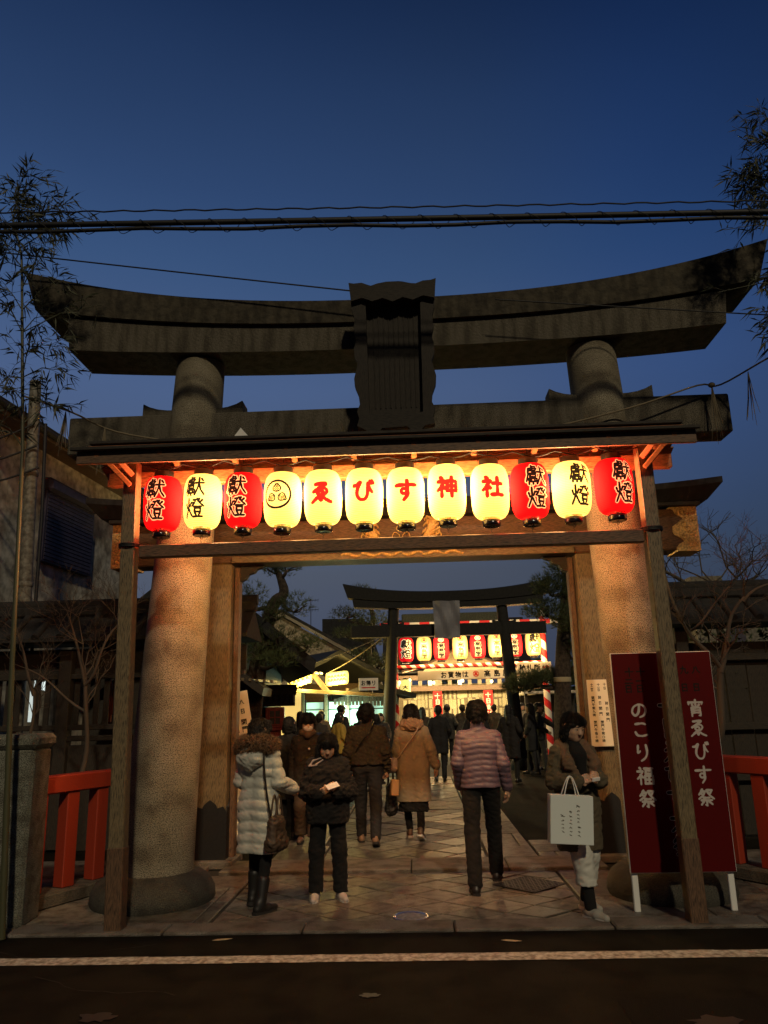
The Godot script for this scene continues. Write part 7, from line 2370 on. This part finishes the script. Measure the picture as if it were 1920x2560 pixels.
	coat(p, j, fabric(0.11, 0.085, 0.048, 0.92, 0.1), 0.5, 0.18, 0.195, [0.07, 0.072, 0.06], 0.0115, {"deep": 0.12, "ripple": 0.0025, "collar": -0.05})
	g = Geo.new()
	net(g, [bone(j.neck + Vector3(-0.08, -0.01, -0.04), j.neck + Vector3(0.08, -0.01, -0.04), 0.05, 0.05), bone(j.neck + Vector3(-0.1, -0.02, 0.0), j.chest + Vector3(-0.115, 0.02, 0.125), 0.05, 0.04), bone(j.chest + Vector3(-0.115, 0.02, 0.125), j.chest + Vector3(-0.04, -0.11, 0.165), 0.038, 0.022), bone(j.neck + Vector3(0.1, -0.02, 0.0), j.chest + Vector3(0.12, 0.02, 0.125), 0.05, 0.045), bone(j.chest + Vector3(0.12, 0.02, 0.125), j.chest + Vector3(0.06, -0.11, 0.165), 0.04, 0.022)], 0.0125, 0.02, 0.0, 0.1, 0.004)
	put("wide_collar", g, fabric(0.17, 0.1, 0.055, 0.92, 0.25), p)
	g = Geo.new()
	net(g, [bone(j.neck + Vector3(0, 0.015, 0.01), j.chest + Vector3(0, 0.08, 0.09), 0.056, 0.06), bone(j.chest + Vector3(0, 0.08, 0.09), j.chest + Vector3(0.01, -0.1, 0.115), 0.055, 0.045)], 0.0125, 0.02)
	put("black_pullover", g, black_cloth, p)
	for q in ["L", "R"]:
		var cf := Geo.new()
		net(cf, [bone((j["wr" + q] as Vector3).lerp(j["el" + q], 0.3), (j["wr" + q] as Vector3).lerp(j["el" + q], 0.02), 0.05, 0.043)], 0.01, 0.01)
		put("cuff", cf, black_cloth, p)
	trousers(p, j, fabric(0.72, 0.7, 0.62), 0.098, 0.09, 0.085, 0.013, 0.235)
	g = Geo.new()
	for q in ["L", "R"]:
		net(g, [bone((j["kn" + q] as Vector3).lerp(j["an" + q], 0.55), j["an" + q], 0.05, 0.048)], 0.012, 0.01)
	put("socks", g, black_cloth, p)
	shoes(p, j, fabric(0.42, 0.4, 0.35), sole_w, 1.12)
	hair(p, j, "bob", M.hair, 0.008)
	g = Geo.new()
	g.box(Vector3(0.03, 1.065, 0.3), Vector3(0.075, 0.032, 0.012), yaw(0.1, 0.3, 0.1), 0.004)
	put("paper_slip", g, M.white, p)
	var im := sheet(320, 330, lin(0.72, 0.76, 0.71))
	rng.seed = 31
	for c in [[208.0, 70.0, 5], [150.0, 110.0, 7], [92.0, 140.0, 5], [214.0, 214.0, 3]]:
		var y: float = c[1]
		for k in c[2]:
			for n in 3:
				brush(im, [Vector2(rng.randf_range(-1, 0), rng.randf_range(-0.6, 0.4)), Vector2(rng.randf_range(-0.3, 0.3), rng.randf_range(-0.3, 0.3)), Vector2(rng.randf_range(0, 1), rng.randf_range(-0.2, 0.9))], Vector2(c[0], y), Vector2(15, 14) * (1.2 if k == 0 else 0.8), 2.2 if k < 2 else 1.5, lin(0.06, 0.05, 0.03), 0.5)
			y += 25.0 if k > 0 else 32.0
	var bag := Node3D.new()
	bag.name = "shopping_bag"
	p.add_child(bag)
	bag.position = Vector3(-0.2, 0.77, 0.25); bag.rotation = Vector3(0.0, -0.22, -0.07)
	var bg := Geo.new()
	bg.box(Vector3(0, 0, 0), Vector3(0.345, 0.365, 0.1), Basis(), 0.004)
	put("bag_body", bg, M.bag_paper, bag)
	var fc := Geo.new()
	fc.quad(Vector3(-0.17, -0.18, 0.052), Vector3(0.17, -0.18, 0.052), Vector3(0.17, 0.18, 0.052), Vector3(-0.17, 0.18, 0.052))
	put("printed_face", fc, printed(im), bag)
	for z in [0.048, -0.048]:
		var h := Geo.new()
		var q := []
		for i in 13:
			var u := i / 12.0
			q.append(Vector3(lerpf(-0.06, 0.06, u), 0.175 + 0.15 * sin(PI * u), z * (1 - 0.7 * sin(PI * u))))
		h.tube(q, [0.005], 6)
		put("handle", h, M.white, bag)
	# --- people farther in, seen small
	far("man in a long dark coat, left of the middle of the far crowd", 0.45, -18.4, 1.66, PI, [0.012, 0.012, 0.013], 0.6, "short", [0.012, 0.012, 0.013])
	far("long haired woman in a black coat behind the man in the mauve jacket", 1.18, -16.6, 1.68, PI, [0.012, 0.011, 0.011], 0.55, "long", [0.01, 0.01, 0.01])
	far("long haired person in black coat just right of the man in the mauve jacket", 2.0, -17.8, 1.64, PI - 0.4, [0.014, 0.012, 0.011], 0.5, "long", [0.012, 0.011, 0.01])
	far("woman with long hair in dark coat before the right leg of the inner torii", 2.72, -19.6, 1.66, -1.9, [0.014, 0.014, 0.015], 0.55, "long", [0.02, 0.02, 0.022])
	far("person reaching an arm out to the striped pole", 3.1, -20.8, 1.66, 1.5, [0.03, 0.035, 0.035], 0.75, "short", [0.02, 0.02, 0.02], true)
	far("person in dark green jacket far ahead beside the man in the long dark coat", 0.84, -23.5, 1.68, PI, [0.03, 0.03, 0.025], 0.7, "short", [0.015, 0.015, 0.015])
	far("person in a pale green jacket near the shrine hall", 1.7, -27.0, 1.62, PI - 0.3, [0.2, 0.33, 0.24], 0.75, "short", [0.1, 0.08, 0.06])
	far("person with a high bun in a cream coat near the left striped pole", -0.2, -25.0, 1.56, PI, [0.5, 0.42, 0.25], 0.6, "bun", [0.03, 0.03, 0.03])
	far("person in a beige hooded coat right of centre before the hall", 2.9, -25.5, 1.6, PI, [0.3, 0.24, 0.16], 0.6, "bob", [0.03, 0.03, 0.03])
	far("bespectacled person facing out from the hall right of centre", 3.5, -27.0, 1.66, 0.1, [0.4, 0.34, 0.24], 0.7, "short", [0.03, 0.03, 0.03])
	far("person in black close to the hall between the two banners", 2.2, -28.5, 1.66, PI, [0.015, 0.014, 0.014], 0.6, "short", [0.012, 0.012, 0.012])
	far("person in a dark parka far right before the hall", 4.3, -26.5, 1.62, PI - 0.6, [0.02, 0.02, 0.022], 0.65, "bob", [0.015, 0.015, 0.015])
	far("person with black hair by the red lantern house", -2.3, -16.2, 1.56, 2.6, [0.02, 0.017, 0.015], 0.6, "bob", [0.015, 0.015, 0.015])
	far("person with cropped hair half hidden by the masked woman", -2.25, -18.0, 1.54, 2.9, [0.05, 0.04, 0.03], 0.7, "short", [0.02, 0.02, 0.02])
	far("person in a bright yellow padded hood before the shop window", -1.75, -17.5, 1.56, 2.2, [0.55, 0.36, 0.06], 0.7, "bob", [0.06, 0.05, 0.04])
	far("photographer in a dark jacket with a backpack in front of the shop", -1.2, -16.5, 1.6, 2.4, [0.014, 0.013, 0.014], 0.75, "short", [0.05, 0.035, 0.02])
	far("person in a red knit cap facing the shop windows", -1.22, -19.0, 1.7, 2.9, [0.05, 0.03, 0.03], 0.7, "short", [0.02, 0.02, 0.02])
	far("small figure beside the inner torii's left leg", -0.98, -20.5, 1.5, 0.2, [0.04, 0.035, 0.03], 0.7, "bob", [0.03, 0.03, 0.03])
	far("person in black with loose hair between the red lantern house and the masked woman", -2.62, -17.6, 1.6, 2.8, [0.012, 0.01, 0.01], 0.6, "long", [0.012, 0.01, 0.01])
	far("tall person in a charcoal coat behind the one in the yellow hood", -1.95, -20.0, 1.72, 2.5, [0.02, 0.02, 0.022], 0.6, "short", [0.012, 0.012, 0.012])
	far("person in a tan jacket leaning toward the shop counter", -2.55, -20.8, 1.6, 3.1, [0.2, 0.14, 0.08], 0.75, "bob", [0.02, 0.02, 0.02])
	far("short person in navy between the photographer and the sweatshirt man", -0.95, -18.0, 1.5, 2.9, [0.015, 0.018, 0.035], 0.7, "bob", [0.012, 0.012, 0.012])
	far("person in brown left of the beige coat, far up the path", 0.1, -22.0, 1.62, 3.0, [0.05, 0.035, 0.025], 0.6, "long", [0.015, 0.012, 0.01])
	far("person in a black parka under the middle of the banner board", 1.35, -24.6, 1.66, 3.1, [0.012, 0.012, 0.014], 0.65, "short", [0.012, 0.012, 0.012])
	far("person in grey beside the one in the beige hooded coat", 2.45, -26.0, 1.64, 3.2, [0.06, 0.06, 0.06], 0.7, "short", [0.02, 0.02, 0.02])
	far("person in a long black coat close to the right striped pole", 3.45, -24.8, 1.62, 2.7, [0.012, 0.012, 0.012], 0.45, "bob", [0.012, 0.012, 0.012])
func far(label: String, x: float, z: float, h: float, turn: float, c: Array, hem: float, style: String, legs: Array, reach := false) -> void:
	var p := person(label, Vector3(x, 0, z), turn)
	var k := sin(x * 37.0 + z * 11.0)
	var more := {"anL": Vector3(0.09, 0.085, 0.12 * k), "anR": Vector3(-0.09, 0.085, -0.12 * k), "knL": Vector3(0.095, 0.48, 0.07 * k + 0.02), "knR": Vector3(-0.095, 0.48, -0.05 * k + 0.03), "elL": Vector3(0.24, 1.1, -0.03 - 0.04 * k), "elR": Vector3(-0.24, 1.1, -0.03 + 0.04 * k), "wrL": Vector3(0.2, 0.95, 0.14 + 0.06 * k), "wrR": Vector3(-0.2, 0.95, 0.12 - 0.06 * k)}
	if reach:
		more["elL"] = Vector3(0.2, 1.15, 0.26); more["wrL"] = Vector3(0.16, 1.0, 0.5)
	var j := scaled(rest(), h, more)
	add_body(p, j, false, "", 0.035)
	coat(p, j, fabric(c[0], c[1], c[2]), hem, 0.19, 0.21, [0.07, 0.064, 0.054], 0.024)
	trousers(p, j, fabric(legs[0], legs[1], legs[2]), 0.085, 0.065, 0.055, 0.026)
	shoes(p, j, M.black, M.black)
	hair(p, j, style, M.hair, 0.015)
